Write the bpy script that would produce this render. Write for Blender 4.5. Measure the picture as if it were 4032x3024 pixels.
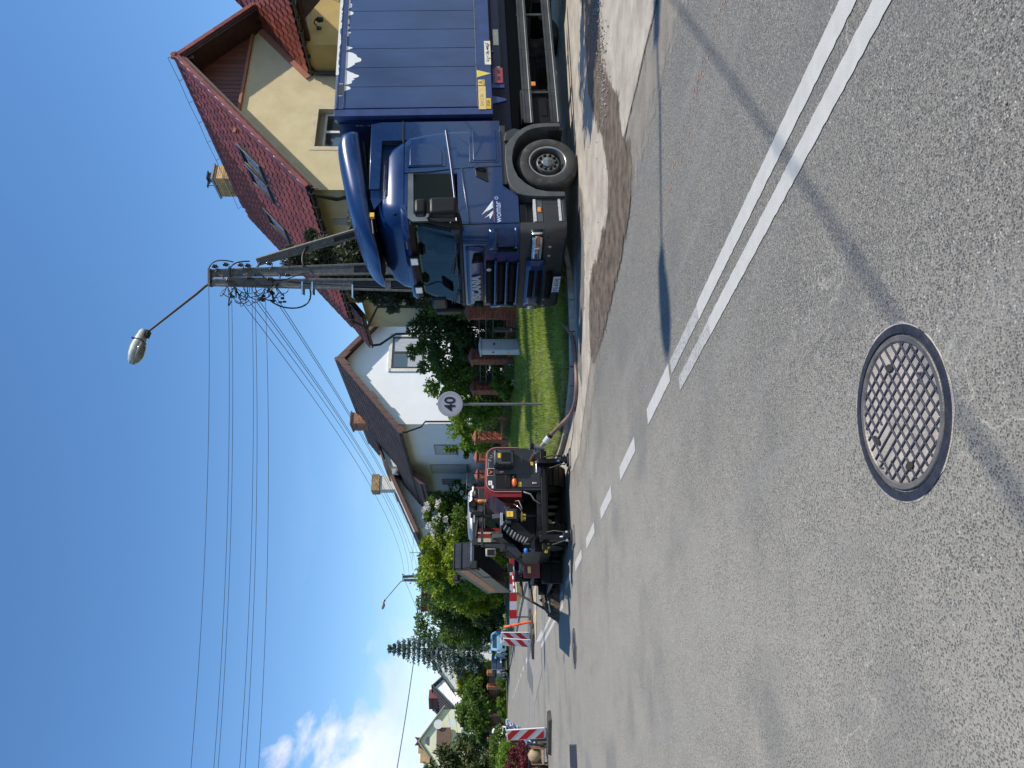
import bpy, math, random
import numpy as np
from math import radians as R, sin, cos, pi, sqrt, atan2
from mathutils import Matrix, Vector, Euler
random.seed(7); rng = np.random.default_rng(7)
for o in list(bpy.data.objects): bpy.data.objects.remove(o)
scn = bpy.context.scene
C = scn.collection

# ------------------------------------------------------------------ camera, sky, sun, exposure
PITCH = math.atan(50/1662.)
cam = bpy.data.cameras.new('camera'); cam.lens = 27.05; cam.sensor_width = 36; cam.clip_start = .05; cam.clip_end = 6000
camo = bpy.data.objects.new('camera', cam); C.objects.link(camo)
fwv = Vector((0, cos(PITCH), -sin(PITCH))); upv = Vector((0, sin(PITCH), cos(PITCH))); rtv = Vector((1, 0, 0))
mm = Matrix((-upv, rtv, -fwv)).transposed().to_4x4(); mm.translation = (0, 0, 1.5)   # the photo is held on its side
camo.matrix_world = mm; scn.camera = camo
SUN_EL = R(50); SD = Vector((.97, -.24, 0)).normalized()
to_sun = Vector((SD.x*cos(SUN_EL), SD.y*cos(SUN_EL), sin(SUN_EL)))
w = bpy.data.worlds.new('World'); scn.world = w; w.use_nodes = True
N = w.node_tree.nodes; L = w.node_tree.links; N.clear()
sky = N.new('ShaderNodeTexSky'); sky.sky_type = 'NISHITA'; sky.sun_disc = False; sky.sun_elevation = SUN_EL
sky.sun_rotation = math.atan2(SD.x, SD.y); sky.air_density = 1.0; sky.dust_density = .15; sky.ozone_density = 4.5; sky.altitude = 150
tc = N.new('ShaderNodeTexCoord')
def wn(t, **k):
    n = N.new(t)
    for a, b in k.items(): setattr(n, a, b)
    return n
# cumulus bank low on the left of the road, built from noise on the view direction
mp = wn('ShaderNodeMapping'); mp.inputs['Scale'].default_value = (1, 1, 1.5); L.new(tc.outputs['Generated'], mp.inputs[0])
nz = wn('ShaderNodeTexNoise'); nz.inputs['Scale'].default_value = 10.5; nz.inputs['Detail'].default_value = 9; nz.inputs['Roughness'].default_value = .55; nz.inputs['Distortion'].default_value = .3
L.new(mp.outputs[0], nz.inputs['Vector'])
sp = wn('ShaderNodeSeparateXYZ'); L.new(tc.outputs['Generated'], sp.inputs[0])
def mth(op, a, b=None, c=None, clamp=False):
    n = N.new('ShaderNodeMath'); n.operation = op; n.use_clamp = clamp
    for i, x in enumerate((a, b, c)):
        if x is None: continue
        if isinstance(x, (int, float)): n.inputs[i].default_value = x
        else: L.new(x, n.inputs[i])
    return n.outputs[0]
az = mth('ARCTAN2', sp.outputs['X'], sp.outputs['Y'])          # 0 straight ahead, negative left
# cloud tops: height grows to the left of the view
top = mth('MULTIPLY_ADD', mth('SUBTRACT', mth('MULTIPLY', az, -1), .22, clamp=True), .74, .05)
top = mth('MINIMUM', top, .215)
hgt = mth('SUBTRACT', mth('SUBTRACT', top, mth('MULTIPLY', mth('SUBTRACT', mth('MULTIPLY', az, -1), .62, clamp=True), .25)), sp.outputs['Z'])
den = mth('ADD', mth('MULTIPLY', hgt, 7.), mth('MULTIPLY', mth('SUBTRACT', nz.outputs['Fac'], .5), 2.1))
mask = wn('ShaderNodeMapRange'); mask.inputs['From Min'].default_value = -.02; mask.inputs['From Max'].default_value = .30; L.new(den, mask.inputs['Value'])
lft = wn('ShaderNodeMapRange'); lft.inputs['From Min'].default_value = .22; lft.inputs['From Max'].default_value = .48; L.new(mth('MULTIPLY', az, -1), lft.inputs['Value'])
# thin out towards the base
bs = wn('ShaderNodeMapRange'); bs.inputs['From Min'].default_value = .02; bs.inputs['From Max'].default_value = .15; bs.inputs['To Min'].default_value = .12; L.new(sp.outputs['Z'], bs.inputs['Value'])
cm = mth('MULTIPLY', mth('MULTIPLY', mask.outputs[0], lft.outputs[0]), bs.outputs[0])
# wispy haze bands
mp2 = wn('ShaderNodeMapping'); mp2.inputs['Scale'].default_value = (2.2, 2.2, 9); L.new(tc.outputs['Generated'], mp2.inputs[0])
nz2 = wn('ShaderNodeTexNoise'); nz2.inputs['Scale'].default_value = 1.8; nz2.inputs['Detail'].default_value = 6; L.new(mp2.outputs[0], nz2.inputs['Vector'])
hz = wn('ShaderNodeMapRange'); hz.inputs['From Min'].default_value = .5; hz.inputs['From Max'].default_value = .8; hz.inputs['To Max'].default_value = .22; L.new(nz2.outputs['Fac'], hz.inputs['Value'])
low = wn('ShaderNodeMapRange'); low.inputs['From Min'].default_value = .30; low.inputs['From Max'].default_value = .05; low.inputs['To Max'].default_value = 1; L.new(sp.outputs['Z'], low.inputs['Value'])
hz2 = mth('MULTIPLY', hz.outputs[0], low.outputs[0])
cmx = mth('MAXIMUM', cm, hz2)
shade = wn('ShaderNodeTexNoise'); shade.inputs['Scale'].default_value = 16; shade.inputs['Detail'].default_value = 5; L.new(mp.outputs[0], shade.inputs['Vector'])
cr = wn('ShaderNodeMapRange'); cr.inputs['From Min'].default_value = .3; cr.inputs['From Max'].default_value = .6; cr.inputs['To Min'].default_value = 5.6; cr.inputs['To Max'].default_value = 7.2; L.new(shade.outputs['Fac'], cr.inputs['Value'])
cc = wn('ShaderNodeCombineColor'); L.new(cr.outputs[0], cc.inputs[0]); L.new(cr.outputs[0], cc.inputs[1]); L.new(mth('MULTIPLY', cr.outputs[0], 1.06), cc.inputs[2])
mx = wn('ShaderNodeMix'); mx.data_type = 'RGBA'; L.new(cmx, mx.inputs['Factor']); hsn = wn('ShaderNodeHueSaturation'); hsn.inputs['Saturation'].default_value = 1.14; hsn.inputs['Value'].default_value = 1.12; L.new(sky.outputs[0], hsn.inputs['Color']); L.new(hsn.outputs[0], mx.inputs['A']); L.new(cc.outputs[0], mx.inputs['B'])
bg = wn('ShaderNodeBackground'); bg.inputs['Strength'].default_value = .15; L.new(mx.outputs['Result'], bg.inputs['Color'])
wo = wn('ShaderNodeOutputWorld'); L.new(bg.outputs[0], wo.inputs[0])
sl = bpy.data.lights.new('sun', 'SUN'); sl.energy = 5.0; sl.angle = R(.53); sl.color = (1, .93, .81)
so = bpy.data.objects.new('sun', sl); C.objects.link(so); so.rotation_euler = to_sun.to_track_quat('Z', 'Y').to_euler(); so.location = (0, 0, 60)
scn.view_settings.view_transform = 'Standard'; scn.view_settings.look = 'None'; scn.view_settings.exposure = .06; scn.view_settings.gamma = 1
scn.render.engine = 'CYCLES'; scn.cycles.max_bounces = 7; scn.cycles.transparent_max_bounces = 8; scn.cycles.use_denoising = True
scn.cycles.sample_clamp_indirect = 6

# ------------------------------------------------------------------ helpers
MAT = {}
def mat(name, col, rough=.6, metal=0, var=.12, scale=6, bump=0, bscale=60, coat=0, spec=.5, trans=0, emit=0, col2=None, island=0, alpha=1, detail=5, stretch=None, dirt=None, local=False):
    """procedural principled material: base colour broken up by noise, optional second colour, bump, per-piece variation"""
    if name in MAT: return MAT[name]
    m = bpy.data.materials.new(name); m.use_nodes = True; MAT[name] = m
    t = m.node_tree; n = t.nodes; l = t.links; p = n['Principled BSDF']
    p.inputs['Roughness'].default_value = rough; p.inputs['Metallic'].default_value = metal
    p.inputs['Specular IOR Level'].default_value = spec; p.inputs['Coat Weight'].default_value = coat; p.inputs['Coat Roughness'].default_value = .04
    p.inputs['Transmission Weight'].default_value = trans
    tc = n.new('ShaderNodeTexCoord'); vec = tc.outputs['Object']
    if not local:
        g = n.new('ShaderNodeNewGeometry'); vec = g.outputs['Position']
    if stretch:
        mp = n.new('ShaderNodeMapping'); mp.inputs['Scale'].default_value = stretch; l.new(vec, mp.inputs[0]); vec = mp.outputs[0]
    nz = n.new('ShaderNodeTexNoise'); nz.inputs['Scale'].default_value = scale; nz.inputs['Detail'].default_value = detail; nz.inputs['Roughness'].default_value = .6
    l.new(vec, nz.inputs['Vector'])
    a = [c*(1-var) for c in col]; b = [min(1, c*(1+var)) for c in (col2 or col)]
    cr = n.new('ShaderNodeValToRGB'); e = cr.color_ramp.elements
    e[0].position = .34; e[0].color = (*a, 1); e[1].position = .66; e[1].color = (*b, 1); l.new(nz.outputs['Fac'], cr.inputs[0])
    out = cr.outputs[0]
    if dirt:
        n3 = n.new('ShaderNodeTexNoise'); n3.inputs['Scale'].default_value = dirt[1]; n3.inputs['Detail'].default_value = 8; n3.inputs['Roughness'].default_value = .7; l.new(vec, n3.inputs['Vector'])
        mr = n.new('ShaderNodeMapRange'); mr.inputs['From Min'].default_value = dirt[2]; mr.inputs['From Max'].default_value = dirt[2]+.18; mr.inputs['To Max'].default_value = dirt[3]; l.new(n3.outputs['Fac'], mr.inputs['Value'])
        mx = n.new('ShaderNodeMix'); mx.data_type = 'RGBA'; mx.inputs['B'].default_value = (*dirt[0], 1); l.new(mr.outputs[0], mx.inputs['Factor']); l.new(out, mx.inputs['A']); out = mx.outputs['Result']
    if island:
        gg = n.new('ShaderNodeNewGeometry'); oi = n.new('ShaderNodeObjectInfo')
        ad = n.new('ShaderNodeMath'); ad.operation = 'ADD'; l.new(gg.outputs['Random Per Island'], ad.inputs[0]); l.new(oi.outputs['Random'], ad.inputs[1])
        fr = n.new('ShaderNodeMath'); fr.operation = 'FRACT'; l.new(ad.outputs[0], fr.inputs[0])
        mr = n.new('ShaderNodeMapRange'); mr.inputs['To Min'].default_value = 1-island; mr.inputs['To Max'].default_value = 1+island; l.new(fr.outputs[0], mr.inputs['Value'])
        hs = n.new('ShaderNodeHueSaturation'); l.new(mr.outputs[0], hs.inputs['Value']); l.new(out, hs.inputs['Color']); out = hs.outputs[0]
    l.new(out, p.inputs['Base Color'])
    if bump:
        nb = n.new('ShaderNodeTexNoise'); nb.inputs['Scale'].default_value = bscale; nb.inputs['Detail'].default_value = 4; l.new(vec, nb.inputs['Vector'])
        bp = n.new('ShaderNodeBump'); bp.inputs['Strength'].default_value = bump; bp.inputs['Distance'].default_value = .01; l.new(nb.outputs['Fac'], bp.inputs['Height']); l.new(bp.outputs[0], p.inputs['Normal'])
    if rough > .15 and metal < .9 and not emit:
        rr = n.new('ShaderNodeMapRange'); rr.inputs['To Min'].default_value = max(.02, rough-.08); rr.inputs['To Max'].default_value = min(1, rough+.08); l.new(nz.outputs['Fac'], rr.inputs['Value']); l.new(rr.outputs[0], p.inputs['Roughness'])
    if emit:
        p.inputs['Emission Color'].default_value = (*col, 1); p.inputs['Emission Strength'].default_value = emit
    return m
def leafmat(name, col, col2, trans=.35, isl=.35, scale=1.2):
    m = mat(name, col, .55, var=.1, scale=scale, col2=col2, island=isl, spec=.35)
    t = m.node_tree; n = t.nodes; l = t.links; p = n['Principled BSDF']
    src = p.inputs['Base Color'].links[0].from_socket
    tr = n.new('ShaderNodeBsdfTranslucent'); hs = n.new('ShaderNodeHueSaturation'); hs.inputs['Value'].default_value = 1.5; hs.inputs['Saturation'].default_value = 1.15
    l.new(src, hs.inputs['Color']); l.new(hs.outputs[0], tr.inputs['Color'])
    ms = n.new('ShaderNodeMixShader'); ms.inputs[0].default_value = trans; l.new(p.outputs[0], ms.inputs[1]); l.new(tr.outputs[0], ms.inputs[2])
    l.new(ms.outputs[0], n['Material Output'].inputs[0]); return m

class B:
    def __init__(s): s.v = []; s.f = []
    def add(s, vs, fs, M=None):
        o = len(s.v)
        s.v += [tuple(M @ Vector(p)) for p in vs] if M is not None else [tuple(p) for p in vs]
        s.f += [tuple(i+o for i in f) for f in fs]; return s
    def box(s, c, d, M=None, rz=0, tp=1, tpy=None):
        x, y, z = [q/2 for q in d]; ty = tp if tpy is None else tpy
        vs = [(-x,-y,-z),(x,-y,-z),(x,y,-z),(-x,y,-z),(-x*tp,-y*ty,z),(x*tp,-y*ty,z),(x*tp,y*ty,z),(-x*tp,y*ty,z)]
        T = Matrix.Translation(c) @ Matrix.Rotation(rz, 4, 'Z')
        if M is not None: T = M @ T
        return s.add(vs, [(0,3,2,1),(4,5,6,7),(0,1,5,4),(1,2,6,5),(2,3,7,6),(3,0,4,7)], T)
    def b2(s, lo, hi, M=None):
        return s.box([(a+b)/2 for a, b in zip(lo, hi)], [abs(b-a) for a, b in zip(lo, hi)], M)
    def prism(s, pts, a, b, plane='xz', M=None):
        """polygon pts extruded between a and b along the third axis"""
        n = len(pts)
        def P(p, t): return {'xz': (p[0], t, p[1]), 'xy': (p[0], p[1], t), 'yz': (t, p[0], p[1])}[plane]
        vs = [P(p, a) for p in pts]+[P(p, b) for p in pts]
        fs = [tuple(range(n))[::-1], tuple(range(n, 2*n))]+[(i, (i+1) % n, n+(i+1) % n, n+i) for i in range(n)]
        return s.add(vs, fs, M)
    def tube(s, path, r, n=8, caps=True, M=None):
        P = [Vector(p) for p in path]; m = len(P); rs = r if hasattr(r, '__len__') else [r]*m
        vs = []; up = None
        for i, p in enumerate(P):
            d = (P[min(i+1, m-1)]-P[max(i-1, 0)]).normalized()
            if up is None: up = Vector((0, 0, 1)) if abs(d.z) < .9 else Vector((1, 0, 0))
            a = d.cross(up).normalized(); b = a.cross(d).normalized(); up = b
            for k in range(n):
                t = 2*pi*k/n; vs.append(p+(a*cos(t)+b*sin(t))*rs[i])
        fs = [(i*n+k, i*n+(k+1) % n, (i+1)*n+(k+1) % n, (i+1)*n+k) for i in range(m-1) for k in range(n)]
        if caps: fs += [tuple(range(n))[::-1], tuple(range((m-1)*n, m*n))]
        return s.add(vs, fs, M)
    def lathe(s, prof, axis='z', c=(0,0,0), n=24, M=None, a0=0, a1=2*pi, cap=True):
        full = abs(a1-a0-2*pi) < 1e-6; k = n if full else n+1
        vs = []
        for (r, h) in prof:
            for i in range(k):
                t = a0+(a1-a0)*i/n; x, y = r*cos(t), r*sin(t)
                vs.append({'z': (x, y, h), 'y': (x, h, y), 'x': (h, x, y)}[axis])
        fs = []
        for j in range(len(prof)-1):
            for i in range(n): 
                i2 = (i+1) % k; fs.append((j*k+i, j*k+i2, (j+1)*k+i2, (j+1)*k+i))
        if full and cap:
            if prof[0][0] > 1e-5: fs.append(tuple(range(k))[::-1])
            if prof[-1][0] > 1e-5: fs.append(tuple(range((len(prof)-1)*k, len(prof)*k)))
        T = Matrix.Translation(c)
        if M is not None: T = M @ T
        return s.add(vs, fs, T)
    def grid(s, nu, nv, fn, M=None, close=False):
        vs = [fn(i/nu, j/nv) for j in range(nv+1) for i in range(nu+1)]
        fs = [(j*(nu+1)+i, j*(nu+1)+i+1, (j+1)*(nu+1)+i+1, (j+1)*(nu+1)+i) for j in range(nv) for i in range(nu)]
        return s.add(vs, fs, M)
    def loft(s, rings, caps=(True, True), M=None):
        n = len(rings[0]); vs = [p for r in rings for p in r]
        fs = [(j*n+i, j*n+(i+1) % n, (j+1)*n+(i+1) % n, (j+1)*n+i) for j in range(len(rings)-1) for i in range(n)]
        if caps[0]: fs.append(tuple(range(n))[::-1])
        if caps[1]: fs.append(tuple(range((len(rings)-1)*n, len(rings)*n)))
        return s.add(vs, fs, M)
def mesh(b, name='mesh', smooth=None, m=None, fix=True):
    me = bpy.data.meshes.new(name); me.from_pydata(b.v, [], b.f); 
    if fix:
        import bmesh
        bm = bmesh.new(); bm.from_mesh(me); bmesh.ops.recalc_face_normals(bm, faces=bm.faces); bm.to_mesh(me); bm.free()
    if smooth:
        me.polygons.foreach_set('use_smooth', [True]*len(me.polygons)); me.set_sharp_from_angle(angle=R(smooth))
    if m: me.materials.append(m)
    me.update(); return me
def link(name, me, parent=None, loc=None, rot=None, **pr):
    o = bpy.data.objects.new(name, me); C.objects.link(o)
    if parent is not None: o.parent = parent
    if loc is not None: o.location = loc
    if rot is not None: o.rotation_euler = rot
    for k, v in pr.items(): o[k] = v
    return o
def obj(name, b, m, parent=None, smooth=None, bevel=0, seg=2, loc=None, rot=None, **pr):
    o = link(name, mesh(b, name, smooth, m), parent, loc, rot, **pr)
    if bevel:
        md = o.modifiers.new('edge', 'BEVEL'); md.width = bevel; md.segments = seg; md.limit_method = 'ANGLE'; md.angle_limit = R(40); md.harden_normals = False
        if not smooth: o.data.polygons.foreach_set('use_smooth', [True]*len(o.data.polygons)); o.data.set_sharp_from_angle(angle=R(50))
    return o
def empty(name, loc, label, cat, rot=(0,0,0), group=None, **k):
    o = link(name, None, None, loc, rot); o.empty_display_size = .2
    o['label'] = label; o['category'] = cat
    if group: o['group'] = group
    return o
def copy_tree(o, parent=None):
    c = o.copy(); C.objects.link(c)
    if parent is not None: c.parent = parent
    for ch in list(o.children): copy_tree(ch, c)
    return c
def text(name, s, size, m, parent, M, extrude=.002, sx=1, bold=0, font=None, **pr):
    cu = bpy.data.curves.new(name, 'FONT'); cu.body = s; cu.size = size; cu.extrude = extrude; cu.align_x = 'CENTER'; cu.align_y = 'CENTER'; cu.offset = bold; cu.resolution_u = 3
    t_ = bpy.data.objects.new('t', cu); me = bpy.data.meshes.new_from_object(t_); bpy.data.objects.remove(t_); me.materials.clear(); me.materials.append(m)
    o = link(name, me, parent, **pr); o.matrix_basis = M @ Matrix.Diagonal((sx, 1, 1, 1)); return o
def face_M(c, xdir, up):
    """matrix whose X runs along xdir, Y along up; text faces X x Y"""
    x = Vector(xdir).normalized(); y = Vector(up).normalized(); z = x.cross(y).normalized()
    m = Matrix((x, y, z)).transposed().to_4x4(); m.translation = c; return m
def np_mesh(name, V, F, m, parent=None, smooth=False, **pr):
    """fast mesh of equal-sized faces from numpy arrays"""
    me = bpy.data.meshes.new(name); V = np.asarray(V, dtype=np.float32); F = np.asarray(F, dtype=np.int32); k = F.shape[1]
    me.vertices.add(len(V)); me.vertices.foreach_set('co', V.ravel())
    me.loops.add(F.size); me.loops.foreach_set('vertex_index', F.ravel())
    me.polygons.add(len(F)); me.polygons.foreach_set('loop_start', np.arange(0, F.size, k, dtype=np.int32)); me.polygons.foreach_set('loop_total', np.full(len(F), k, dtype=np.int32))
    me.update(calc_edges=True); me.materials.append(m)
    if smooth: me.polygons.foreach_set('use_smooth', np.ones(len(F), dtype=bool))
    return link(name, me, parent, **pr)

# road coordinates: s along the centre line away from the camera, t to its right
U = Vector((-.4254, .9050, 0)); Nn = Vector((.9050, .4254, 0)); R0 = Vector((3.1, 0, 0))
def rz_(s): return 0 if s < 35 else -.0075*(s-35)
def W(s, t, z=0): p = R0+U*s+Nn*t; return Vector((p.x, p.y, z+rz_(s)))
def st(x, y): v = Vector((x, y, 0))-R0; return v.dot(U), v.dot(Nn)
RA = atan2(U.y, U.x)          # heading of the road
# ------------------------------------------------------------------ ground and road
def asphalt_mat():
    m = bpy.data.materials.new('worn_asphalt'); m.use_nodes = True; t = m.node_tree; n = t.nodes; l = t.links; p = n['Principled BSDF']
    g = n.new('ShaderNodeNewGeometry'); pos = g.outputs['Position']
    def noise(sc, det=5, ro=.6, vec=None):
        q = n.new('ShaderNodeTexNoise'); q.inputs['Scale'].default_value = sc; q.inputs['Detail'].default_value = det; q.inputs['Roughness'].default_value = ro; l.new(vec or pos, q.inputs['Vector']); return q.outputs['Fac']
    def mr(x, a, b, c, d):
        q = n.new('ShaderNodeMapRange'); q.inputs['From Min'].default_value = a; q.inputs['From Max'].default_value = b; q.inputs['To Min'].default_value = c; q.inputs['To Max'].default_value = d
        l.new(x, q.inputs['Value']); return q.outputs[0]
    def mix(f, a, b):
        q = n.new('ShaderNodeMix'); q.data_type = 'RGBA'
        for s_, x in (('Factor', f), ('A', a), ('B', b)):
            if isinstance(x, tuple): q.inputs[s_].default_value = (*x, 1)
            elif isinstance(x, (int, float)): q.inputs[s_].default_value = x
            else: l.new(x, q.inputs[s_])
        return q.outputs['Result']
    def ramp(x, stops):
        q = n.new('ShaderNodeValToRGB'); e = q.color_ramp.elements
        while len(e) < len(stops): e.new(.5)
        for k, (ps, c) in enumerate(stops): e[k].position = ps; e[k].color = (*c, 1)
        l.new(x, q.inputs[0]); return q.outputs[0]
    # warped stone chippings of two sizes set in dusty binder
    wv = n.new('ShaderNodeVectorMath'); wv.operation = 'ADD'
    nw = n.new('ShaderNodeTexNoise'); nw.inputs['Scale'].default_value = 60; l.new(pos, nw.inputs['Vector'])
    sc = n.new('ShaderNodeVectorMath'); sc.operation = 'SCALE'; sc.inputs['Scale'].default_value = .012; l.new(nw.outputs['Color'], sc.inputs[0]); l.new(pos, wv.inputs[0]); l.new(sc.outputs[0], wv.inputs[1])
    vo = n.new('ShaderNodeTexVoronoi'); vo.inputs['Scale'].default_value = 105; l.new(wv.outputs[0], vo.inputs['Vector'])
    vo2 = n.new('ShaderNodeTexVoronoi'); vo2.inputs['Scale'].default_value = 210; l.new(wv.outputs[0], vo2.inputs['Vector'])
    s1 = n.new('ShaderNodeSeparateColor'); l.new(vo.outputs['Color'], s1.inputs[0])
    s2 = n.new('ShaderNodeSeparateColor'); l.new(vo2.outputs['Color'], s2.inputs[0])
    stone = ramp(s1.outputs[0], [(0, (.045, .046, .049)), (.42, (.080, .081, .082)), (.66, (.145, .142, .132)), (.95, (.25, .24, .215)), (1, (.45, .43, .38))])
    fine = ramp(s2.outputs[0], [(0, (.062, .06, .056)), (.45, (.158, .150, .132)), (1, (.31, .29, .245))])
    wear = noise(.55, 6, .6); wear2 = noise(2.3, 5, .65)
    wm = n.new('ShaderNodeMath'); wm.operation = 'ADD'; l.new(wear, wm.inputs[0]); l.new(wear2, wm.inputs[1])
    size = mr(wm.outputs[0], .75, 1.25, .38, .54)       # where the binder has worn off more stone shows
    lt = n.new('ShaderNodeMath'); lt.operation = 'LESS_THAN'; l.new(vo.outputs['Distance'], lt.inputs[0]); l.new(size, lt.inputs[1])
    # dusty film, heavier on the left of the crossing
    sx = n.new('ShaderNodeSeparateXYZ'); l.new(pos, sx.inputs[0])
    lx = n.new('ShaderNodeMath'); lx.operation = 'MULTIPLY_ADD'; lx.inputs[1].default_value = -.24; lx.inputs[2].default_value = .0; l.new(sx.outputs['X'], lx.inputs[0])
    wsum = n.new('ShaderNodeMath'); wsum.operation = 'ADD'; l.new(lx.outputs[0], wsum.inputs[0]); l.new(wear, wsum.inputs[1])
    dust = mr(wsum.outputs[0], .36, .82, .12, .9)
    grain = noise(300, 2, .6)
    dcol = mix(grain, (.215, .20, .168), (.45, .415, .34))
    dm = n.new('ShaderNodeMath'); dm.operation = 'MULTIPLY'; dm.inputs[1].default_value = .22; l.new(dust, dm.inputs[0])
    base = mix(lt.outputs[0], mix(dust, fine, dcol), mix(dm.outputs[0], stone, dcol))
    smooth_f = mr(noise(.9, 3, .5), .52, .68, 0, .45)   # polished darker areas
    base = mix(smooth_f, base, (.125, .124, .12))
    # long streaks along the wheel paths
    mp = n.new('ShaderNodeMapping'); mp.inputs['Rotation'].default_value = (0, 0, -RA); mp.inputs['Scale'].default_value = (.35, 6, 1); mp.vector_type = 'TEXTURE'
    mp.inputs['Scale'].default_value = (5., .30, 1); l.new(pos, mp.inputs[0])
    mp.inputs['Rotation'].default_value = (0, 0, RA)
    st_ = noise(1.0, 4, .6, mp.outputs[0]); base = mix(mr(st_, .52, .75, 0, .35), base, (.27, .262, .245))
    # hairline cracks filled with pale dust
    vc = n.new('ShaderNodeTexVoronoi'); vc.feature = 'DISTANCE_TO_EDGE'; vc.inputs['Scale'].default_value = 1.15; 
    nv = n.new('ShaderNodeTexNoise'); nv.inputs['Scale'].default_value = 5; nv.inputs['Detail'].default_value = 6; l.new(pos, nv.inputs['Vector'])
    s3 = n.new('ShaderNodeVectorMath'); s3.operation = 'SCALE'; s3.inputs['Scale'].default_value = .42; l.new(nv.outputs['Color'], s3.inputs[0]); a3 = n.new('ShaderNodeVectorMath'); a3.operation = 'ADD'; l.new(pos, a3.inputs[0]); l.new(s3.outputs[0], a3.inputs[1]); l.new(a3.outputs[0], vc.inputs['Vector'])
    ck = mr(vc.outputs['Distance'], .0, .007, .8, 0)
    cmask = mr(noise(.8, 3, .5), .46, .58, 0, 1); nearm = mr(sx.outputs['Y'], 3.2, 4.4, 1, 0)
    c1 = n.new('ShaderNodeMath'); c1.operation = 'MULTIPLY'; l.new(ck, c1.inputs[0]); l.new(cmask, c1.inputs[1])
    c2 = n.new('ShaderNodeMath'); c2.operation = 'MULTIPLY'; l.new(c1.outputs[0], c2.inputs[0]); l.new(nearm, c2.inputs[1])
    base = mix(c2.outputs[0], base, (.42, .40, .34))
    l.new(base, p.inputs['Base Color']); p.inputs['Roughness'].default_value = .82; p.inputs['Specular IOR Level'].default_value = .35
    bp = n.new('ShaderNodeBump'); bp.inputs['Strength'].default_value = .55; bp.inputs['Distance'].default_value = .0035; bp.invert = True
    l.new(vo.outputs['Distance'], bp.inputs['Height']); b2 = n.new('ShaderNodeBump'); b2.inputs['Strength'].default_value = .4; b2.inputs['Distance'].default_value = .002; l.new(grain, b2.inputs['Height']); l.new(bp.outputs[0], b2.inputs['Normal']); l.new(b2.outputs[0], p.inputs['Normal'])
    return m
m_asph = asphalt_mat()
m_soil = mat('dry_garden_soil', (.10, .11, .05), .95, var=.4, scale=1.5, bump=.4, bscale=12)
m_earth = mat('verge_earth', (.10, .12, .045), .95, var=.35, scale=2.2, bump=.5, bscale=40, col2=(.13, .12, .06))
m_pale = mat('dusty_concrete', (.335, .295, .24), .9, var=.13, scale=2.2, bump=.5, bscale=90, col2=(.41, .365, .30), dirt=((.22, .185, .14), 3.2, .56, .7), detail=9)
m_wet = mat('damp_dirt', (.078, .058, .038), .55, var=.25, scale=5, bump=.7, bscale=60, col2=(.15, .115, .08), dirt=((.28, .24, .19), 4, .60, .7), detail=8)
m_grav = mat('gravel_stone', (.25, .215, .17), .8, var=.3, scale=30, island=.45)
m_paint = mat('road_paint', (.47, .462, .43), .7, var=.06, scale=9, bump=.3, bscale=220, dirt=((.30, .295, .28), 26, .60, .75))
m_paintw = mat('worn_road_paint', (.40, .395, .37), .8, var=.12, scale=9, bump=.3, bscale=220, dirt=((.20, .20, .195), 42, .46, .95))
m_kerb = mat('kerb_concrete', (.33, .31, .275), .9, var=.18, scale=7, bump=.4, bscale=70)
m_sand = mat('sand_fill', (.46, .36, .22), .95, var=.2, scale=8, bump=.6, bscale=40)

def st_sheet(name, s0, s1, t0, t1, dz, m, ns=40, nt=6, zf=None, **k):
    b = B(); b.grid(nt, ns, lambda u, v: (lambda s, t: tuple(W(s, t, (zf(s, t) if zf else 0)+dz)))(s0+(s1-s0)*v, t0+(t1-t0)*u))
    return obj(name, b, m, kind='structure', **k)
# everything beyond: one sheet to the horizon
b = B(); b.grid(40, 40, lambda u, v: ((u-.5)*2400, -300+v*2400, -.35-max(0, (v-.2))*6)); obj('ground', b, m_soil, kind='structure')
st_sheet('road', -14, 72, -3.35, 2.95, 0, m_asph, 50, 8)
st_sheet('roadside_asphalt', -16, 13, -16, -3.35, -.004, m_asph, 6, 4); st_sheet('roadside_asphalt', -16, 13, 2.9, 3.7, -.003, m_asph, 12, 3)
# dirt and gravel at the mouth of the side street, over the flat part right of the crossing
def poly_sheet(name, pts, z, m, jit=0, sub=6, seed=1, **k):
    r = random.Random(seed); out = []
    for i, a in enumerate(pts):
        c = pts[(i+1) % len(pts)]
        for j in range(sub):
            q = j/sub; d = math.dist(a[:2], c[:2]); a1 = jit*min(1, d)
            out.append((a[0]+(c[0]-a[0])*q+(r.uniform(-a1, a1) if j else 0), a[1]+(c[1]-a[1])*q+(r.uniform(-a1, a1) if j else 0)))
    import bmesh
    bm = bmesh.new(); f = bm.faces.new([bm.verts.new((x, y, z)) for x, y in out]); bmesh.ops.triangulate(bm, faces=[f]); me = bpy.data.meshes.new(name); bm.to_mesh(me); bm.free()
    for q in me.polygons:
        pass
    me.materials.append(m); o = link(name, me, **k); o['kind'] = k.get('kind', 'structure'); return o
def sdist(pts, X, Y):
    P = np.array(pts); Q = np.roll(P, -1, 0); d = np.full(X.shape, 1e9); ins_ = np.zeros(X.shape, bool)
    for (x0, y0), (x1, y1) in zip(P, Q):
        dx, dy = x1-x0, y1-y0; t = np.clip(((X-x0)*dx+(Y-y0)*dy)/(dx*dx+dy*dy+1e-12), 0, 1); d = np.minimum(d, np.hypot(X-x0-t*dx, Y-y0-t*dy))
        c = ((y0 > Y) != (y1 > Y)) & (X < (x1-x0)*(Y-y0)/(y1-y0+1e-12)+x0); ins_ ^= c
    return np.where(ins_, d, -d)
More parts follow.
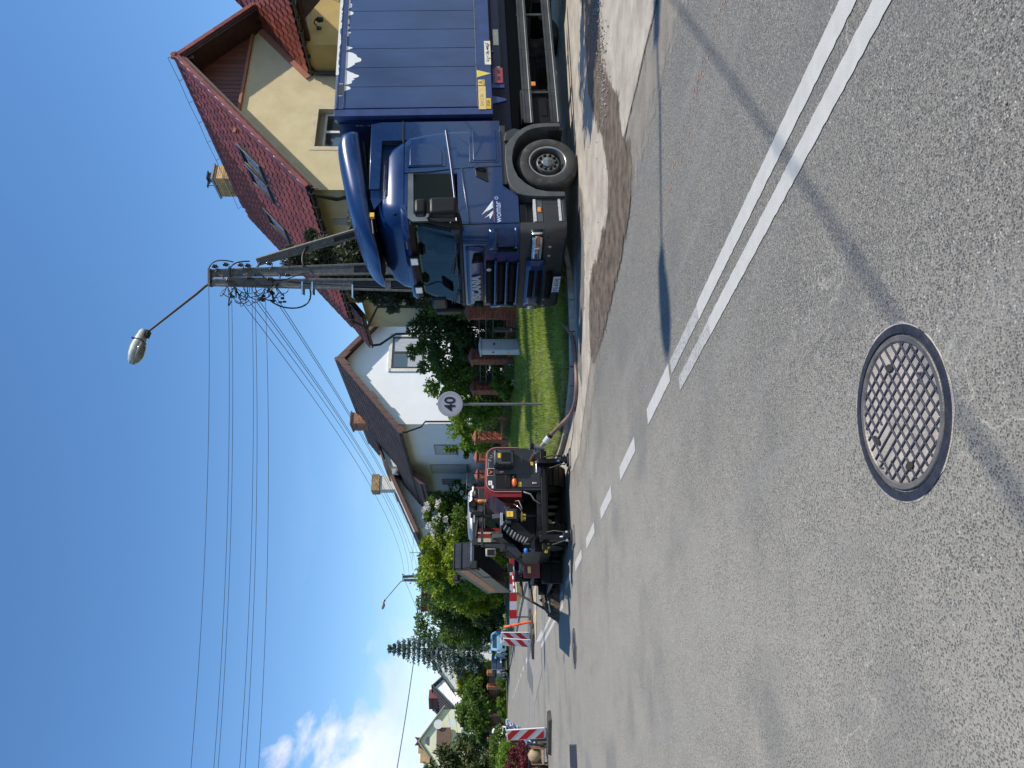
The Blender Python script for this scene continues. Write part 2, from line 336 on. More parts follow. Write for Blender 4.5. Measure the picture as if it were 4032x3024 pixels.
def soft_sheet(name, pts, z, m, fade, step=.06, amp=1.5, nscale=5, kind='structure', mx_=1.0):
    """flat stain whose edge breaks up: faces carry their distance to the outline"""
    P = np.array(pts); x = np.arange(P[:, 0].min()-fade*2, P[:, 0].max()+fade*2, step); y = np.arange(P[:, 1].min()-fade*2, P[:, 1].max()+fade*2, step); X, Y = np.meshgrid(x, y); D = sdist(pts, X, Y)
    nx, ny = len(x), len(y); V = np.stack([X.ravel(), Y.ravel(), np.full(X.size, z)], 1); idx = np.arange(nx*ny).reshape(ny, nx)
    F = np.stack([idx[:-1, :-1].ravel(), idx[:-1, 1:].ravel(), idx[1:, 1:].ravel(), idx[1:, :-1].ravel()], 1); F = F[(D.ravel()[F] > -fade*1.8).any(1)]
    used = np.unique(F); re_ = np.zeros(nx*ny, int); re_[used] = np.arange(len(used)); m2 = m.copy(); m2.name = m.name+'_soft'
    o = np_mesh(name, V[used], re_[F], m2, kind=kind); a = o.data.attributes.new('edge', 'FLOAT', 'POINT'); a.data.foreach_set('value', (D.ravel()[used]/fade).astype(np.float32))
    n = m2.node_tree.nodes; l = m2.node_tree.links; at = n.new('ShaderNodeAttribute'); at.attribute_name = 'edge'; g = n.new('ShaderNodeNewGeometry'); nz = n.new('ShaderNodeTexNoise'); nz.inputs['Scale'].default_value = nscale; nz.inputs['Detail'].default_value = 8; nz.inputs['Roughness'].default_value = .65; l.new(g.outputs['Position'], nz.inputs['Vector'])
    ma = n.new('ShaderNodeMath'); ma.operation = 'MULTIPLY_ADD'; ma.inputs[1].default_value = amp*2; ma.inputs[2].default_value = -amp; l.new(nz.outputs['Fac'], ma.inputs[0]); ad = n.new('ShaderNodeMath'); ad.operation = 'ADD'; l.new(ma.outputs[0], ad.inputs[0]); l.new(at.outputs['Fac'], ad.inputs[1])
    mr = n.new('ShaderNodeMapRange'); mr.interpolation_type = 'SMOOTHSTEP'; mr.inputs['From Min'].default_value = -.35; mr.inputs['From Max'].default_value = .45; mr.inputs['To Max'].default_value = mx_; l.new(ad.outputs[0], mr.inputs['Value'])
    tr = n.new('ShaderNodeBsdfTransparent'); ms = n.new('ShaderNodeMixShader'); l.new(mr.outputs[0], ms.inputs[0]); l.new(tr.outputs[0], ms.inputs[1]); l.new(n['Principled BSDF'].outputs[0], ms.inputs[2]); l.new(ms.outputs[0], n['Material Output'].inputs[0]); return o
seam = [(6.2, .6), (4.7, 4.0), (3.32, 7.02), (2.78, 8.3), (2.36, 9.25), (2.05, 9.75), (1.2, 10.55), (.40, 11.2), (-.35, 11.95), (-1.12, 12.62), (-1.55, 13.7)]
kerbline = [(-1.80, 17.2), (-1.62, 16.4), (-1.22, 15.2), (-.9, 14.5), (-.5, 14.02), (.0, 13.55), (.31, 13.36), (.9, 13.38), (1.46, 13.55), (2.06, 13.95), (2.6, 14.75), (3.3, 15.75), (5, 16.6), (9, 18.4), (15, 21.2), (24, 25.4)]
sealine = seam+[(-1.75, 14.8), (-1.9, 16), (-1.95, 17.0)]
poly_sheet('side_street', sealine+kerbline+[(34, 30), (40, 5), (20, -14), (9, -6)], .006, m_pale, jit=.035, sub=4, seed=3)
wet = [(2.04,10.07),(1.671,10.588),(1.7,11.0),(1.48,11.308),(1.0,11.42),(.464,11.25),(.30,10.95),(.343,10.725),(.697,9.9),(1.0,9.35),(1.35,8.75),(1.68,8.268),(1.95,8.05),(2.3,8.0),(2.56,8.1),(2.75,8.55),(3.0,8.75),(3.331,8.8),(3.65,9.4),(4.3,10.2),(5.2,10.45),(6.5,10.6),(8,10.7),(8.2,12),(7.3,13.3),(6.4,12.6),(5.6,11.9),(4.563,11.6),(3.87,10.946),(3.45,10.4),(3.093,9.903),(2.557,9.561),(2.2,9.6),(1.95,9.75)]
soft_sheet('damp_dirt_patch', wet, .0115, m_wet, .14)
soft_sheet('dirt_patch', [(-.1,12.35),(.8,12.3),(1.3,12.0),(2.1,12.0),(3.0,12.25),(3.3,12.7),(2.2,13.1),(1.1,13.0),(.3,12.9)], .0135, mat('dark_dirt', (.17,.155,.135), .8, var=.3, scale=5, bump=.5), .2, mx_=.8)
soft_sheet('road_dust', [(3.32, 7.02), (2.78, 8.3), (2.36, 9.25), (2.05, 9.75), (1.2, 10.55), (.40, 11.2), (-.35, 11.95), (-1.12, 12.62), (-1.7, 13.0), (-1.3, 12.1), (-.5, 11.3), (.2, 10.6), (1.0, 9.6), (1.7, 8.6), (2.5, 7.0), (3.5, 4.4), (4.2, 4.4)], .0095, m_pale, .35, .08, mx_=.45)
poly_sheet('far_road', [tuple(W(48, -3.4)[:2]), tuple(W(48, 2.9)[:2]), tuple(W(66, 3.1)[:2]), (-27, 70.5), (-33, 73.5), (-46, 77), (-80, 84), (-80, 66), (-46, 60), (-33, 57.5), (-27, 54.5)], -.262, m_asph)
poly_sheet('far_lawn', [(-20, 68), (-26.5, 71.2), (-33, 74.2), (-46, 77.8), (-80, 85), (-120, 160), (30, 180), (10, 80)], -.20, mat('far_grass', (.10, .15, .03), .95, var=.25, scale=1.5, col2=(.15, .19, .05)))
# the open joint between asphalt and the dusty apron
b = B()
for i in range(len(seam)-1):
    a, c = Vector((*seam[i], .012)), Vector((*seam[i+1], .012))
    if i in (1, 2, 3, 4, 5):
        for j in range(8):
            p, q = a.lerp(c, j/8), a.lerp(c, (j+1)/8); d = (q-p).normalized(); o = Vector((-d.y, d.x, 0)); w0 = random.uniform(.004, .011); sh = o*random.uniform(-.006, .006)
            b.add([p-o*w0+sh, p+o*w0+sh, q+o*w0+sh, q-o*w0+sh], [(0, 1, 2, 3)])
obj('road_joint', b, mat('open_joint', (.045, .042, .04), .9), kind='structure')
# patches of tarmac and the strip of sand across the lane
poly_sheet('pale_road_patch', [tuple(W(24.2,-.9)[:2]), tuple(W(28.5,-1.6)[:2]), tuple(W(29.3,-.6)[:2]), tuple(W(31.5,.05)[:2]), tuple(W(29,.35)[:2]), tuple(W(24.5,-.1)[:2])], .008, mat('pale_tarmac', (.27,.25,.22), .9, var=.12, scale=4), jit=.03)
b = B(); b.grid(30, 6, lambda u, v: (-8.1+u*2.8, 24.1+v*.75+.12*sin(u*17), .015+.075*sin(pi*v)*(.6+.4*sin(u*23+v*5))*min(1, u*6, (1-u)*6))); obj('sand_strip', b, m_sand, smooth=60, kind='structure')
poly_sheet('trench_patch', [(-10.6, 26.2), (-5.6, 26.0), (-6.2, 29.5), (-11.5, 30)], .006, mat('trench_tarmac', (.13,.13,.135), .85, var=.1, scale=4), jit=.05)
# rust coloured marks sprayed by surveyors
b = B()
for i in range(90):
    q = (i/90)**1.2; s_, t_ = 4.4+q*2.7, 1.55-.25*q+random.gauss(0, .06)
    p = W(s_, t_, .0035); d = random.uniform(.006, .026); e_ = random.uniform(.005, .015)
    b.add([p+Vector((d*cos(k*1.05)*random.uniform(.6, 1), e_*sin(k*1.05)*random.uniform(.6, 1), 0)) for k in range(6)], [tuple(range(6))])
obj('rust_marks', b, mat('rust_orange_mark', (.36, .20, .14), .85, var=.35, scale=40), kind='structure')

# painted lines
def stripe(name, s0, s1, t0, t1, m, rag=.0035, n=30):
    n = max(n, int((s1-s0)*28)) if s0 < 17 else n
    b = B(); r = random.Random(int(s0*100)); L0 = []; R_ = []
    for i in range(n+1):
        s_ = s0+(s1-s0)*i/n
        L0.append(W(s_, t0+r.uniform(-rag, rag), .004)); R_.append(W(s_, t1+r.uniform(-rag, rag), .004))
    b.add(L0+R_, [(i, i+1, n+2+i, n+1+i) for i in range(n)]); return obj(name, b, m, kind='structure')
stripe('centre_line', 2, 6.05, -.075, .06, m_paint, n=90); stripe('centre_line', 2, 5.85, -.315, -.19, m_paint, n=90)
stripe('worn_centre_line', 6.05, 6.95, -.07, .055, m_paintw); stripe('worn_centre_line', 5.85, 6.75, -.31, -.195, m_paintw)
stripe('worn_centre_line', 24.0, 30.2, .05, .17, m_paint); 
for k in range(5): stripe('lane_dash', 7.02+1.67*k, 7.99+1.68*k, -.095, .065, m_paint, n=16)
stripe('lane_dash', 15.5, 16.5, -.08, .06, m_paint); stripe('centre_line', 17.2, 30.4, -.06, .05, m_paint, n=60); stripe('centre_line', 17.2, 29.6, -.30, -.19, m_paint, n=60)
for k in range(8): stripe('lane_dash', 33+3.6*k, 34.3+3.6*k, .16, .34, m_paint, n=4)

# kerbs: each stone its own piece
def kerb(path, h=.11, w_=.13, ln=.95, name='kerb'):
    e = link(name, None); e['kind'] = 'structure'; e.empty_display_size = .1; first = None
    acc = []; P = [Vector((*p[:2], p[2] if len(p) > 2 else 0)) for p in path]
    for i in range(len(P)-1):
        d = (P[i+1]-P[i]).length; k = max(1, round(d/ln))
        for j in range(k): acc.append((P[i].lerp(P[i+1], j/k), P[i].lerp(P[i+1], (j+1)/k)))
    for a, c in acc:
        L_ = (c-a).length
        if first is None: bb = B(); bb.box((0, 0, 0), (1, w_, .3)); first = mesh(bb, 'kerb_stone', None, m_kerb)
        o = link('kerb_stone', first, e, (a+c)/2+Vector((0, 0, h-.15+random.uniform(-.004, .004))), (0, 0, atan2((c-a).y, (c-a).x))); o.scale = (L_-.012, 1, 1)
        md = o.modifiers.new('edge', 'BEVEL'); md.width = .012; md.segments = 2
    return e
kerb(kerbline[1:12]+[(3.3, 15.75)], .10)
kerb([tuple(W(s, 2.95)) for s in np.arange(17.2, 68, 6)], .10, ln=1.5)
kerb([tuple(W(s, -3.42)) for s in np.arange(13.6, 52, 6)], .06, ln=1.5)

# the grassed bank rising to the garden fence (and the gardens beyond it)
def smin(t): return float(np.interp(t, [2.5, 2.75, 3.1, 3.6, 4.3, 5.0, 6.7, 9, 14, 40], [16.6, 15.3, 13.75, 13.25, 13.08, 13.1, 14.2, 14.4, 14.6, 16]))
def vz(t): return .085+.50*min(1, max(0, (t-3.2)/6.4))**1.15+.05*min(1, max(0, (t-10)/10))
tt = [2.98, 3.2, 3.6, 4.3, 5, 5.8, 6.7, 7.6, 8.4, 9.2, 10, 12, 15, 20, 30, 45]
b = B(); nS = 60
for j in range(nS+1):
    for t_ in tt:
        a = smin(t_)+.05; s_ = a+(70-a)*(j/nS)**1.5; b.v.append(tuple(W(s_, t_, vz(t_)+(.012*sin(s_*2.3+t_*1.7) if t_ > 3.1 else 0))))
k = len(tt); b.f = [(j*k+i, j*k+i+1, (j+1)*k+i+1, (j+1)*k+i) for j in range(nS) for i in range(k-1)]
obj('grass_bank', b, m_earth, smooth=60, kind='structure')
tt2 = [-3.5, -4.2, -6, -9, -20, -60]
b = B(); b.grid(5, 30, lambda u, v: tuple(W(13.4+v*38, tt2[round(u*5)], .05+.03*round(u*5)))); obj('left_verge', b, mat('dry_verge', (.20, .17, .09), .95, var=.35, scale=3, bump=.5, bscale=30, col2=(.12, .13, .06)), kind='structure')
b = B(); b.grid(20, 8, lambda u, v: (5+u*30, 16.9+u*12.5+v*2, .02)); 

def blades(name, N_, fn, h, wd, m, lean=.35, label=None, cat='grass', bunch=1):
    """N_ grass blades, each two stacked faces that bend over; fn() gives a root point"""
    P = np.array([fn() for _ in range(N_)]); a = rng.uniform(0, 2*pi, N_); hh = h*rng.uniform(.5, 1.25, N_); ww = wd*rng.uniform(.6, 1.3, N_)
    la = rng.uniform(0, 2*pi, N_); ll = rng.uniform(0, lean, N_)*hh
    dx, dy = np.cos(a)*ww/2, np.sin(a)*ww/2; lx, ly = np.cos(la)*ll, np.sin(la)*ll
    Z0 = P[:, 2]-.01
    V = np.stack([np.stack([P[:,0]-dx, P[:,1]-dy, Z0], 1), np.stack([P[:,0]+dx, P[:,1]+dy, Z0], 1),
                  np.stack([P[:,0]+dx*.7+lx*.35, P[:,1]+dy*.7+ly*.35, P[:,2]+hh*.6], 1), np.stack([P[:,0]-dx*.7+lx*.35, P[:,1]-dy*.7+ly*.35, P[:,2]+hh*.6], 1),
                  np.stack([P[:,0]+lx, P[:,1]+ly, P[:,2]+hh], 1)], 1).reshape(-1, 3)
    i = np.arange(N_)*5; F = np.concatenate([np.stack([i, i+1, i+2], 1), np.stack([i, i+2, i+3], 1), np.stack([i+3, i+2, i+4], 1)])
    o = np_mesh(name, V, F, m, kind='stuff'); o['label'] = label; o['category'] = cat; return o
m_grass = leafmat('grass_blade', (.19, .27, .04), (.33, .41, .09), .3, .35, .9)
m_grassd = leafmat('long_grass_blade', (.13, .17, .05), (.24, .27, .09), .3, .4, .9)
def g_root():
    while True:
        t_ = 2.98+random.random()**.8*6.7; a = smin(t_)+.06; s_ = a+(random.random()**1.7)*24
        if random.random() < .65+.35*sin(s_*1.1+t_*4.2): return tuple(W(s_, t_, vz(t_)))
blades('grass', 95000, g_root, .085, .011, m_grass, .5, 'short green mown grass covering the sloping verge below the brick garden fence')
def g_edge():
    k_ = random.randrange(1, 10); a, c = kerbline[k_], kerbline[k_+1]; q = random.random(); 
    x = a[0]+(c[0]-a[0])*q; y = a[1]+(c[1]-a[1])*q; s_, t_ = st(x, y); n2 = Vector((0, 1))*(.08+abs(random.gauss(0, .10)))
    return (x+n2.x, y+n2.y, .085)
blades('grass', 5000, g_edge, .10, .010, m_grassd, .9, 'ragged dry grass along the kerb of the green verge')
def g_left():
    s_ = 14+random.random()**1.6*12; t_ = -3.38-abs(random.gauss(0, .45)); return tuple(W(s_, t_, .06))
blades('grass', 7000, g_left, .20, .012, leafmat('straw_blade', (.34, .28, .13), (.26, .26, .10), .3, .4), .9, 'dry straw coloured weeds along the left kerb near the striped marker')
def g_hi():
    c_ = random.choice([(4.9, .15, 1.0), (10.6, .2, .35), (6.9, .2, .5), (12.6, .3, .4)]); s_ = 20.6+c_[0]-1.6+random.gauss(0, c_[1]*1.2); t_ = 9.35-abs(random.gauss(0, .15)); return tuple(W(s_, t_, vz(t_)))
blades('grass', 1500, g_hi, .42, .016, leafmat('tall_blade', (.10, .17, .04), (.16, .22, .07), .3, .3), .9, 'tufts of tall uncut grass at the foot of the brick fence')

# loose stones and leaf litter
def pebbles(name, pts, m, label, cat, **k):
    ico = [(0,0,1),(.89,0,.45),(.28,.85,.45),(-.72,.53,.45),(-.72,-.53,.45),(.28,-.85,.45),(.72,.53,-.45),(-.28,.85,-.45),(-.89,0,-.45),(-.28,-.85,-.45),(.72,-.53,-.45),(0,0,-1)]
    fc = [(0,1,2),(0,2,3),(0,3,4),(0,4,5),(0,5,1),(1,6,2),(2,7,3),(3,8,4),(4,9,5),(5,10,1),(6,7,2),(7,8,3),(8,9,4),(9,10,5),(10,6,1),(11,7,6),(11,8,7),(11,9,8),(11,10,9),(11,6,10)]
    V = []; F = []; I = np.array(ico)
    for (x, y, z, r) in pts:
        M3 = np.array(Euler([random.uniform(0, 6) for _ in range(3)]).to_matrix()); q = (I*np.array([1, random.uniform(.6, .9), random.uniform(.5, .8)])*r*rng.uniform(.8, 1.2, (12, 1))) @ M3.T
        q[:, 2] *= .7; o = len(V)*12; V.append(q+np.array([x, y, z+r*.25])); F += [(a+o, b_+o, c+o) for a, b_, c in fc]
    o = np_mesh(name, np.concatenate(V), F, m, kind='stuff'); o['label'] = label; o['category'] = cat
pts = []
for _ in range(1100):
    q = random.random(); pts.append((3.4+q*2.8+random.gauss(0, .12), 9.7+q*1.5+random.gauss(0, .3)*(.5+q), .011, abs(random.gauss(.005, .007))+.003))
for _ in range(160): pts.append((random.uniform(.3, 4.2), 0, 0, 0)[:1]+(random.uniform(9.3, 12.2), .010, abs(random.gauss(.004, .004))+.002))
for _ in range(50): pts.append((random.uniform(.2, 1.9), random.uniform(9.6, 11.3), .010, random.uniform(.005, .015)))
pebbles('gravel', pts, m_grav, 'grey and brown loose stones lying in the damp dirt beside the truck', 'gravel')
pts = []
for _ in range(90):
    s_ = random.uniform(.5, 9); t_ = random.uniform(-4.5, 2.8); p = W(s_, t_); pts.append((p.x, p.y, .001, random.uniform(.003, .008)))
pebbles('grit', pts, mat('pale_grit', (.30, .285, .25), .8, var=.3, scale=30, island=.4), 'pale grit scattered over the worn asphalt', 'grit')
# ------------------------------------------------------------------ manhole covers and drain
m_iron = mat('cast_iron', (.055, .055, .068), .5, .55, var=.25, scale=30, bump=.35, bscale=160, dirt=((.16, .13, .10), 14, .55, .5), local=True)
m_ironlight = mat('worn_iron_rim', (.20, .18, .155), .5, .45, var=.3, scale=18, bump=.3, bscale=120, dirt=((.09, .085, .09), 9, .5, .8), local=True)
m_ribm = mat('iron_rib', (.075, .073, .09), .6, .35, var=.2, scale=30, bump=.3, bscale=120)
m_fill = mat('concrete_fill', (.36, .325, .28), .9, var=.16, scale=9, bump=.6, bscale=220, col2=(.43, .385, .33), dirt=((.20, .195, .185), 5, .53, .85), detail=9)
def manhole(x, y, rad, rz, label, detail=True):
    e = empty('manhole_cover', (x, y, 0), label, 'manhole cover', (0, 0, rz))
    b = B(); n = 96; r = rad
    b.lathe([(r+.016, -.03), (r+.016, .005), (r+.001, .008), (r-.016, .008), (r-.019, -.01), (r-.021, -.03)], n=n); obj('frame_ring', b, m_iron, e, smooth=40)
    b = B(); b.lathe([(r-.052, -.02), (r-.050, .003), (r-.044, .009), (r-.027, .009), (r-.0235, .005), (r-.023, -.02)], n=n); obj('cover_rim', b, m_ironlight, e, smooth=40)
    b = B(); b.lathe([(0, .0005), (r-.05, .0015)], n=n); obj('concrete_filling', b, m_fill, e)
    b = B(); rr = random.Random(4)
    ring = lambda q, z: [( (r+q*(1+.18*sin(i*.23)+.14*sin(i*.61+1)+.10*sin(i*1.37)+.10*rr.random()))*cos(2*pi*i/n), (r+q*(1+.18*sin(i*.23)+.14*sin(i*.61+1)+.10*sin(i*1.37)+.10*rr.random()))*sin(2*pi*i/n), z) for i in range(n)]
    b.loft([[( (r+.016)*cos(2*pi*i/n), (r+.016)*sin(2*pi*i/n), .004) for i in range(n)], ring(.020, .0015)], (False, False)); obj('mortar_collar', b, mat('dusty_mortar', (.42, .38, .32), .95, var=.2, scale=20, bump=.7, bscale=150), e)
    if not detail: return e
    ri = r-.05; sp_ = .0435
    for fam in (0, 1):
        for i in range(-7, 8):
            d = i*sp_+(.012 if fam else -.006)
            if abs(d) > ri-.02: continue
            h = sqrt(ri*ri-d*d); segs = [(-h, h)]
            if (fam == 0 and i in (3, 4)) : segs = [(-h, -.06 if i == 3 else -.09), (.05, h)]
            if (fam == 1 and i in (-5,)): segs = [(-h+.10, h)]
            for a, c in segs:
                b = B(); b.box((0, 0, .004), (c-a, .0075, .0075)); obj('rib', b, m_ribm, e, bevel=.0012, seg=1, loc=Matrix.Rotation(fam*pi/2, 4, 'Z') @ Vector(((a+c)/2, d, 0)), rot=(0, 0, fam*pi/2))
    for (px, py, a) in ((.03, .19, .3), (-.185, .08, 1.2), (.16, -.07, .9)):
        b = B(); b.lathe([(0, -.004), (.013, -.002), (.021, .006), (.026, .005)], n=14); o = obj('lifting_hole', b, mat('dark_pit', (.03, .027, .022), .9), e, loc=(px, py, .004), rot=(0, 0, a)); o.scale = (1, .55, 1)
    return e
mh = manhole(-.103, 2.762, .305, R(45), 'large round iron manhole cover with a diamond lattice over concrete, nearest the camera')
mt = mat('cast_letter', (.10, .095, .11), .6, .3)
for s_, x, y in (('88', .075, -.135), ('PN', -.165, .125)): text('lettering', s_, .045, mt, mh, Matrix.Translation((0, 0, .005)) @ Matrix.Rotation(-R(45), 4, 'Z') @ Matrix.Translation((x+.05*(1 if x > 0 else -1), y, 0)) @ Matrix.Rotation(R(0), 4, 'Z'), .0015)
manhole(-4.62, 13.42, .33, 0, 'distant round iron manhole cover flush in the asphalt left of the dashed line')
d = empty('storm_drain', (-6.60, 13.58, 0), 'rectangular dark slotted storm drain grate at the left road edge', 'storm drain', (0, 0, RA))
b = B(); b.b2((-.55, -.17, -.05), (.55, .17, -.04)); obj('drain_pit', b, mat('pit_black', (.01, .01, .01), 1), d)
b = B()
for q in ((-.58, -.20, .58, -.17), (-.58, .17, .58, .20), (-.58, -.17, -.55, .17), (.55, -.17, .58, .17)): b.b2((q[0], q[1], -.05), (q[2], q[3], .014))
obj('grate_frame', b, m_iron, d, bevel=.003)
for i in range(18):
    b = B(); b.b2((-.545+i*.0625, -.168, -.03), (-.515+i*.0625, .168, .010)); obj('grate_bar', b, m_iron, d)
# ------------------------------------------------------------------ the lorry
m_blue = mat('truck_blue_paint', (.007, .032, .115), .28, .1, var=.06, scale=1.5, coat=.38, spec=.35)
m_blued = mat('container_blue_paint', (.019, .043, .125), .42, 0, var=.16, scale=1.1, coat=.1, col2=(.027, .056, .15), detail=9, dirt=((.055, .09, .20), 2.0, .57, .35), stretch=(1, 1, .45))
m_bframe = mat('container_frame_paint', (.022, .047, .15), .45, 0, var=.18, scale=5, dirt=((.10, .12, .19), 9, .60, .5))
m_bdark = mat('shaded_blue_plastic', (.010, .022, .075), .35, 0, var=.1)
m_plas = mat('dark_grey_plastic', (.026, .028, .029), .5, 0, var=.18, scale=7, bump=.1, bscale=300)
m_plas2 = mat('grey_fender_plastic', (.068, .071, .073), .52, 0, var=.2, scale=6, bump=.1, bscale=300, dirt=((.12, .11, .10), 6, .58, .5))
m_blk = mat('black_plastic', (.008, .008, .009), .42, 0, spec=.3, var=.2, scale=9)
m_chas = mat('chassis_black', (.006, .006, .0065), .7, 0, spec=.2, var=.3, scale=5, dirt=((.03, .027, .022), 4, .58, .4))
m_rail = mat('side_rail_metal', (.05, .054, .058), .4, .5, var=.25, scale=4, dirt=((.13, .12, .10), 3, .6, .4))
m_tyre = mat('tyre_rubber', (.030, .029, .028), .8, 0, var=.3, scale=6, bump=.15, bscale=150, dirt=((.135, .125, .105), 3.2, .5, .75))
m_rim = mat('painted_steel_rim', (.085, .083, .078), .45, .15, var=.2, scale=5)
m_rimedge = mat('bright_rim_edge', (.40, .39, .36), .3, .85, var=.2, scale=14)
m_alu = mat('ribbed_aluminium', (.60, .61, .62), .4, .25, var=.15, scale=20)
m_chrome = mat('chrome', (.75, .76, .78), .12, 1, var=.03)
m_glass = mat('tinted_cab_glass', (.003, .004, .004), .08, 0, var=.02, spec=.12)
m_wind = mat('windscreen_glass', (.02, .045, .05), .02, 0, var=.02, spec=.9, coat=1)
def thin_glass(name, tint, refl=1.0):
    m = bpy.data.materials.new(name); m.use_nodes = True; n = m.node_tree.nodes; l = m.node_tree.links; n.clear()
    tr = n.new('ShaderNodeBsdfTransparent'); tr.inputs[0].default_value = (*tint, 1); gl = n.new('ShaderNodeBsdfGlossy'); gl.inputs['Roughness'].default_value = .015
    fr = n.new('ShaderNodeFresnel'); fr.inputs[0].default_value = 1.6; mu = n.new('ShaderNodeMath'); mu.operation = 'MULTIPLY'; mu.inputs[1].default_value = refl; mx = n.new('ShaderNodeMixShader'); o = n.new('ShaderNodeOutputMaterial')
    l.new(fr.outputs[0], mu.inputs[0]); l.new(mu.outputs[0], mx.inputs[0]); l.new(tr.outputs[0], mx.inputs[1]); l.new(gl.outputs[0], mx.inputs[2]); l.new(mx.outputs[0], o.inputs[0]); return m
thin = thin_glass('clear_cab_glass', (.50, .56, .53), .38)
m_white = mat('white_print', (.78, .78, .78), .5, var=.03)
m_silver = mat('silver_letters', (.46, .46, .49), .4, .1, var=.04)
m_yel = mat('yellow_sticker', (.78, .50, .045), .5, var=.08, scale=12)
m_yelp = mat('faded_yellow_sticker', (.72, .52, .17), .55, var=.12, scale=15, dirt=((.60, .50, .30), 25, .5, .7))
m_cream = mat('pale_sticker', (.70, .66, .52), .55, var=.12, scale=14)
m_print = mat('black_print', (.02, .02, .02), .6)
m_org = mat('orange_lens', (.75, .22, .015), .15, 0, var=.1, coat=1)
m_redl = mat('red_lens', (.45, .02, .03), .3, 0, var=.15, coat=.5)
m_lens = mat('headlamp_lens', (.42, .45, .47), .06, .3, var=.3, scale=25, coat=1)
TZ = -R(1.9)
truck = empty('truck', (3.748, 12.817, 0), 'dark blue lorry with a matching box body parked across the dirt side street', 'truck', (0, TZ, R(24)))
CW = 2.42
def xf(z):   # front of the cab over height
    return float(np.interp(z, [1.05, 1.5, 1.95, 2.03, 2.4, 2.8, 2.95, 3.1, 3.25, 3.38, 3.47], [-1.47, -1.47, -1.45, -1.43, -1.29, -1.13, -1.08, -1.05, -.97, -.80, -.50]))
def ins(z): return float(np.interp(z, [1.0, 2.0, 2.9, 3.1, 3.25, 3.38, 3.47], [0, 0, .02, .06, .15, .34, .62]))
def xb(z): return float(np.interp(z, [1.0, 2.3, 2.92, 3.15, 3.27, 3.40, 3.47], [.73, .69, .57, .42, .25, .05, -.05]))
def ring(x0, x1, y0, y1, z, rf, rb, bow=.05, n=6):
    P = []
    def arc(cx, cy, r, a0):
        for i in range(n+1): a = a0+pi/2*i/n; P.append((cx+r*cos(a), cy+r*sin(a), z))
    rf = min(rf, (x1-x0)/2.01, (y1-y0)/2.01); rb = min(rb, (x1-x0)/2.01, (y1-y0)/2.01)
    arc(x0+rf, y0+rf, rf, pi); arc(x1-rb, y0+rb, rb, 1.5*pi); arc(x1-rb, y1-rb, rb, 0); arc(x0+rf, y1-rf, rf, pi/2)
    for i in range(1, 8): P.append((x0, y1-rf+(y0+rf-y1+rf)*i/8, z))
    out = []
    for (x, y, zz) in P:
        k = 1-((y-(y0+y1)/2)/((y1-y0)/2))**2; out.append((x-bow*max(0, k)*(1 if x < (x0+x1)/2 else 0), y, zz))
    return out
b = B(); zs = [1.29, 1.5, 1.75, 1.95, 2.03, 2.2, 2.4, 2.6, 2.8, 2.92, 3.0, 3.1, 3.18, 3.25, 3.32, 3.38, 3.43, 3.47]
RG = lambda z, x0=None: ring(xf(z) if x0 is None else x0, xb(z), ins(z), CW-ins(z), z, (.26 if z < 2.9 else .3) if x0 is None else .03, .10 if z < 2.9 else .2)
b.loft([RG(z) for z in zs if z <= 2.03]); b.loft([RG(z) for z in [2.80]+[q for q in zs if q > 2.81]]); b.loft([RG(z, -.24) for z in (2.0301, 2.2, 2.4, 2.6, 2.7999)]); obj('cab', b, m_blue, truck, smooth=38)
b = B(); b.b2((-1.22, .12, 2.031), (-.75, CW-.12, 2.06)); b.prism([(-1.3, 2.031), (-.95, 2.031), (-1.0, 2.12), (-1.25, 2.09)], .15, CW-.15, 'xz'); obj('dashboard', b, m_blk, truck, bevel=.01)
for y_ in (.45, CW-.95): b = B(); b.b2((-.55, y_, 2.031), (-.38, y_+.5, 2.5)); b.b2((-.52, y_+.12, 2.5), (-.40, y_+.38, 2.66)); obj('seat', b, m_blk, truck, bevel=.05, seg=3)
b = B(); b.tube([(-.95+.07*sin(a_), .62+.22*cos(a_), 2.17+.20*sin(a_)) for a_ in [2*pi*k/20 for k in range(21)]], .016, 6); obj('steering_wheel', b, m_blk, truck, smooth=60)
for y_ in (.0, CW-.07):
    b = B(); b.b2((-1.20, y_+.012, 2.78), (-.24, y_+.058, 2.81)); b.loft([[(x_, y_+.012, z_), (x_+.10, y_+.012, z_), (x_+.10, y_+.058, z_), (x_, y_+.058, z_)] for x_, z_ in ((-1.25, 2.03), (-1.20, 2.3), (-1.06, 2.80))]); obj('door_frame', b, m_blue, truck, bevel=.008)
b = B(); b.b2((-1.18, CW-.02, 2.05), (-.25, CW-.012, 2.79)); obj('side_window', b, thin, truck)
b = B(); b.loft([ring(-1.47, -.70+(z-1.05)*.9, 0, CW, z, .26, .03) for z in (1.05, 1.12, 1.2, 1.289)]); obj('lower_cab_panel', b, m_blue, truck, smooth=38)
# raised sill that joins door to wheel arch
def xr(y, z, off=.006, r=.26):
    """x on the rounded front of the cab at height z, pushed out by off"""
    d = min(y-ins(z), CW-ins(z)-y); x = xf(z)
    if d < r: x = x+r-sqrt(max(0, r*r-(r-d)**2))
    k = 1-((y-CW/2)/(CW/2-ins(z)))**2; return x-.05*max(0, k)-off
def patch(name, pts4, m, nu=14, nv=6, off=.006, par=None, thick=.012, **k):
    """skin on the cab front between corner points (y,z): bl, br, tr, tl"""
    bl, br, tr, tl = [Vector(p) for p in pts4]; b = B()
    def f(u, v): q = bl.lerp(br, u).lerp(tl.lerp(tr, u), v); return (xr(q.x, q.y, off), q.x, q.y)
    b.grid(nu, nv, f); o = obj(name, b, m, par or truck, smooth=60, **k); md = o.modifiers.new('thick', 'SOLIDIFY'); md.thickness = thick; md.offset = 0; return o
b = B()
def wsx(y, z): return xr(y, z, .0)
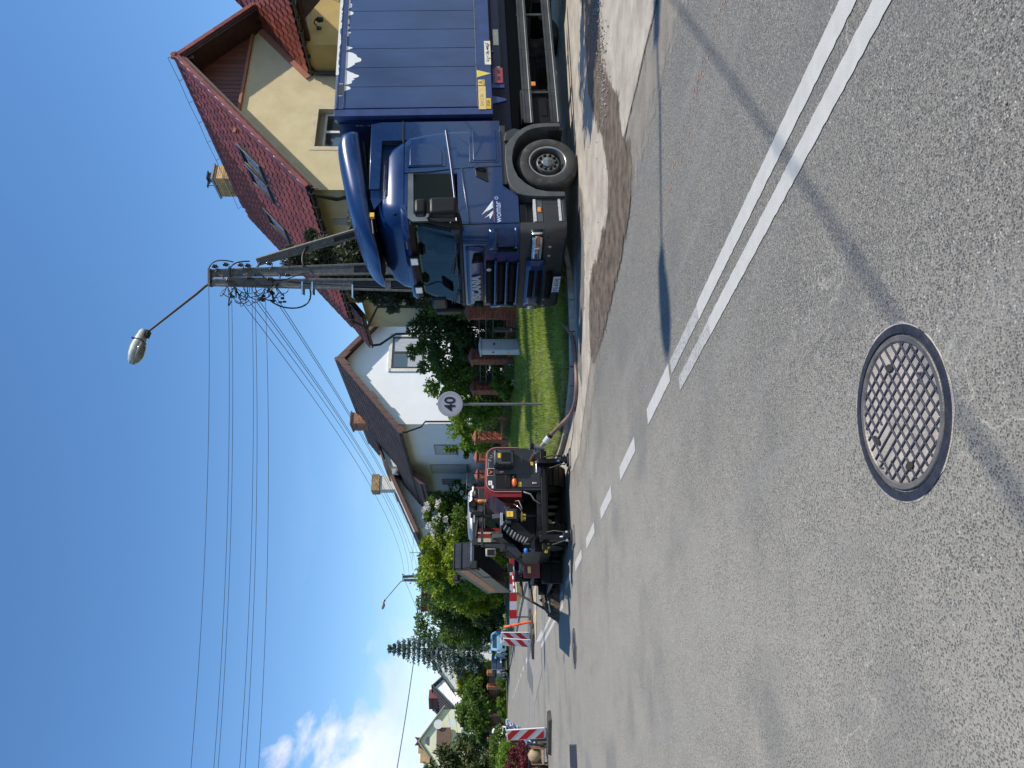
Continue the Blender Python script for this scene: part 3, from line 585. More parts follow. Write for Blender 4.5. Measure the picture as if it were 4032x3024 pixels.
patch('windscreen', [(.06, 2.03), (CW-.06, 2.03), (CW-.12, 2.76), (.12, 2.76)], thin, 26, 8, .008, thick=.004)
patch('windscreen_seal', [(.03, 1.97), (CW-.03, 1.97), (CW-.03, 2.035), (.03, 2.035)], m_blk, 26, 1, .012)
patch('windscreen_seal', [(.02, 1.98), (.07, 1.98), (.14, 2.78), (.09, 2.78)], m_blk, 2, 6, .012)
patch('windscreen_seal', [(CW-.07, 1.98), (CW-.02, 1.98), (CW-.09, 2.78), (CW-.14, 2.78)], m_blk, 2, 6, .012)
patch('a_pillar_trim', [(-.0+.005, 2.03), (.045, 2.03), (.10, 2.78), (.04, 2.78)], m_plas, 3, 6, .010)
for y0, y1, z1 in ((.15, 1.15, 2.16), (1.2, 2.25, 2.18)):     # wipers
    b = B(); b.tube([(xr(y0, 2.02)-.03, y0, 2.0), (xr((y0+y1)/2, 2.10)-.03, (y0+y1)/2, 2.10), (xr(y1, z1)-.02, y1, z1)], .009, 6); b.tube([(xr(y0+.25, 2.05)-.02, y0+.25, 2.045), (xr(y1, z1+.02)-.02, y1, z1+.05)], .007, 5); obj('wiper', b, m_blk, truck)
# sun visor with lamps
b = B(); n = 24; rings = []
for i in range(n+1):
    y = .0+CW*i/n; x = xr(y, 2.85, .02); dx = .13*sin(pi*min(1, (i+1)/3))*1 if i < 2 else .13
    rings.append([(x+.03, y, 2.96), (x-.10, y, 2.94), (x-.17, y, 2.86), (x-.155, y, 2.82), (x-.05, y, 2.86), (x+.03, y, 2.88)])
b.loft(rings); obj('sun_visor', b, m_blue, truck, smooth=50)
b = B(); rings = []
for i in range(n+1):
    y = .02+(CW-.04)*i/n; x = xr(y, 2.85, .02); rings.append([(x+.02, y, 2.86), (x-.135, y, 2.83), (x-.115, y, 2.745), (x+.0, y, 2.76)])
b.loft(rings); obj('visor_underside', b, m_blk, truck, smooth=50)
for y in (.86, 1.80):
    b = B(); x = xr(y, 2.85, .18); b.box((x+.01, y, 2.80), (.09, .24, .17)); o = obj('visor_lamp', b, m_blk, truck, bevel=.015)
    b = B(); b.box((x-.038, y, 2.80), (.012, .19, .12)); obj('lens', b, mat('white_lamp_glass', (.66, .67, .70), .12, 0, var=.15, scale=30, coat=1), o, bevel=.004)
b = B(); x = xr(.45, 2.88, .17); b.box((x-.01, .46, 2.885), (.02, .22, .05)); o = obj('marker_lamp', b, m_blk, truck, bevel=.006)
for i in range(4): b = B(); b.lathe([(0, -.022), (.014, -.018), (.016, -.01)], 'x', n=10); obj('bulb', b, m_lens, o, loc=(x, .385+i*.05, 2.885))
# seams, blind window, side window
b = B(); S_ = .004
def side(name, pts, m, d=.006, y=0., bev=0, par=truck, far=False, **k):
    b = B(); b.prism(pts, y-d, y+.01, 'xz'); o = obj(name, b, m, par, bevel=bev, **k)
    return o
def rrect(x0, z0, x1, z1, r, n=4, radii=None):
    rs = radii or (r, r, r, r); P = []
    for (cx, cz, a0, q) in ((x1, z1, 0, rs[0]), (x0, z1, pi/2, rs[1]), (x0, z0, pi, rs[2]), (x1, z0, 1.5*pi, rs[3])):
        sx = cx-q if cx == x1 else cx+q; sz = cz-q if cz == z1 else cz+q
        for i in range(n+1): a = a0+pi/2*i/n; P.append((sx+q*cos(a), sz+q*sin(a)))
    return P
side('side_window_frame', [(-.235, 2.80), (-.28, 2.845), (-1.12, 2.845), (-1.20, 2.76), (-1.20, 2.04), (-1.0, 2.02), (-.245, 2.155)], m_blk, .008)
side('side_window', [(-.25, 2.76), (-1.03, 2.76), (-1.03, 2.05), (-.25, 2.17)], m_glass, .011)
side('window_deflector', [(-.245, 2.835), (-1.115, 2.835), (-1.19, 2.76), (-1.19, 2.50), (-1.05, 2.50), (-1.05, 2.74), (-.245, 2.75)], mat('smoked_visor', (.10, .105, .105), .25, 0, var=.3, scale=3, coat=.6), .022)
b = B()
for px in ([(-.20, 2.92), (-.195, 2.5), (-.155, 2.19), (-.12, 1.75), (-.11, 1.30)], [(-1.25, 2.03), (-1.25, 1.8), (-1.245, 1.06)], [(.55, 2.915), (-.18, 2.915), (-1.16, 2.905), (-1.25, 2.86)]):
    for i in range(len(px)-1):
        a, c = Vector((px[i][0], -.0015+(.02 if px[i][1] > 2.85 else 0), px[i][1])), Vector((px[i+1][0], -.0015+(.02 if px[i+1][1] > 2.85 else 0), px[i+1][1])); b.tube([a, c], .0065, 5)
obj('panel_gap', b, mat('panel_gap_black', (.004, .005, .010), .8), truck)
side('blind_window', rrect(-.085, 2.22, .40, 2.86, .1, 5, (.12, .03, .02, .24)), m_blue, .004)
side('blind_window_panel', rrect(-.07, 2.27, .35, 2.81, .1, 5, (.09, .02, .01, .20)), m_blue, .016, bev=.012)
side('locker_frame', rrect(-.02, 1.33, .72, 1.82, .03), m_blue, .008, bev=.004)
side('locker_door', rrect(.01, 1.37, .685, 1.76, .03), m_blue, .016, bev=.007)
side('door_moulding', [(-.14, 1.98), (-1.24, 1.86), (-1.24, 1.835), (-.14, 1.94)], m_blue, .02, bev=.012)
b = B(); b.grid(30, 6, lambda u, v: (.66-u*1.86, -.004-.020*sin(pi*v), 2.205-.155*u+(v-.5)*.05-.015*sin(pi*u))); obj('waist_moulding', b, m_blue, truck, smooth=80)
o = side('door_handle', [(-.115, 1.745), (-.115, 1.535), (-.34, 1.53), (-.425, 1.52), (-.42, 1.56), (-.31, 1.72)], m_blk, .014, bev=.006)
b = B(); b.tube([(-.16, -.03, 1.72), (-.17, -.055, 1.66), (-.19, -.055, 1.60), (-.20, -.03, 1.57)], .018, 8); obj('grip', b, m_blk, o, smooth=60)
# side panel behind the cab (air fairing)
b = B(); b.b2((.50, .03, 1.29), (.90, .075, 3.30)); b.prism([(.50, 3.28), (.90, 3.28), (.86, 3.47), (-.50, 3.47), (-.5, 3.30)], .03, .085, 'xz'); obj('side_fairing', b, m_blue, truck, bevel=.008)
b = B(); b.b2((.50, CW-.075, 1.29), (.90, CW-.03, 3.47)); obj('side_fairing', b, m_blue, truck, bevel=.008)
b = B(); b.prism([(.52, 2.6), (.52, 3.46), (-.60, 3.46), (-.80, 3.40), (-.55, 3.22), (.1, 3.1), (.3, 2.8)], .165, .19, 'xz'); obj('side_fairing', b, m_blue, truck)
b = B(); b.b2((.44, .012, 2.925), (.905, .03, 2.94)); obj('fairing_seam', b, m_print, truck)
# roof deflector
b = B(); rings = []
xs = [.86, .70, .45, .13, -.2, -.51, -.8, -1.05, -1.25, -1.36]
for x in xs:
    zt = float(np.interp(x, [-1.36, -1.25, -1.13, -.83, -.51, .13, .55, .66, .78, .86], [3.40, 3.52, 3.62, 3.77, 3.88, 4.02, 4.10, 4.12, 4.05, 3.95])); zl = float(np.interp(x, [-1.36, -.9, .42, .86], [3.36, 3.46, 3.64, 3.70]))
    e = float(np.interp(x, [-1.36, -1.1, -.6, .2, .9], [.75, .42, .20, .12, .10])); r = []
    prof = [(e-.03, zl), (e-.05, zl+(zt-zl)*.35), (e-.01, zl+(zt-zl)*.72), (e+.10, zl+(zt-zl)*.93), (e+.28, zt)]
    k_ = 1.0
    for (y, z) in prof: r.append((x, y, z))
    r.append((x, CW/2, zt+.03)); r += [(x, CW-y, z) for (y, z) in prof[::-1]]
    r += [(x, CW-e-.05, zl+.01), (x, CW/2, zl+.05), (x, e+.05, zl+.01)]
    rings.append(r)
b.loft(rings); o = obj('roof_deflector', b, m_blue, truck, smooth=50)
o.modifiers.new('s', 'SUBSURF').levels = 1; o.modifiers['s'].render_levels = 2
b = B(); b.b2((-1.0, .4, 3.44), (.7, CW-.4, 3.56)); b.tube([(-1.15, .35, 3.42), (.6, .18, 3.62)], .02); b.tube([(-1.0, .5, 3.40), (.6, .4, 3.60)], .018); obj('deflector_bracket', b, m_blk, truck)
b = B(); b.b2((-.92, .20, 3.40), (-.84, .26, 3.47)); obj('warning_tag', b, m_yel, truck)
for x, y, z in ((-.30, .02, 3.36), (-.98, -.0, 3.05)):
    b = B(); b.lathe([(0, -.035), (.02, -.03), (.026, 0), (.026, .02)], 'y', (x, y+.07, z), 12); obj('side_fixing', b, m_blk, truck)
# front: grille, badge slats, lettering
m_gr = mat('grille_black', (.002, .002, .0025), .6, spec=.1)
for (y0, y1, z0, z1) in ((.66, 2.10, 1.46, 1.60), (.70, 2.10, 1.27, 1.40), (.71, 2.10, 1.08, 1.215)):
    o = patch('grille_slot', [(y0, z0), (y1, z0), (y1-.01, z1), (y0+.02, z1)], m_gr, 16, 2, .004)
    patch('grille_slat', [(y0-.02, z0-.045), (y1+.02, z0-.045), (y1+.03, z0), (y0-.03, z0)], m_blue, 16, 1, .03, thick=.03)
for (y0, z0) in ((.44, 1.66), (2.0, 1.66)): patch('air_inlet', [(y0, z0), (y0+.24, z0-.02), (y0+.28, z0+.18), (y0+.02, z0+.14)], m_gr, 4, 2, .024)
patch('bonnet_panel', [(.30, 1.63), (CW-.25, 1.63), (CW-.22, 1.93), (.30, 1.93)], m_blue, 20, 4, .010)
M_ = lambda y, z, off=.018: face_M((xr(y, z, off), y, z), (0, -1, 0), (0, 0, 1))
text('lettering', 'SCANIA', .215, m_silver, truck, M_(1.43, 1.765, .045), .012, .92, .006)
b = B(); b.lathe([(0, -.01), (.035, -.008), (.045, 0)], 'x', (xr(.93, 1.55, .01), .93, 1.55), 16); obj('badge', b, m_silver, truck)
patch('corner_deflector', [(.02, 1.42), (.29, 1.40), (.31, 1.54), (.02, 1.54)], m_blue, 8, 2, .03, thick=.04)
patch('corner_deflector', [(.015, 1.08), (.30, 1.08), (.30, 1.13), (.015, 1.13)], m_blue, 8, 1, .02, thick=.03)
patch('corner_duct', [(.31, 1.09), (.42, 1.09), (.43, 1.41), (.31, 1.41)], m_gr, 3, 3, .006)
patch('corner_deflector', [(CW-.3, 1.10), (CW-.02, 1.10), (CW-.02, 1.52), (CW-.3, 1.52)], m_blue, 8, 2, .02, thick=.03)
# bumper
b = B(); b.loft([ring(-1.50+i_, -.80, .01, CW-.01, z, .20, .02, .05) for z, i_ in ((.29, .06), (.33, .01), (.6, -.02), (.66, -.02))]); obj('bumper', b, m_plas, truck, smooth=40)
b = B(); b.loft([ring(-1.49, -1.225, .01, CW-.01, z, .20, .02, .05) for z in (.662, .8, .93, 1.045)]); obj('bumper_upper', b, m_plas, truck, smooth=40)
def bx(y, z, off=0):
    r = .20; d = min(y-.01, CW-.01-y); x = -1.51; 
    if d < r: x += r-sqrt(max(0, r*r-(r-d)**2))
    return x-.05*max(0, 1-((y-CW/2)/(CW/2))**2)-off
def bpatch(name, y0, y1, z0, z1, m, off, thick=.02, sl=0, par=None, nu=10):
    b = B(); b.grid(nu, 3, lambda u, v: (bx(y0+(y1-y0)*u, 0, off)+sl*v, y0+(y1-y0)*u, z0+(z1-z0)*v)); o = obj(name, b, m, par or truck, smooth=60); md = o.modifiers.new('t', 'SOLIDIFY'); md.thickness = thick; md.offset = 0; return o
bpatch('lower_grille', .60, 2.10, .62, .93, m_blue, .02, .06); 
for z0, z1 in ((.66, .74), (.79, .88)): bpatch('lower_grille_slot', .86, 1.75, z0, z1, m_gr, .052, .01)
bpatch('bumper_step', .95, 1.85, .46, .57, m_gr, .03, .01)
for (y0, y1, s_) in ((.015, .57, 1), (CW-.57, CW-.015, -1)):
    h = bpatch('headlamp', y0, y1, .68, .87, m_blk, .012, .03)
    ym = y0+(y1-y0)*(.40 if s_ > 0 else .6)
    bpatch('lens', y0+.01, y1-.01, .695, .855, m_lens, .030, .006, par=h)
    a_, c_ = (y0+.04, ym-.02) if s_ > 0 else (ym+.02, y1-.04)
    bpatch('indicator', a_, c_, .73, .80, mat('amber_lens', (.30, .10, .03), .2, 0, var=.3, scale=40, coat=1), .036, .006, par=h)
    q = (ym+.02, y1-.03) if s_ > 0 else (y0+.03, ym-.02); bpatch('reflector', q[0], q[1], .73, .835, mat('mirror_reflector', (.75, .78, .8), .08, 1, var=.25, scale=20), .035, .004, par=h)
for y in (.28, .52, CW-.5, CW-.26):
    b = B(); b.lathe([(0, -.012), (.035, -.01), (.05, 0), (.056, .015)], 'x', (bx(y, 0, -.004), y, .575), 18); obj('fog_lamp', b, m_lens, truck, smooth=40)
b = B(); b.lathe([(0, .0), (.018, -.002), (.022, .01)], 'x', (bx(.10, 0, .0), .10, .60), 12); obj('towing_eye_cover', b, m_gr, truck)
pl = B(); pl.box((bx(1.32, 0, .055), 1.32, .385), (.012, .52, .125)); plate = obj('number_plate', pl, mat('plate_white', (.72, .72, .70), .4, var=.05), truck, bevel=.004)
b = B(); b.box((bx(1.32, 0, .055)-.007, 1.32+.24, .385), (.003, .035, .11)); obj('plate_band', b, mat('plate_blue', (.02, .06, .35), .4), plate)
text('lettering', 'FG 6534J', .115, mat('plate_ink', (.03, .03, .06), .5), plate, face_M((bx(1.32, 0, .055)-.008, 1.31, .383), (0, -1, 0), (0, 0, 1)), .001, .95)
# steps between bumper and wheel
b = B(); b.b2((-1.22, .14, .30), (-.78, .5, 1.04)); b.b2((-1.22, .06, .92), (-.84, .14, 1.04)); obj('step_housing', b, m_blk, truck, bevel=.01)
b = B(); b.b2((-1.225, .012, .665), (-.785, .15, .79)); obj('step_beam', b, m_plas2, truck, bevel=.006)
b = B(); b.b2((-1.225, .004, .30), (-.785, .15, .345)); b.b2((-.80, .02, .29), (-.76, .20, .82)); obj('step_frame', b, m_plas, truck, bevel=.006)
for z in (.395, .80):
    b = B(); b.b2((-1.22, .002, z-.028), (-.79, .15, z+.014))
    for i in range(9): b.add([(-1.21+i*.047, -.002, z-.026), (-1.195+i*.047, -.002, z-.026), (-1.175+i*.047, -.002, z+.012), (-1.19+i*.047, -.002, z+.012)], [(0, 1, 2, 3)])
    obj('step_tread', b, m_alu, truck)
b = B(); b.b2((-1.04, .0, .69), (-.945, .014, .745)); obj('side_marker', b, m_org, truck, bevel=.003)
b = B(); b.lathe([(.02, -.01), (.035, -.012), (.04, .02)], 'y', (-1.19, .13, .92), 14); obj('filler_cap', b, m_plas, truck)
# mudguard
OUT = [(.77, .27), (.775, .47), (.76, .70), (.70, .86), (.60, .99), (.42, 1.14), (.30, 1.215), (-.06, 1.225), (-.42, 1.205), (-.56, 1.16), (-.69, 1.06), (-.735, .95), (-.76, .70), (-.765, .285)]
INN = [(-.675, .285), (-.665, .56), (-.62, .74), (-.51, .90), (-.34, 1.04), (-.13, 1.105), (.02, 1.115), (.23, 1.085), (.45, 1.0), (.60, .85), (.66, .72), (.69, .53), (.69, .27)]
for (ya, yb) in ((-.035, .52), (CW-.50, CW+.03)):
    b = B(); n_ = len(OUT)
    import bisect
    P_o = OUT; P_i = INN[::-1]+[INN[0]]
    m_ = 26
    def samp(P, q):
        L_ = [0]
        for i in range(1, len(P)): L_.append(L_[-1]+math.dist(P[i], P[i-1]))
        x = q*L_[-1]; i = min(len(P)-2, max(0, bisect.bisect(L_, x)-1)); f = (x-L_[i])/(L_[i+1]-L_[i]); return (P[i][0]+(P[i+1][0]-P[i][0])*f, P[i][1]+(P[i+1][1]-P[i][1])*f)
    rings = []
    for i in range(m_+1):
        o_ = samp(OUT, i/m_); q_ = samp(INN[::-1], i/m_); rings.append([(o_[0], ya, o_[1]), (q_[0], ya, q_[1]), (q_[0], yb, q_[1]), (o_[0], yb, o_[1])])
    b.loft(rings); obj('mudguard', b, m_plas2, truck, smooth=35, bevel=.006)
b = B(); b.prism([(.66, .93), (.70, 1.06), (.62, 1.20), (.42, 1.235), (.44, 1.12)], .0, .1, 'xz'); b.b2((-.46, .02, 1.20), (.78, .3, 1.30)); obj('mudguard_bracket', b, m_plas, truck, bevel=.01)
b = B(); b.b2((.69, .06, .22), (.75, .48, .5)); b.add([(.76, .02, .27), (.90, .02, .19), (.90, .05, .20), (.76, .05, .29)], [(0, 1, 2, 3)]); obj('mud_flap', b, m_plas, truck)
# wheels
def wheel(x, y, sgn, dual=False, drop=0):
    e = link('wheel', None, truck, (x, y, .515+drop), (0, 0, 0 if sgn < 0 else pi))
    for k in ((0, .34) if dual else (0,)):
        b = B(); b.lathe([(.29, .04), (.31, .012), (.36, .0), (.44, .004), (.487, .026), (.508, .06), (.515, .10), (.515, .24), (.508, .28), (.487, .31), (.44, .335), (.31, .33), (.29, .30)], 'y', (0, k, 0), 64, cap=False)
        for i in range(40):
            pass
        obj('tyre', b, m_tyre, e, smooth=50)
    b = B(); b.lathe([(.312, .02), (.318, .008), (.306, .004), (.294, .010), (.288, .03)], 'y', n=56, cap=False); obj('rim_lip', b, m_rimedge, e, smooth=50)
    d_ = .11 if not dual else .16
    b = B(); b.lathe([(.290, .02), (.270, .06), (.262, d_+.05), (.235, d_+.055), (.200, d_), (.190, .048), (.184, .040), (.0, .045)] if not dual else [(.290, .02), (.275, .08), (.262, .2), (.20, .20), (.17, .12), (.12, .10), (.11, .06), (0, .06)], 'y', n=56, cap=False); obj('rim', b, m_rim, e, smooth=35)
    if not dual:
        b = B(); b.lathe([(0, .004), (.085, .004), (.098, .012), (.102, .044)], 'y', n=36); obj('hub_cap', b, mat('brushed_hub', (.23, .235, .23), .3, .8, var=.15, scale=20), e, smooth=40)
        for i in range(10):
            a = 2*pi*i/10+.31; b = B(); b.lathe([(0, -.010), (.012, -.008), (.022, .002), (.027, .02), (.027, .046)], 'y', (.142*cos(a), 0, .142*sin(a)), 12); obj('wheel_nut', b, m_blk, e, smooth=50)
        b = B(); b.lathe([(.104, .036), (.176, .034), (.186, .042), (.192, .07)], 'y', n=48, cap=False); obj('hub_plate', b, mat('grey_hub_plate', (.17, .17, .165), .4, .35, var=.15, scale=12), e, smooth=40)
        for i in range(14):
            a = 2*pi*i/14; b = B(); b.lathe([(0, 0), (.016, 0), (.018, .006)], 'y', (.222*cos(a), d_+.018, .222*sin(a)), 10); obj('vent_hole', b, m_print, e)
        text('lettering', 'SCANIA', .042, m_rim, e, face_M((0, .0165, 0), (1, 0, 0), (0, 0, 1)) @ Matrix.Rotation(2.6, 4, 'Z'), .001, 1)
    return e
wheel(0, .02, -1); wheel(0, CW-.0, 1); wheel(5.0, .04, -1, True, -.166); wheel(5.0, CW-.02, 1, True, -.166)
# chassis
b = B(); b.b2((-1.2, .82, .75), (9.0, .90, 1.02)); b.b2((-1.2, 1.52, .75), (9.0, 1.60, 1.02)); 
for x in (.0, 1.3, 2.6, 3.9, 5.2, 6.5, 7.8): b.b2((x, .9, .8), (x+.1, 1.52, .95))
b.b2((-1.1, .5, .45), (.3, 1.9, 1.25)); b.b2((-.06, .35, .46), (.06, 2.1, .58)); b.b2((4.92, .4, .30), (5.08, 2.0, .46)); obj('chassis', b, m_chas, truck)
for (x0, x1, y0, y1, z0, z1) in ((1.0, 1.7, .12, .7, .42, .9), (2.55, 4.1, CW-.75, CW-.08, .38, .95), (1.1, 2.3, CW-.75, CW-.08, .38, .95)):
    b = B(); b.b2((x0, y0, z0), (x1, y1, z1)); obj('side_tank' if x0 > 1.5 else 'battery_tray', b, m_chas, truck, bevel=.03)
b = B(); b.lathe([(.062, -.12), (.072, -.12), (.078, 0), (.078, .4)], 'y', (2.13, .30, .27), 20); b.lathe([(.0, -.09), (.06, -.10)], 'y', (2.13, .30, .27), 20); obj('exhaust_pipe', b, mat('burnt_pipe', (.16, .14, .12), .5, .6, var=.3, scale=12), truck, smooth=50)
for z in (.705, .24):
    for x0, x1 in ((.86, 1.60), (1.605, 2.55), (2.555, 4.15)):
        b = B(); pr = [(0, 0), (0, .155), (.012, .165), (.03, .165), (.03, .13), (.022, .12), (.022, .045), (.03, .035), (.03, 0)]
        b.prism([(.055-p[0] if False else .04+(.03-p[0]), z+p[1]) for p in pr], x0, x1, 'yz'); obj('side_rail', b, m_rail, truck)
for x in (1.55, 3.45):
    b = B(); b.b2((x, .075, .27), (x+.05, .10, .88)); b.b2((x, .08, .60), (x+.05, .9, .66)); obj('rail_post', b, m_rail, truck)
b = B(); b.b2((1.70, .045, .62), (1.79, .07, .70)); obj('side_marker', b, m_org, truck, bevel=.004)
b = B(); b.b2((.90, .10, .38), (1.45, .16, .70)); b.b2((1.05, .09, .45), (1.40, .10, .55)); obj('control_box', b, m_chas, truck)
# box body
X0, X1 = 1.03, 8.75; ZB, ZT = 1.395, 4.11
box = empty('box_body', (3.748, 12.817, 0), 'dark blue panelled swap body with torn white film along its top, resting on the lorry', 'swap body', (0, TZ, R(24)))
b = B(); b.b2((X0+.02, .05, ZB+.03), (X1-.02, 2.53, ZT-.03)); obj('inner_box', b, m_bdark, box)
b = B(); b.b2((X0, .012, ZB), (X0+.15, .1, ZT)); obj('corner_post', b, m_bframe, box, bevel=.006)
b = B(); b.b2((X0, 2.46, ZB), (X0+.15, 2.55, ZT)); obj('corner_post', b, m_bframe, box, bevel=.006)
b = B(); b.b2((X0+.152, .004, 3.965), (X1, .1, ZT-.002)); b.b2((X0+.152, -.004, 4.05), (X1, .012, 4.09)); obj('top_rail', b, m_bframe, box, bevel=.006)
b = B(); b.b2((X0+.152, .004, ZB+.002), (X1, .1, 1.655)); obj('bottom_rail', b, m_bframe, box, bevel=.006)
b = B(); b.b2((X0+.16, -.001, 1.652), (X1, .006, 1.664)); b.b2((X0+.16, -.001, 3.955), (X1, .006, 3.963)); obj('rail_seam', b, mat('scuffed_seam', (.20, .21, .24), .5, .3, var=.4, scale=20), box)
b = B(); b.b2((X0-.005, .2, ZB+.06), (X0+.02, 2.4, ZT-.06)); obj('front_wall', b, m_bdark, box)
sx_ = [1.205, 1.69, 2.14, 2.595, 3.06, 3.53]+[3.53+.47*i for i in range(1, 12)]
for i in range(len(sx_)-1):
    if sx_[i] > X1-.3: break
    b = B(); b.b2((sx_[i]+.004, .018, 1.665), (min(sx_[i+1], X1)-.004, .06, 3.955)); obj('side_panel', b, m_blued, box, bevel=.003)
# torn white film along the top of the panels
r_ = random.Random(11)
def torn(x0, x1, zt, depth, name='torn_film', m=None):
    n_ = max(6, int((x1-x0)/.018)); pts = []; h = depth*.5
    for i in range(n_+1):
        u = i/n_; h = max(.012, h+r_.uniform(-.045, .045)); env = sin(pi*u)**.6
        pts.append((x0+(x1-x0)*u, zt-min(depth, h)*env-.01))
    b = B(); V = [(p[0], .0155, p[1]) for p in pts]+[(p[0], .0155, zt) for p in pts]; k = n_+1
    V += [(v[0], .018, v[2]) for v in V]
    b.add(V, [(i, i+1, k+i+1, k+i) for i in range(n_)]+[(2*k+i, 3*k+i, 3*k+i+1, 2*k+i+1) for i in range(n_)]); obj(name, b, m or m_white, box)
for (a, c, d) in ((1.60, 1.72, .12), (1.74, 2.10, .36), (2.12, 2.52, .26), (2.56, 2.66, .10), (2.90, 3.02, .07), (3.06, 3.16, .05), (3.2, 3.34, .09), (3.42, 3.54, .08), (3.6, 3.9, .12), (4.0, 4.5, .15)): torn(a, c, 3.957, d)
m_tape = mat('torn_tape_white', (.72, .72, .70), .5, var=.1, scale=20, dirt=((.50, .05, .04), 5, .56, .95), stretch=(1, 1, 1))
b = B(); V = []; n_ = 70
for i in range(n_+1): V.append((1.95+i*.05, .016, ZT+.006)); 
b.v = []
for i in range(n_+1): x = 1.95+i*.05; b.v += [(x, -.0055, 4.115), (x, -.0055, 4.085-.028*r_.random())]
b.f = [(2*i, 2*i+1, 2*i+3, 2*i+2) for i in range(n_)]; obj('torn_tape', b, m_tape, box)
b = B(); b.b2((1.47, .0, 3.98), (1.76, .004, 4.07)); o = obj('vent_grille', b, m_silver, box)
for i in range(6): b = B(); b.b2((1.49, -.006, 3.987+i*.0135), (1.74, .0, 3.994+i*.0135)); obj('vent_slat', b, m_print, o)
def sticker(name, x0, x1, z0, z1, m, y=.002, **k): b = B(); b.b2((x0, y-.001, z0), (x1, y+.003, z1)); return obj(name, b, m, box, **k)
o = sticker('sticker', 1.13, 1.655, 1.505, 1.635, m_yelp, .001)
text('lettering', 'S30CJ 30', .075, mat('faded_ink', (.42, .30, .12), .6), o, face_M((1.33, -.0015, 1.575), (1, 0, 0), (0, 0, 1)), .0005)
o = sticker('sticker', 1.14, 1.375, 1.425, 1.498, m_yel, .001); text('lettering', '-2550-', .07, m_print, o, face_M((1.257, -.0015, 1.462), (1, 0, 0), (0, 0, 1)), .0005)
o = sticker('sticker', 1.675, 1.805, 1.515, 1.635, m_yelp, .001); text('lettering', 'P', .06, m_print, o, face_M((1.74, -.0015, 1.565), (1, 0, 0), (0, 0, 1)), .0005)
b = B(); 
for a in range(3):
    p = [(1.69, 1.53), (1.79, 1.53), (1.74, 1.622)]; q0, q1 = p[a], p[(a+1) % 3]; b.tube([(q0[0], -.001, q0[1]), (q1[0], -.001, q1[1])], .003, 4)
obj('triangle_mark', b, m_print, o)
b = B(); b.prism([(1.86, 1.65), (2.035, 1.65), (1.95, 1.40)], .0, .003, 'xz'); obj('arrow_sticker', b, mat('arrow_yellow', (.70, .58, .10), .5, var=.08), box)
o = sticker('sticker', 2.16, 2.73, 1.39, 1.5, m_cream, .0)
b = B()
for i in range(60): x = r_.uniform(2.22, 2.68); z = 1.445+r_.gauss(0, .017); d = r_.uniform(.008, .03); b.b2((x, -.003, z-d*.25), (x+d, -.0015, z+d*.25))
obj('worn_print', b, m_bdark, o)
b = B(); b.b2((1.79, .08, 1.19), (2.15, .12, 1.365)); b.b2((1.70, .085, 1.17), (1.8, .125, 1.39)); o = obj('rear_fog_bracket', b, mat('hanger_blue', (.02, .035, .14), .5), truck)
b = B(); b.b2((1.79, .065, 1.185), (2.15, .082, 1.335)); o2 = obj('red_lamp', b, mat('red_painted_plate', (.30, .04, .055), .45, var=.15), truck, bevel=.006)
for x in (1.90, 2.05): b = B(); b.prism(rrect(x-.045, 1.235, x+.045, 1.29, .027, 5), .062, .068, 'xz'); obj('lamp_slot', b, m_print, o2)
b = B(); b.prism([(1.30, 1.40), (1.48, 1.40), (1.42, 1.17), (1.38, 1.14), (1.36, 1.17)], .05, .10, 'xz'); b.prism([(2.5, 1.39), (2.55, 1.39), (2.55, 1.33), (2.5, 1.33)], .04, .09); obj('body_hanger', b, mat('hanger_blue', (.02, .035, .14), .5), truck)
b = B(); b.b2((X0, .85, 1.03), (X1, 1.0, 1.39)); b.b2((X0, 1.5, 1.03), (X1, 1.65, 1.39)); b.b2((2.2, .30, 1.20), (X1, .34, 1.34)); obj('subframe', b, mat('subframe_blue', (.018, .028, .08), .6, var=.3, scale=6), truck)
b = B(); b.b2((2.95, .292, 1.22), (3.35, .298, 1.32)); b.b2((2.18, .292, 1.22), (2.42, .298, 1.28)); obj('chassis_label', b, m_cream, truck)
for i_, c_ in enumerate('43:4478'): text('lettering', c_, .085, mat('grey_stencil', (.35, .36, .38), .6), box, face_M((X0-.008, .24, 3.74-.068*i_), (0, -1, 0), (0, 0, 1)), .001, 1)
# mirrors
def mirror(pts, name='mirror'):
    pass
mir = link('mirror', None, truck)
b = B(); b.b2((-1.38, -.48, 2.03), (-1.06, -.30, 2.46)); obj('mirror_housing', b, m_blk, mir, bevel=.055, seg=4)
b = B(); b.b2((-1.33, -.44, 2.51), (-1.05, -.28, 2.69)); obj('mirror_housing', b, m_blk, mir, bevel=.05, seg=4)
b = B(); b.tube([(-1.36, -.36, 2.48), (-1.42, -.32, 2.46), (-1.43, -.25, 2.25), (-1.42, -.2, 2.03), (-1.36, -.1, 1.98)], .028, 8); b.tube([(-1.30, -.02, 2.02), (-1.38, -.2, 1.99), (-1.32, -.36, 2.02)], .03, 8); obj('mirror_arm', b, m_blk, mir, smooth=60)
b = B(); b.b2((-1.44, -.16, 1.97), (-1.27, .02, 2.17)); obj('corner_mirror_housing', b, m_blk, mir, bevel=.045, seg=4)
mir2 = link('front_mirror', None, truck); b = B(); y = CW-.42
b.tube([(xr(y, 2.75)-.1, y+.05, 2.74), (xr(y, 2.6)-.22, y, 2.63), (xr(y, 2.5)-.25, y-.02, 2.5)], .012, 6); obj('mirror_arm', b, m_blk, mir2)
b = B(); b.box((xr(y, 2.45)-.24, y-.05, 2.44), (.07, .36, .26)); o = obj('mirror_housing', b, m_blk, mir2, bevel=.05, seg=3)
mir3 = link('mirror', None, truck); b = B(); b.b2((-1.38, CW+.12, 2.03), (-1.06, CW+.30, 2.55)); obj('mirror_housing', b, m_blk, mir3, bevel=.05, seg=3)
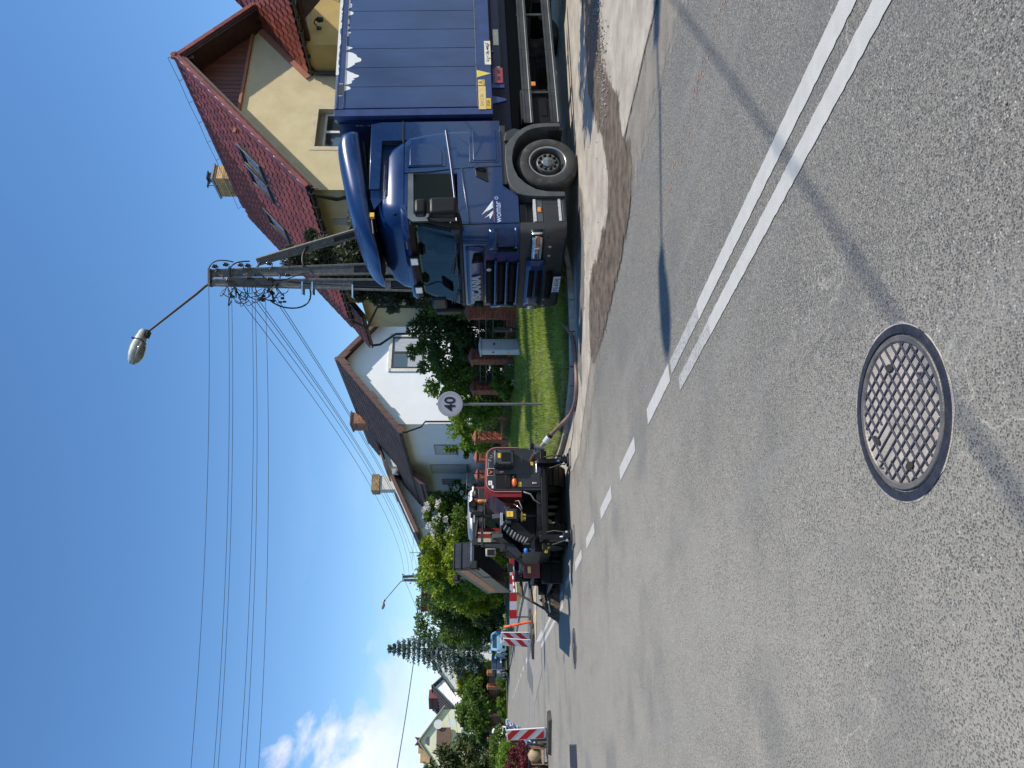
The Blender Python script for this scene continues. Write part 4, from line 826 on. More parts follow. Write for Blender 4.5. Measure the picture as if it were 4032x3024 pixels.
# logo on the door
lg = link('door_logo', None, truck)
def tri(pts, m, nm='logo_blade'): b = B(); b.prism(pts, -.003, .002, 'xz'); obj(nm, b, m, lg)
tri([(-1.085, 1.655), (-.80, 1.465), (-.90, 1.468), (-1.02, 1.59)], m_white); tri([(-1.02, 1.575), (-.875, 1.468), (-.94, 1.466)], m_white)
tri([(-1.145, 1.61), (-1.00, 1.466), (-1.06, 1.468), (-1.085, 1.52)], m_white); tri([(-1.165, 1.52), (-1.07, 1.475), (-1.03, 1.466), (-1.10, 1.53)], m_white)
b = B(); b.b2((-1.215, -.003, 1.452), (-.81, .001, 1.458)); obj('logo_line', b, mat('logo_pink', (.45, .12, .25), .5), lg)
text('lettering', 'womar', .145, mat('logo_pale_blue', (.50, .55, .80), .5), lg, face_M((-1.025, -.003, 1.385), (1, 0, 0), (0, 0, 1)), .001, 1.0)
b = B(); b.lathe([(.021, -.002), (.029, -.002), (.029, .001)], 'y', (-.752, -.001, 1.405), 18, cap=False); obj('logo_ring', b, mat('logo_pale_blue', (.5, .55, .8), .5), lg)
# ------------------------------------------------------------------ horizontal drilling machine
rig = empty('drilling_machine', (-1.15, 14.3, 0), 'black and dark red tracked drilling machine with a tilted pipe rack in the right lane', 'drilling machine', (0, 0, RA))
m_rblk = mat('rig_black', (.006, .006, .0075), .45, .0, spec=.3, var=.3, scale=6, dirt=((.028, .025, .02), 6, .60, .4))
m_rgrey = mat('rig_dark_grey', (.022, .025, .031), .42, .1, var=.2, scale=5, dirt=((.05, .045, .038), 7, .60, .4))
m_rred = mat('rig_dark_red', (.19, .014, .016), .45, 0, var=.1, scale=3, coat=.0, spec=.3, dirt=((.30, .13, .12), 6, .62, .4))
m_rred2 = mat('rig_red', (.26, .022, .018), .4, 0, var=.15, scale=4)
m_rmud = mat('drill_mud', (.022, .018, .014), .9, 0, var=.35, scale=9, bump=.8, bscale=30)
m_steel = mat('bright_steel', (.55, .55, .56), .22, .9, var=.2, scale=15)
m_dull = mat('scuffed_steel', (.26, .25, .235), .5, .6, var=.35, scale=9)
m_ora = mat('orange_decal', (.55, .17, .04), .5, var=.2, scale=5)
m_roof = mat('silver_roof', (.30, .315, .33), .35, .3, var=.15, scale=3)
def rb(name, lo, hi, m, bev=.006, par=None, **k): b = B(); b.b2(lo, hi); return obj(name, b, m, par or rig, bevel=bev, **k)
def rt(name, path, r, m, n=8, par=None, **k): b = B(); b.tube(path, r, n); return obj(name, b, m, par or rig, smooth=50, **k)
# undercarriage
for y in (.10, 1.25):
    tr = link('track', None, rig); b = B()
    P = []; x0, x1, r_ = 1.1, 3.4, .27
    def loop(q):
        Lh = x1-x0; tot = 2*Lh+2*pi*r_; d = q*tot
        if d < Lh: return (x0+d, .02), 0
        d -= Lh
        if d < pi*r_: a = -pi/2+d/r_; return (x1+r_*cos(a), .02+r_+r_*sin(a)), a+pi/2
        d -= pi*r_
        if d < Lh: return (x1-d, .02+2*r_), pi
        d -= Lh; a = pi/2+d/r_; return (x0+r_*cos(a), .02+r_+r_*sin(a)), a+pi/2
    for i in range(56):
        (px, pz), a = loop(i/56); b.box((0, 0, 0), (.095, .40, .035), Matrix.Translation((px, y+.2, pz)) @ Matrix.Rotation(-a, 4, 'Y'))
    obj('track_shoe', b, m_rmud, tr)
    b = B(); b.b2((x0, y+.06, .12), (x1, y+.34, .46))
    for x in (x0, x0+.6, x0+1.15, x0+1.7, x1): b.lathe([(0, 0), (.22 if x in (x0, x1) else .12, 0), (.22 if x in (x0, x1) else .12, .44), (0, .44)], 'y', (x, y-.02, .30 if x in (x0, x1) else .16), 18)
    obj('track_frame', b, m_rblk, tr, smooth=30)
rb('main_frame', (.2, .25, .42), (4.3, 1.55, .62), m_rblk); rb('main_frame', (.22, .02, .42), (2.6, .25, .52), m_rblk)
rb('engine_bay', (.20, .0, .50), (2.3, .82, .92), m_rblk, .01); rb('rear_sill', (.12, .0, .46), (.2, 1.9, .54), m_rblk)
rb('lower_deck', (1.0, .82, .5), (3.3, 1.75, .86), m_rblk)
# rounded engine cover
def hood(name, x0, x1, h0, h1, y0, y1, zb, m, r=.17, inset=0, n=8):
    b = B(); rings = []
    for i in range(n+1):
        q = i/n; x = x0+(x1-x0)*q; h = h0+(h1-h0)*q**1.6; rr = r; P = [(x, y0, zb), (x, y0, h-rr)]
        for k in range(7): a = pi-pi/2*k/6; P.append((x, y0+rr+rr*cos(a), h-rr+rr*sin(a)))
        for k in range(7): a = pi/2-pi/2*k/6; P.append((x, y1-rr+rr*cos(a), h-rr+rr*sin(a)+.03*0))
        P.append((x, y1, zb)); rings.append(P)
    b.loft(rings); return obj(name, b, m, rig, smooth=40)
hood('engine_cover', .17, 1.02, 1.56, 1.58, -.015, .93, .90, m_rred, .20)
rb('air_intake', (1.06, .03, .95), (2.34, .76, 1.585), m_rblk, .04)
hood('engine_cover', 1.045, 2.15, 1.56, 1.22, .0, .90, .90, m_rred, .18); hood('cover_gap', 1.0, 1.06, 1.53, 1.53, .01, .90, .90, m_rblk, .17)
# side bulge of the cover (towards the camera, left)
b = B(); b.grid(14, 12, lambda u, v: (.19+.80*u, .93+.16*sin(pi*min(1, v*1.1+.05))**.7*(.75+.25*u), .92+.50*v)); obj('engine_cover', b, m_rred, rig, smooth=80)
b = B(); b.prism([(-.005, .50), (-.005, 1.38)]+[(.145-.15*cos(pi/2*k/6), 1.38+.15*sin(pi/2*k/6)) for k in range(1, 7)]+[(.67+.14*sin(pi/2*k/6), 1.38+.15*cos(pi/2*k/6)) for k in range(7)]+[(.815, .50)], .145, .175, 'yz'); rear = obj('rear_panel', b, m_rgrey, rig, bevel=.006)
b = B(); P = [(.155, .835, .9), (.155, .835, 1.36)]+[(.155, .66+.175*sin(pi/2*k/6), 1.36+.185*cos(pi/2*k/6)) for k in range(6, -1, -1)]+[(.155, .15-.17*sin(pi/2*k/6), 1.36+.185*cos(pi/2*k/6)) for k in range(0, 7)]+[(.155, -.02, .95)]
b.tube(P, .012, 6); obj('cover_edge', b, mat('pale_red_edge', (.50, .16, .14), .35, var=.1), rig, smooth=60)
# battery box, open compartment, door, stickers
bb = link('battery_box', None, rig)
rb('casing', (-.02, .085, 1.035), (.14, .385, 1.41), mat('battery_case_grey', (.042, .044, .047), .5, var=.15, scale=8), .02, bb)
rb('lid', (-.055, .095, 1.05), (-.02, .375, 1.395), mat('battery_case_grey', (.042, .044, .047), .5), .015, bb)
rb('lid_panel', (-.066, .15, 1.10), (-.052, .32, 1.27), m_rblk, .004, bb)
for y_, z_ in ((.12, 1.085), (.35, 1.085), (.12, 1.36), (.35, 1.36)): b = B(); b.lathe([(0, -.066), (.016, -.064), (.02, -.05)], 'x', (0, y_, z_), 10); obj('lid_bolt', b, m_rblk, bb)
for z_ in (1.12, 1.22, 1.32): rb('latch', (-.045, .378, z_-.02), (-.005, .40, z_+.02), m_rblk, .004, bb)
o = rb('sticker', (-.060, .165, 1.285), (-.054, .255, 1.335), m_yel, 0, bb); 
rb('compartment', (.138, .505, 1.0), (.147, .775, 1.375), mat('deep_black', (.003, .003, .004), .9), 0)
rb('inner_shelf', (.128, .51, 1.10), (.14, .77, 1.20), m_rblk, .004); rb('inner_shelf', (.128, .50, 1.0), (.142, .512, 1.375), m_rblk, 0)
rb('compartment_door', (.125, .51, .555), (.143, .765, .985), m_rgrey, .006); rb('door_latch', (.105, .67, .62), (.128, .70, .70), m_steel, .004)
b = B(); b.lathe([(0, .60), (.035, .61), (.045, .64), (.045, .70), (.03, .735), (.018, .75)], 'y', (.105, 0, 1.03), 16); obj('orange_bottle', b, mat('orange_plastic', (.75, .14, .03), .35, var=.1), rig, smooth=50)
b = B(); b.lathe([(.024, .555), (.03, .575), (.026, .60)], 'y', (.105, 0, 1.04), 14); obj('bottle_cap', b, m_rblk, rig, smooth=50)
def stick(y0, y1, z0, z1, m, x=.143, txt=None, size=.03, rot=0):
    o = rb('sticker', (x-.004, y0, z0), (x, y1, z1), m, 0)
    if txt: text('lettering', txt, size, m_print, o, face_M((x-.006, (y0+y1)/2, (z0+z1)/2), (0, -1, 0), (0, 0, 1)), .0004)
    return o
stick(.63, .715, 1.44, 1.51, m_white, txt='102', size=.035); stick(.72, .775, 1.415, 1.45, m_white)
o = stick(.39, .53, 1.40, 1.525, m_white); o2 = stick(.398, .522, 1.408, 1.517, m_rblk, .137)
b = B(); b.prism([(.41, 1.50), (.455, 1.455), (.46, 1.425), (.50, 1.485), (.51, 1.50), (.475, 1.475), (.46, 1.47), (.445, 1.475)], .128, .132, 'yz'); obj('emblem', b, mat('emblem_orange', (.80, .20, .03), .5), o2)
stick(.215, .335, .675, .725, m_yel, txt='! ^', size=.04); stick(.37, .475, .605, .635, m_yel, .10); stick(.665, .755, .905, .955, m_yel, .12, txt='!', size=.04)
text('lettering', '3 11 -', .075, mat('chalk_print', (.45, .46, .46), .7), rig, face_M((.142, .17, 1.455), (0, -1, -.35), (0, -.35, 1)), .0004); text('lettering', 'POWERED LINE', .028, mat('chalk_print', (.45, .46, .46), .7), rig, face_M((.142, .30, 1.505), (0, -1, 0), (0, 0, 1)), .0004)
for z_ in (1.275, 1.24): b = B(); b.lathe([(0, -.012), (.016, -.008), (.02, .006)], 'x', (.145, .455, z_), 12); obj('warning_light', b, mat('pink_lamp', (.85, .25, .40), .2, var=.1), rig)
for z_ in (.74, .68): b = B(); b.lathe([(0, -.01), (.012, -.006), (.012, .006)], 'x', (.143, .02, z_), 8); obj('bolt', b, m_steel, rig)
for y_, z_ in ((.19, .92), (.22, .92), (.25, .92), (.19, .89), (.22, .89), (.25, .89)): b = B(); b.lathe([(0, -.012), (.009, -.01), (.009, .004)], 'x', (.145, y_, z_), 8); obj('switch', b, m_dull, rig)
rt('bracket_pipe', [(.08, .30, .62), (.07, .40, .62), (.07, .50, .625)], .014, m_steel); b = B(); b.lathe([(.012, -.02), (.024, -.02), (.026, .02), (.012, .02)], 'x', (.06, .30, .625), 14); obj('pipe_ring', b, m_dull, rig)
# hose coupling on the back and valve
hc = link('hose_coupling', None, rig)
rt('pipe', [(.20, .24, .72), (.05, .20, .68), (-.10, .14, .62)], .038, mat('rusty_pipe', (.14, .085, .06), .6, .5, var=.3, scale=20), 12, hc); rt('collar', [(-.06, .155, .635), (-.11, .135, .61)], .052, m_steel, 14, hc)
rt('pipe', [(-.10, .14, .615), (-.20, .08, .53), (-.27, .0, .45)], .042, m_dull, 12, hc); rt('valve_body', [(-.18, .10, .50), (-.20, .085, .69)], .045, m_dull, 14, hc); rt('valve_cap', [(-.20, .085, .68), (-.20, .085, .74)], .055, m_rblk, 14, hc)
rt('collar', [(-.25, .02, .47), (-.33, -.05, .40)], .056, m_alu, 14, hc); rt('collar', [(-.32, -.04, .41), (-.36, -.08, .37)], .05, m_rblk, 14, hc)
# stabiliser feet
for y_ in (.30, 1.72):
    ft = link('stabiliser', None, rig)
    rb('foot_plate', (-.22, y_-.17, .0), (.10, y_+.17, .035), m_dull, .004, ft); rb('foot_plate', (-.14, y_-.10, .035), (.04, y_+.10, .07), m_rgrey, .004, ft)
    rb('leg', (-.12, y_-.05, .07), (.02, y_+.05, .42) if False else (.02, y_+.05, .20), m_rblk, .01, ft); rt('ram', [(-.05, y_, .12), (.02, y_, .27)], .03, m_steel, 12, ft)
    rt('knuckle', [(-.06, y_-.09, .125), (-.06, y_+.09, .125)], .035, m_steel, 12, ft); rb('strut', (-.02, y_-.045, .16), (.16, y_+.045, .60), m_rblk, .008, ft)
    for dy in (-.12, .12): rt('strut', [(-.08, y_+dy*.5, .10), (.02, y_+dy, .34), (.16, y_+dy, .5)], .016, m_rblk, 8, ft)
# deck with lamp post, exhaust, beacon
rb('beam', (.7, .82, 1.60), (2.6, .92, 1.70), m_rgrey); rb('beam', (.7, .60, 1.60), (.8, .92, 1.70), m_rgrey); rb('red_beam', (.75, .78, 1.70), (2.6, .86, 1.77), m_rred2)
b = B(); b.lathe([(.0, .72), (.062, .72), (.075, .70), (.08, .72), (.082, 1.1), (.0, 1.1)], 'x', (0, .90, 1.80), 26); obj('exhaust_muffler', b, m_rblk, rig, smooth=40)
b = B(); b.lathe([(0, .70), (.060, .699)], 'x', (0, .90, 1.80), 26); obj('exhaust_mouth', b, mat('deep_black', (.003, .003, .004), .9), rig)
rb('air_filter', (1.3, .40, 1.62), (1.75, .66, 1.83), m_rblk, .07)
b = B(); b.lathe([(.03, 1.56), (.035, 1.60), (.036, 1.66), (.02, 1.68), (0, 1.683)], 'z', (.60, .88, .03), 16); obj('beacon', b, m_org, rig, smooth=40)
b = B(); b.lathe([(.04, 1.56), (.04, 1.59)], 'z', (.60, .88, -.01), 16); obj('beacon_base', b, m_steel, rig)
rt('handrail', [(1.3, .10, 1.58), (1.3, .10, 1.93), (1.3, .55, 1.95), (1.3, .60, 1.70)], .011, m_rgrey); rt('cable_clip', [(1.0, .76, 1.80), (.86, .80, 1.86), (.80, .86, 1.76), (.76, .84, 1.68)], .012, m_steel)
# operator cab seen over the cover
cb = link('operator_cab', None, rig)
b = B(); b.loft([[(x+dx, y, z) for (x, y) in ((2.35, .02), (3.6, .02), (3.6, 1.02), (2.35, 1.02))] for z, dx in ((1.80, 0), (1.86, 0))]); obj('roof', b, m_roof, cb, bevel=.03, seg=3)
b = B(); b.loft([[(2.42+i_, .10+i_, 1.86+z_), (3.5-i_, .10+i_, 1.86+z_), (3.5-i_, .94-i_, 1.86+z_), (2.42+i_, .94-i_, 1.86+z_)] for z_, i_ in ((0, 0), (.07, .03), (.09, .10))]); obj('roof_cap', b, m_roof, cb, smooth=60)
for (x, y) in ((2.42, .06), (2.42, .96), (3.5, .06), (3.5, .96)): rb('post', (x, y-.035, .86), (x+.07, y+.035, 1.81), m_rred2, .006, cb)
rb('post', (2.42, 1.04, .86), (2.50, 1.12, 1.78), m_rred2, .006, cb); rb('sill', (2.40, .02, .80), (3.58, 1.02, .98), m_rred2, .01, cb)
for (lo, hi) in (((2.44, .10, .98), (2.45, .93, 1.80)), ((2.49, .965, .98), (3.5, .975, 1.80)), ((3.52, .10, .98), (3.53, .93, 1.80))):
    rb('window', lo, hi, mat('cab_pane', (.06, .09, .08), .03, 0, var=.05, trans=.75, spec=.7), 0, cb)
rb('seat', (2.9, .35, .98), (3.3, .75, 1.4), m_rblk, .05, cb)
# drill mast with its rod rack, tilted down and away
m_rack = mat('rack_navy', (.014, .017, .026), .4, .2, var=.2, scale=5, dirt=((.07, .065, .06), 6, .62, .4))
TR = R(14.5)
mast = link('rod_rack', None, rig, (.5, 1.69, 1.80), (0, TR, 0))   # local x runs down and forward
def mb(name, lo, hi, m, bev=.005, **k): return rb(name, lo, hi, m, bev, mast, **k)
L_ = 2.45
mb('side_wall', (-.02, .455, -.16), (L_, .475, .335), m_rack); mb('side_wall', (-.02, -.01, -.02), (L_, .01, .335), m_rack); mb('top_rim', (-.03, .44, .33), (L_, .485, .352), mat('rack_olive', (.075, .078, .06), .5, var=.2)); 
mb('floor_plate', (-.02, .01, -.02), (L_, .455, .0), m_rack); mb('end_wall', (-.03, .01, .0), (-.012, .455, .335), m_rack); mb('end_wall', (L_-.02, .01, .0), (L_, .455, .335), m_rblk)
mb('rim_bar', (-.045, -.01, .325), (-.01, .475, .345), m_rgrey); mb('rim_bar', (-.05, -.01, .19), (-.028, .475, .205), m_rblk)
for r_i in range(3):
    for c_ in range(6): b = B(); b.b2((-.036, .04+c_*.07, .035+r_i*.055+(.09 if r_i == 2 else 0)), (-.030, .075+c_*.07, .048+r_i*.055+(.09 if r_i == 2 else 0))); obj('rack_slot', b, m_print, mast)
for c_ in range(7):
    for r_i in range(3): b = B(); b.tube([(.05, .05+c_*.058, .05+r_i*.07), (L_-.06, .05+c_*.058, .05+r_i*.07)], .024, 8); obj('drill_rod', b, m_dull, mast)
mb('cross_beam', (-.08, -.04, -.06), (.08, .50, .0), m_rack, .01); mb('cross_beam', (-.09, .34, -.12), (.10, .50, .02), m_rblk, .02)
rt('ram', [(-.07, .02, .0), (-.07, .42, .0)], .014, m_steel, 10, mast); rt('ram', [(-.04, -.09, .06), (-.04, -.02, -.02)], .012, m_steel, 8, mast)
mb('olive_band', (-.0, .4755, .245), (L_-.3, .482, .33), mat('rack_olive', (.075, .078, .06), .5)); mb('orange_band', (.03, .4755, .085), (2.2, .488, .243), m_ora, .002); mb('olive_band', (.05, .4755, -.02), (1.0, .481, .083), mat('rack_olive', (.075, .078, .06), .5)); mb('grey_panel', (.78, .476, -.155), (L_-.02, .485, .083), m_rgrey)
text('lettering', 'GR.', .10, m_cream, mast, face_M((.45, .486, .15), (-1, 0, 0), (0, 0, 1)), .001, 1.3); text('lettering', 'PRO', .10, m_cream, mast, face_M((1.32, .486, .16), (-1, 0, 0), (0, 0, 1)), .001, 1.2)
rt('lift_post', [(1.05, .42, .33), (1.05, .42, .62)], .03, m_rgrey, 10, mast); rb('lift_head', (.98, .36, .55), (1.12, .48, .66), m_rblk, .02, mast)
# the drill carriage and feed beam under the rack
fb = link('feed_beam', None, rig, (.35, 1.15, 1.46), (0, R(17), 0))
def fbx(name, lo, hi, m, bev=.006): return rb(name, lo, hi, m, bev, fb)
fbx('beam', (.0, .05, -.22), (4.0, .14, -.02), m_rgrey); fbx('beam', (.0, .42, -.22), (4.0, .50, -.02), m_rgrey); fbx('bed', (.0, .14, -.20), (4.0, .42, -.16), m_rblk)
for i in range(26): b = B(); b.b2((.1+i*.15, .14, -.16), (.16+i*.15, .42, -.13)); obj('feed_rung', b, m_rmud, fb)
for i in range(7): fbx('hydraulic_line', (.3, .52+i*.018, -.20+i*.012), (3.2, .532+i*.018, -.19+i*.012), m_dull if i % 2 else m_rblk, 0)
fbx('carriage', (1.3, .10, -.05), (1.9, .46, .22), m_rblk, .02); b = B(); b.lathe([(.0, 1.9), (.09, 1.9), (.09, 2.2), (.05, 2.22), (.05, 2.6), (0, 2.6)], 'x', (0, .28, .06), 18); obj('spindle', b, m_dull, fb, smooth=40)
rb('vise_plate', (3.3, 1.05, .25), (3.45, 1.85, .95), m_rblk, .02); rb('vise_plate', (2.5, 1.55, .55), (3.3, 1.95, .62), m_rblk, .02); rb('front_stake', (3.5, 1.0, .0), (3.62, 1.9, .6), m_rmud, .02)
rb('deck_step', (2.0, 1.75, .22), (3.3, 2.15, .28), m_rgrey, .01); rb('deck_step', (2.0, 1.75, .05), (2.05, 2.15, .45), m_rblk, .01); rb('deck_step', (3.25, 1.75, .05), (3.3, 2.15, .45), m_rblk, .01)
# gantry of posts and beams in front of the rack
rb('gantry_beam', (.38, 1.12, 1.70), (.50, 1.76, 1.80), m_rgrey); rb('gantry_beam', (.38, 1.10, 1.60), (.46, 1.80, 1.645), m_rgrey); rb('gantry_head', (.36, 1.14, 1.60), (.52, 1.24, 1.84), m_rblk, .02)
rb('gantry_post', (.40, 1.735, 1.20), (.47, 1.80, 1.62), m_rgrey); rb('gantry_post', (.55, 1.15, .6), (.62, 1.21, 1.62), m_rblk)
rt('ram', [(.35, 1.22, 1.765), (.35, 1.36, 1.765)], .016, m_steel); rt('ram', [(.36, 1.30, 1.70), (.36, 1.62, 1.73)], .022, m_rblk)
b = B(); b.prism([(1.70, 1.26), (1.80, 1.22), (1.98, .98), (1.92, .90), (1.74, 1.05)], .42, .46, 'yz'); obj('gusset', b, m_rgrey, rig)
o = rb('window_frame', (.40, 1.82, 1.38), (.43, 1.96, 1.56), mat('grimy_frame', (.40, .36, .33), .6, var=.4, scale=20), .01); rb('opening', (.395, 1.835, 1.395), (.402, 1.945, 1.53), mat('deep_black', (.003, .003, .004), .9), 0)
# grey box with the yellow notice, energy chain
gb = rb('control_box', (-.10, 1.225, 1.005), (.12, 1.415, 1.20), m_rgrey, .008); rb('bracket', (-.05, 1.17, 1.12), (.05, 1.225, 1.22), m_rgrey, .006); rb('bracket', (-.05, 1.415, 1.10), (.05, 1.48, 1.20), m_rgrey, .006)
o = rb('sticker', (-.106, 1.275, 1.07), (-.10, 1.375, 1.185), m_yel, 0); text('lettering', '! +', .05, m_print, o, face_M((-.108, 1.325, 1.13), (0, -1, 0), (0, 0, 1)), .0004)
for z_ in (1.26, 1.285): rt('ram', [(-.02, 1.28, z_), (-.02, 1.50, z_)], .012, m_steel)
b = B(); ch = []
for i in range(17):
    q = i/16; y_ = 1.46+.30*q+.05*sin(pi*q); z_ = 1.26-.42*q; M2 = Matrix.Translation((.10, y_, z_)) @ Matrix.Rotation(R(-55-10*sin(pi*q)), 4, 'X')
    bl = B(); bl.b2((-.06, -.012, -.05), (.06, .012, .05)); bl.b2((-.064, -.008, .03), (-.058, .008, .055)); o = obj('chain_link', bl, m_rblk if i % 2 else m_dull, rig); o.matrix_basis = M2
b = B(); b.prism([(1.40, 1.10), (1.52, 1.12), (1.80, .80), (1.70, .70), (1.42, .98)], .05, .20, 'yz'); obj('carrier_trough', b, m_rblk, rig, bevel=.01)
rt('hose', [(.12, 1.08, 1.05), (-.02, 1.15, 1.0), (-.04, 1.22, .93), (.1, 1.30, .88)], .009, m_steel); rt('hose', [(.14, 1.02, 1.02), (.0, 1.05, .96), (.02, 1.2, .90)], .009, m_dull)
rt('hose', [(.16, .84, .86), (.10, .90, .74), (.12, 1.0, .68), (.2, 1.05, .56), (.3, 1.1, .5)], .016, m_dull)
rb('drip_tray', (-.02, 1.28, .90), (.10, 1.42, .93), mat('amber_frame', (.45, .28, .02), .5, var=.3), .004)
for y_ in (1.30, 1.36): rb('amber_block', (-.02, y_, .84), (.08, y_+.04, .90), mat('amber_frame', (.45, .28, .02), .5), .006)
rb('yellow_bracket', (.18, 1.78, .42), (.24, 1.87, .55), m_yel, .008); rb('yellow_bracket', (.19, 1.87, .45), (.23, 1.95, .51), m_yel, .008)
b = B(); b.lathe([(0, 1.86), (.03, 1.87), (.04, 1.90), (.02, 1.95), (0, 1.955)], 'y', (.22, 0, .84), 10); obj('blue_cloth', b, mat('blue_rag', (.04, .20, .75), .8, var=.3, scale=40), rig, smooth=60)
rb('grey_arm', (.12, 1.62, .68), (.22, 1.98, .76), m_rgrey, .01); rb('grey_arm', (.14, 1.70, .76), (.20, 1.80, .90), m_dull, .01); rb('red_guard', (1.0, 1.97, .55), (1.04, 2.23, .85), mat('dusty_red_guard', (.15, .03, .03), .6, var=.15), .004)
rb('sensor', (.95, 2.03, .72), (1.0, 2.15, .78), m_yelp, .004)
rb('bracket_plate', (2.6, 1.62, 1.0), (2.64, 1.80, 1.12), m_rgrey, .004)
for i in range(12): x_ = .6+.25*i; b = B(); b.lathe([(0, -.01), (.012, -.008), (.012, .006)], 'y', (x_, 1.79, .75+.06*(i % 3)), 8); obj('bolt', b, m_steel, rig)
# folding access frame on the side
lad = link('access_ladder', None, rig); mo = mat('ladder_olive', (.085, .072, .055), .5, .3, var=.2, scale=8); T0, T1, B0, B1 = (3.5, 1.60, .93), (3.5, 2.06, .90), (3.4, 2.0, .32), (3.4, 2.46, .25)
rt('stile', [T1, B1], .026, mo, 8, lad); rt('stile', [T0, B0], .026, mo, 8, lad)
for q in (.18, .5, .98): a_ = Vector(T0).lerp(Vector(B0), q); c_ = Vector(T1).lerp(Vector(B1), q); rt('rung', [a_, c_], .034, mo, 8, lad)
rt('rung', [(3.38, 2.05, .26), (3.38, 2.5, .20)], .018, m_cream, 8, lad); rt('rail', [(3.5, 1.5, .93), (3.5, 2.05, .895)], .018, m_cream, 8, lad)
tp = link('barrier_pipe', None, lad)
for i in range(7): rt('pipe_band', [(3.5, 1.56+i*.07, .985-i*.006), (3.5, 1.63+i*.07, .979-i*.006)], .022, m_white if i % 2 == 0 else mat('signal_red', (.62, .02, .025), .4, var=.05), 10, tp if False else lad)
bpy.data.objects.remove(tp)
# spoil heap in front of the stake
sx0 = W(0, 0); b = B()
def heap(cx, cy, rx, ry, h, sd, name, m, label, n=34):
    r_ = np.random.default_rng(sd); Z = r_.normal(size=(n+3, n+3)); b = B()
    def f(u, v):
        x, y = (u-.5)*2, (v-.5)*2; r = sqrt(x*x+y*y); i, j = u*n, v*n; e = .25*sin(7*x+sd)+.2*sin(9*y+2*sd)
        z = h*max(0, 1-r**1.6*(1+.3*e))+(.035*Z[int(j), int(i)] if r < .92 else 0); return (cx+x*rx, cy+y*ry, max(-.01, z*min(1, max(0, (1-r)*6)))-.002)
    b.grid(n, n, f); o = obj(name, b, m, smooth=25); o['label'] = label; o['category'] = 'soil heap'; return o
P_ = rig.location+Matrix.Rotation(RA, 3, 'Z') @ Vector((3.6, 2.15, 0)); heap(P_.x, P_.y, .55, .45, .36, 3, 'soil_heap', mat('spoil', (.10, .075, .05), .95, var=.35, scale=9, bump=.8, bscale=30), 'heap of dark wet soil at the far end of the drilling machine')
# supply hose from the lorry to the machine
hp = []
A_ = rig.location+Matrix.Rotation(RA, 3, 'Z') @ Vector((-.36, -.08, .37))
hpts = [tuple(A_), (-.72, 13.62, .22), (-.53, 13.45, .07), (-.32, 13.05, .035), (-.05, 12.82, .035), (.35, 12.95, .035), (.80, 13.28, .06), (1.02, 13.55, .145), (1.15, 14.1, .16), (1.55, 15.1, .20), (2.4, 16.0, .25), (3.2, 16.4, .3)]
cs = []
for i in range(len(hpts)-1):
    p0, p1, p2, p3 = [Vector(hpts[min(max(j, 0), len(hpts)-1)]) for j in (i-1, i, i+1, i+2)]
    for k_ in range(8): t_ = k_/8; cs.append(.5*((2*p1)+(-p0+p2)*t_+(2*p0-5*p1+4*p2-p3)*t_*t_+(-p0+3*p1-3*p2+p3)*t_**3))
b = B(); b.tube(cs, .036, 10); o = obj('supply_hose', b, mat('pink_grey_hose', (.20, .125, .10), .5, var=.2, scale=12, dirt=((.10, .085, .07), 5, .5, .6)), smooth=60); o['label'] = 'dusty reddish supply hose curving over the kerb from grass to machine'; o['category'] = 'hose'
# ------------------------------------------------------------------ houses
m_ycream = mat('cream_render', (.56, .46, .26), .9, var=.05, scale=1.6, bump=.35, bscale=45, col2=(.60, .50, .30), detail=9)
m_wht = mat('white_render', (.83, .84, .85), .9, var=.03, scale=1.2, bump=.25, bscale=50)
m_wht2 = mat('cream_white_render', (.68, .67, .60), .9, var=.04, scale=1.2, bump=.2, bscale=50)
m_tile = mat('glazed_red_tile', (.215, .056, .038), .36, 0, var=.12, scale=3, island=.22, coat=.06, spec=.4, bump=.1, bscale=90)
m_tileb = mat('brown_tile', (.125, .078, .062), .6, 0, var=.14, scale=2.2, island=.25, bump=.1)
m_tiler = mat('matt_red_tile', (.27, .085, .055), .6, 0, var=.15, scale=3, island=.25)
m_wood = mat('stained_boards', (.13, .040, .022), .55, 0, var=.3, scale=9, stretch=(1, 1, 7), island=.25, detail=8)
m_woodd = mat('dark_beam', (.055, .022, .014), .6, 0, var=.3, scale=7)
m_terra = mat('terracotta_flashing', (.33, .12, .065), .6, 0, var=.12, scale=5)
m_gut = mat('dark_gutter', (.045, .040, .036), .4, .2, var=.25, scale=6)
m_brick = mat('red_brick', (.33, .105, .055), .85, 0, var=.18, scale=22, island=.3, bump=.4, bscale=120)
m_brickt = mat('tan_brick', (.50, .33, .16), .85, 0, var=.15, scale=22, island=.3, bump=.3)
m_mort = mat('dark_mortar', (.055, .04, .035), .95)
m_mortl = mat('grey_mortar', (.25, .23, .2), .95)
m_cap = mat('cap_red', (.26, .085, .065), .6, 0, var=.12, scale=8, bump=.2)
m_pane = mat('window_pane', (.03, .035, .04), .05, 0, var=.1, spec=.8, coat=1)
m_wfr = mat('white_frame', (.66, .66, .64), .45)
m_zinc = mat('zinc_grey', (.26, .27, .28), .35, .6, var=.15)
AX = {'n': Nn, 'u': U}
def Hf(x, y, z=0):
    """house frame: local X along n (away from the road), local Y along u (away from camera)"""
    m = Matrix((Nn, U, Vector((0, 0, 1)))).transposed().to_4x4(); m.translation = (x, y, z); return m
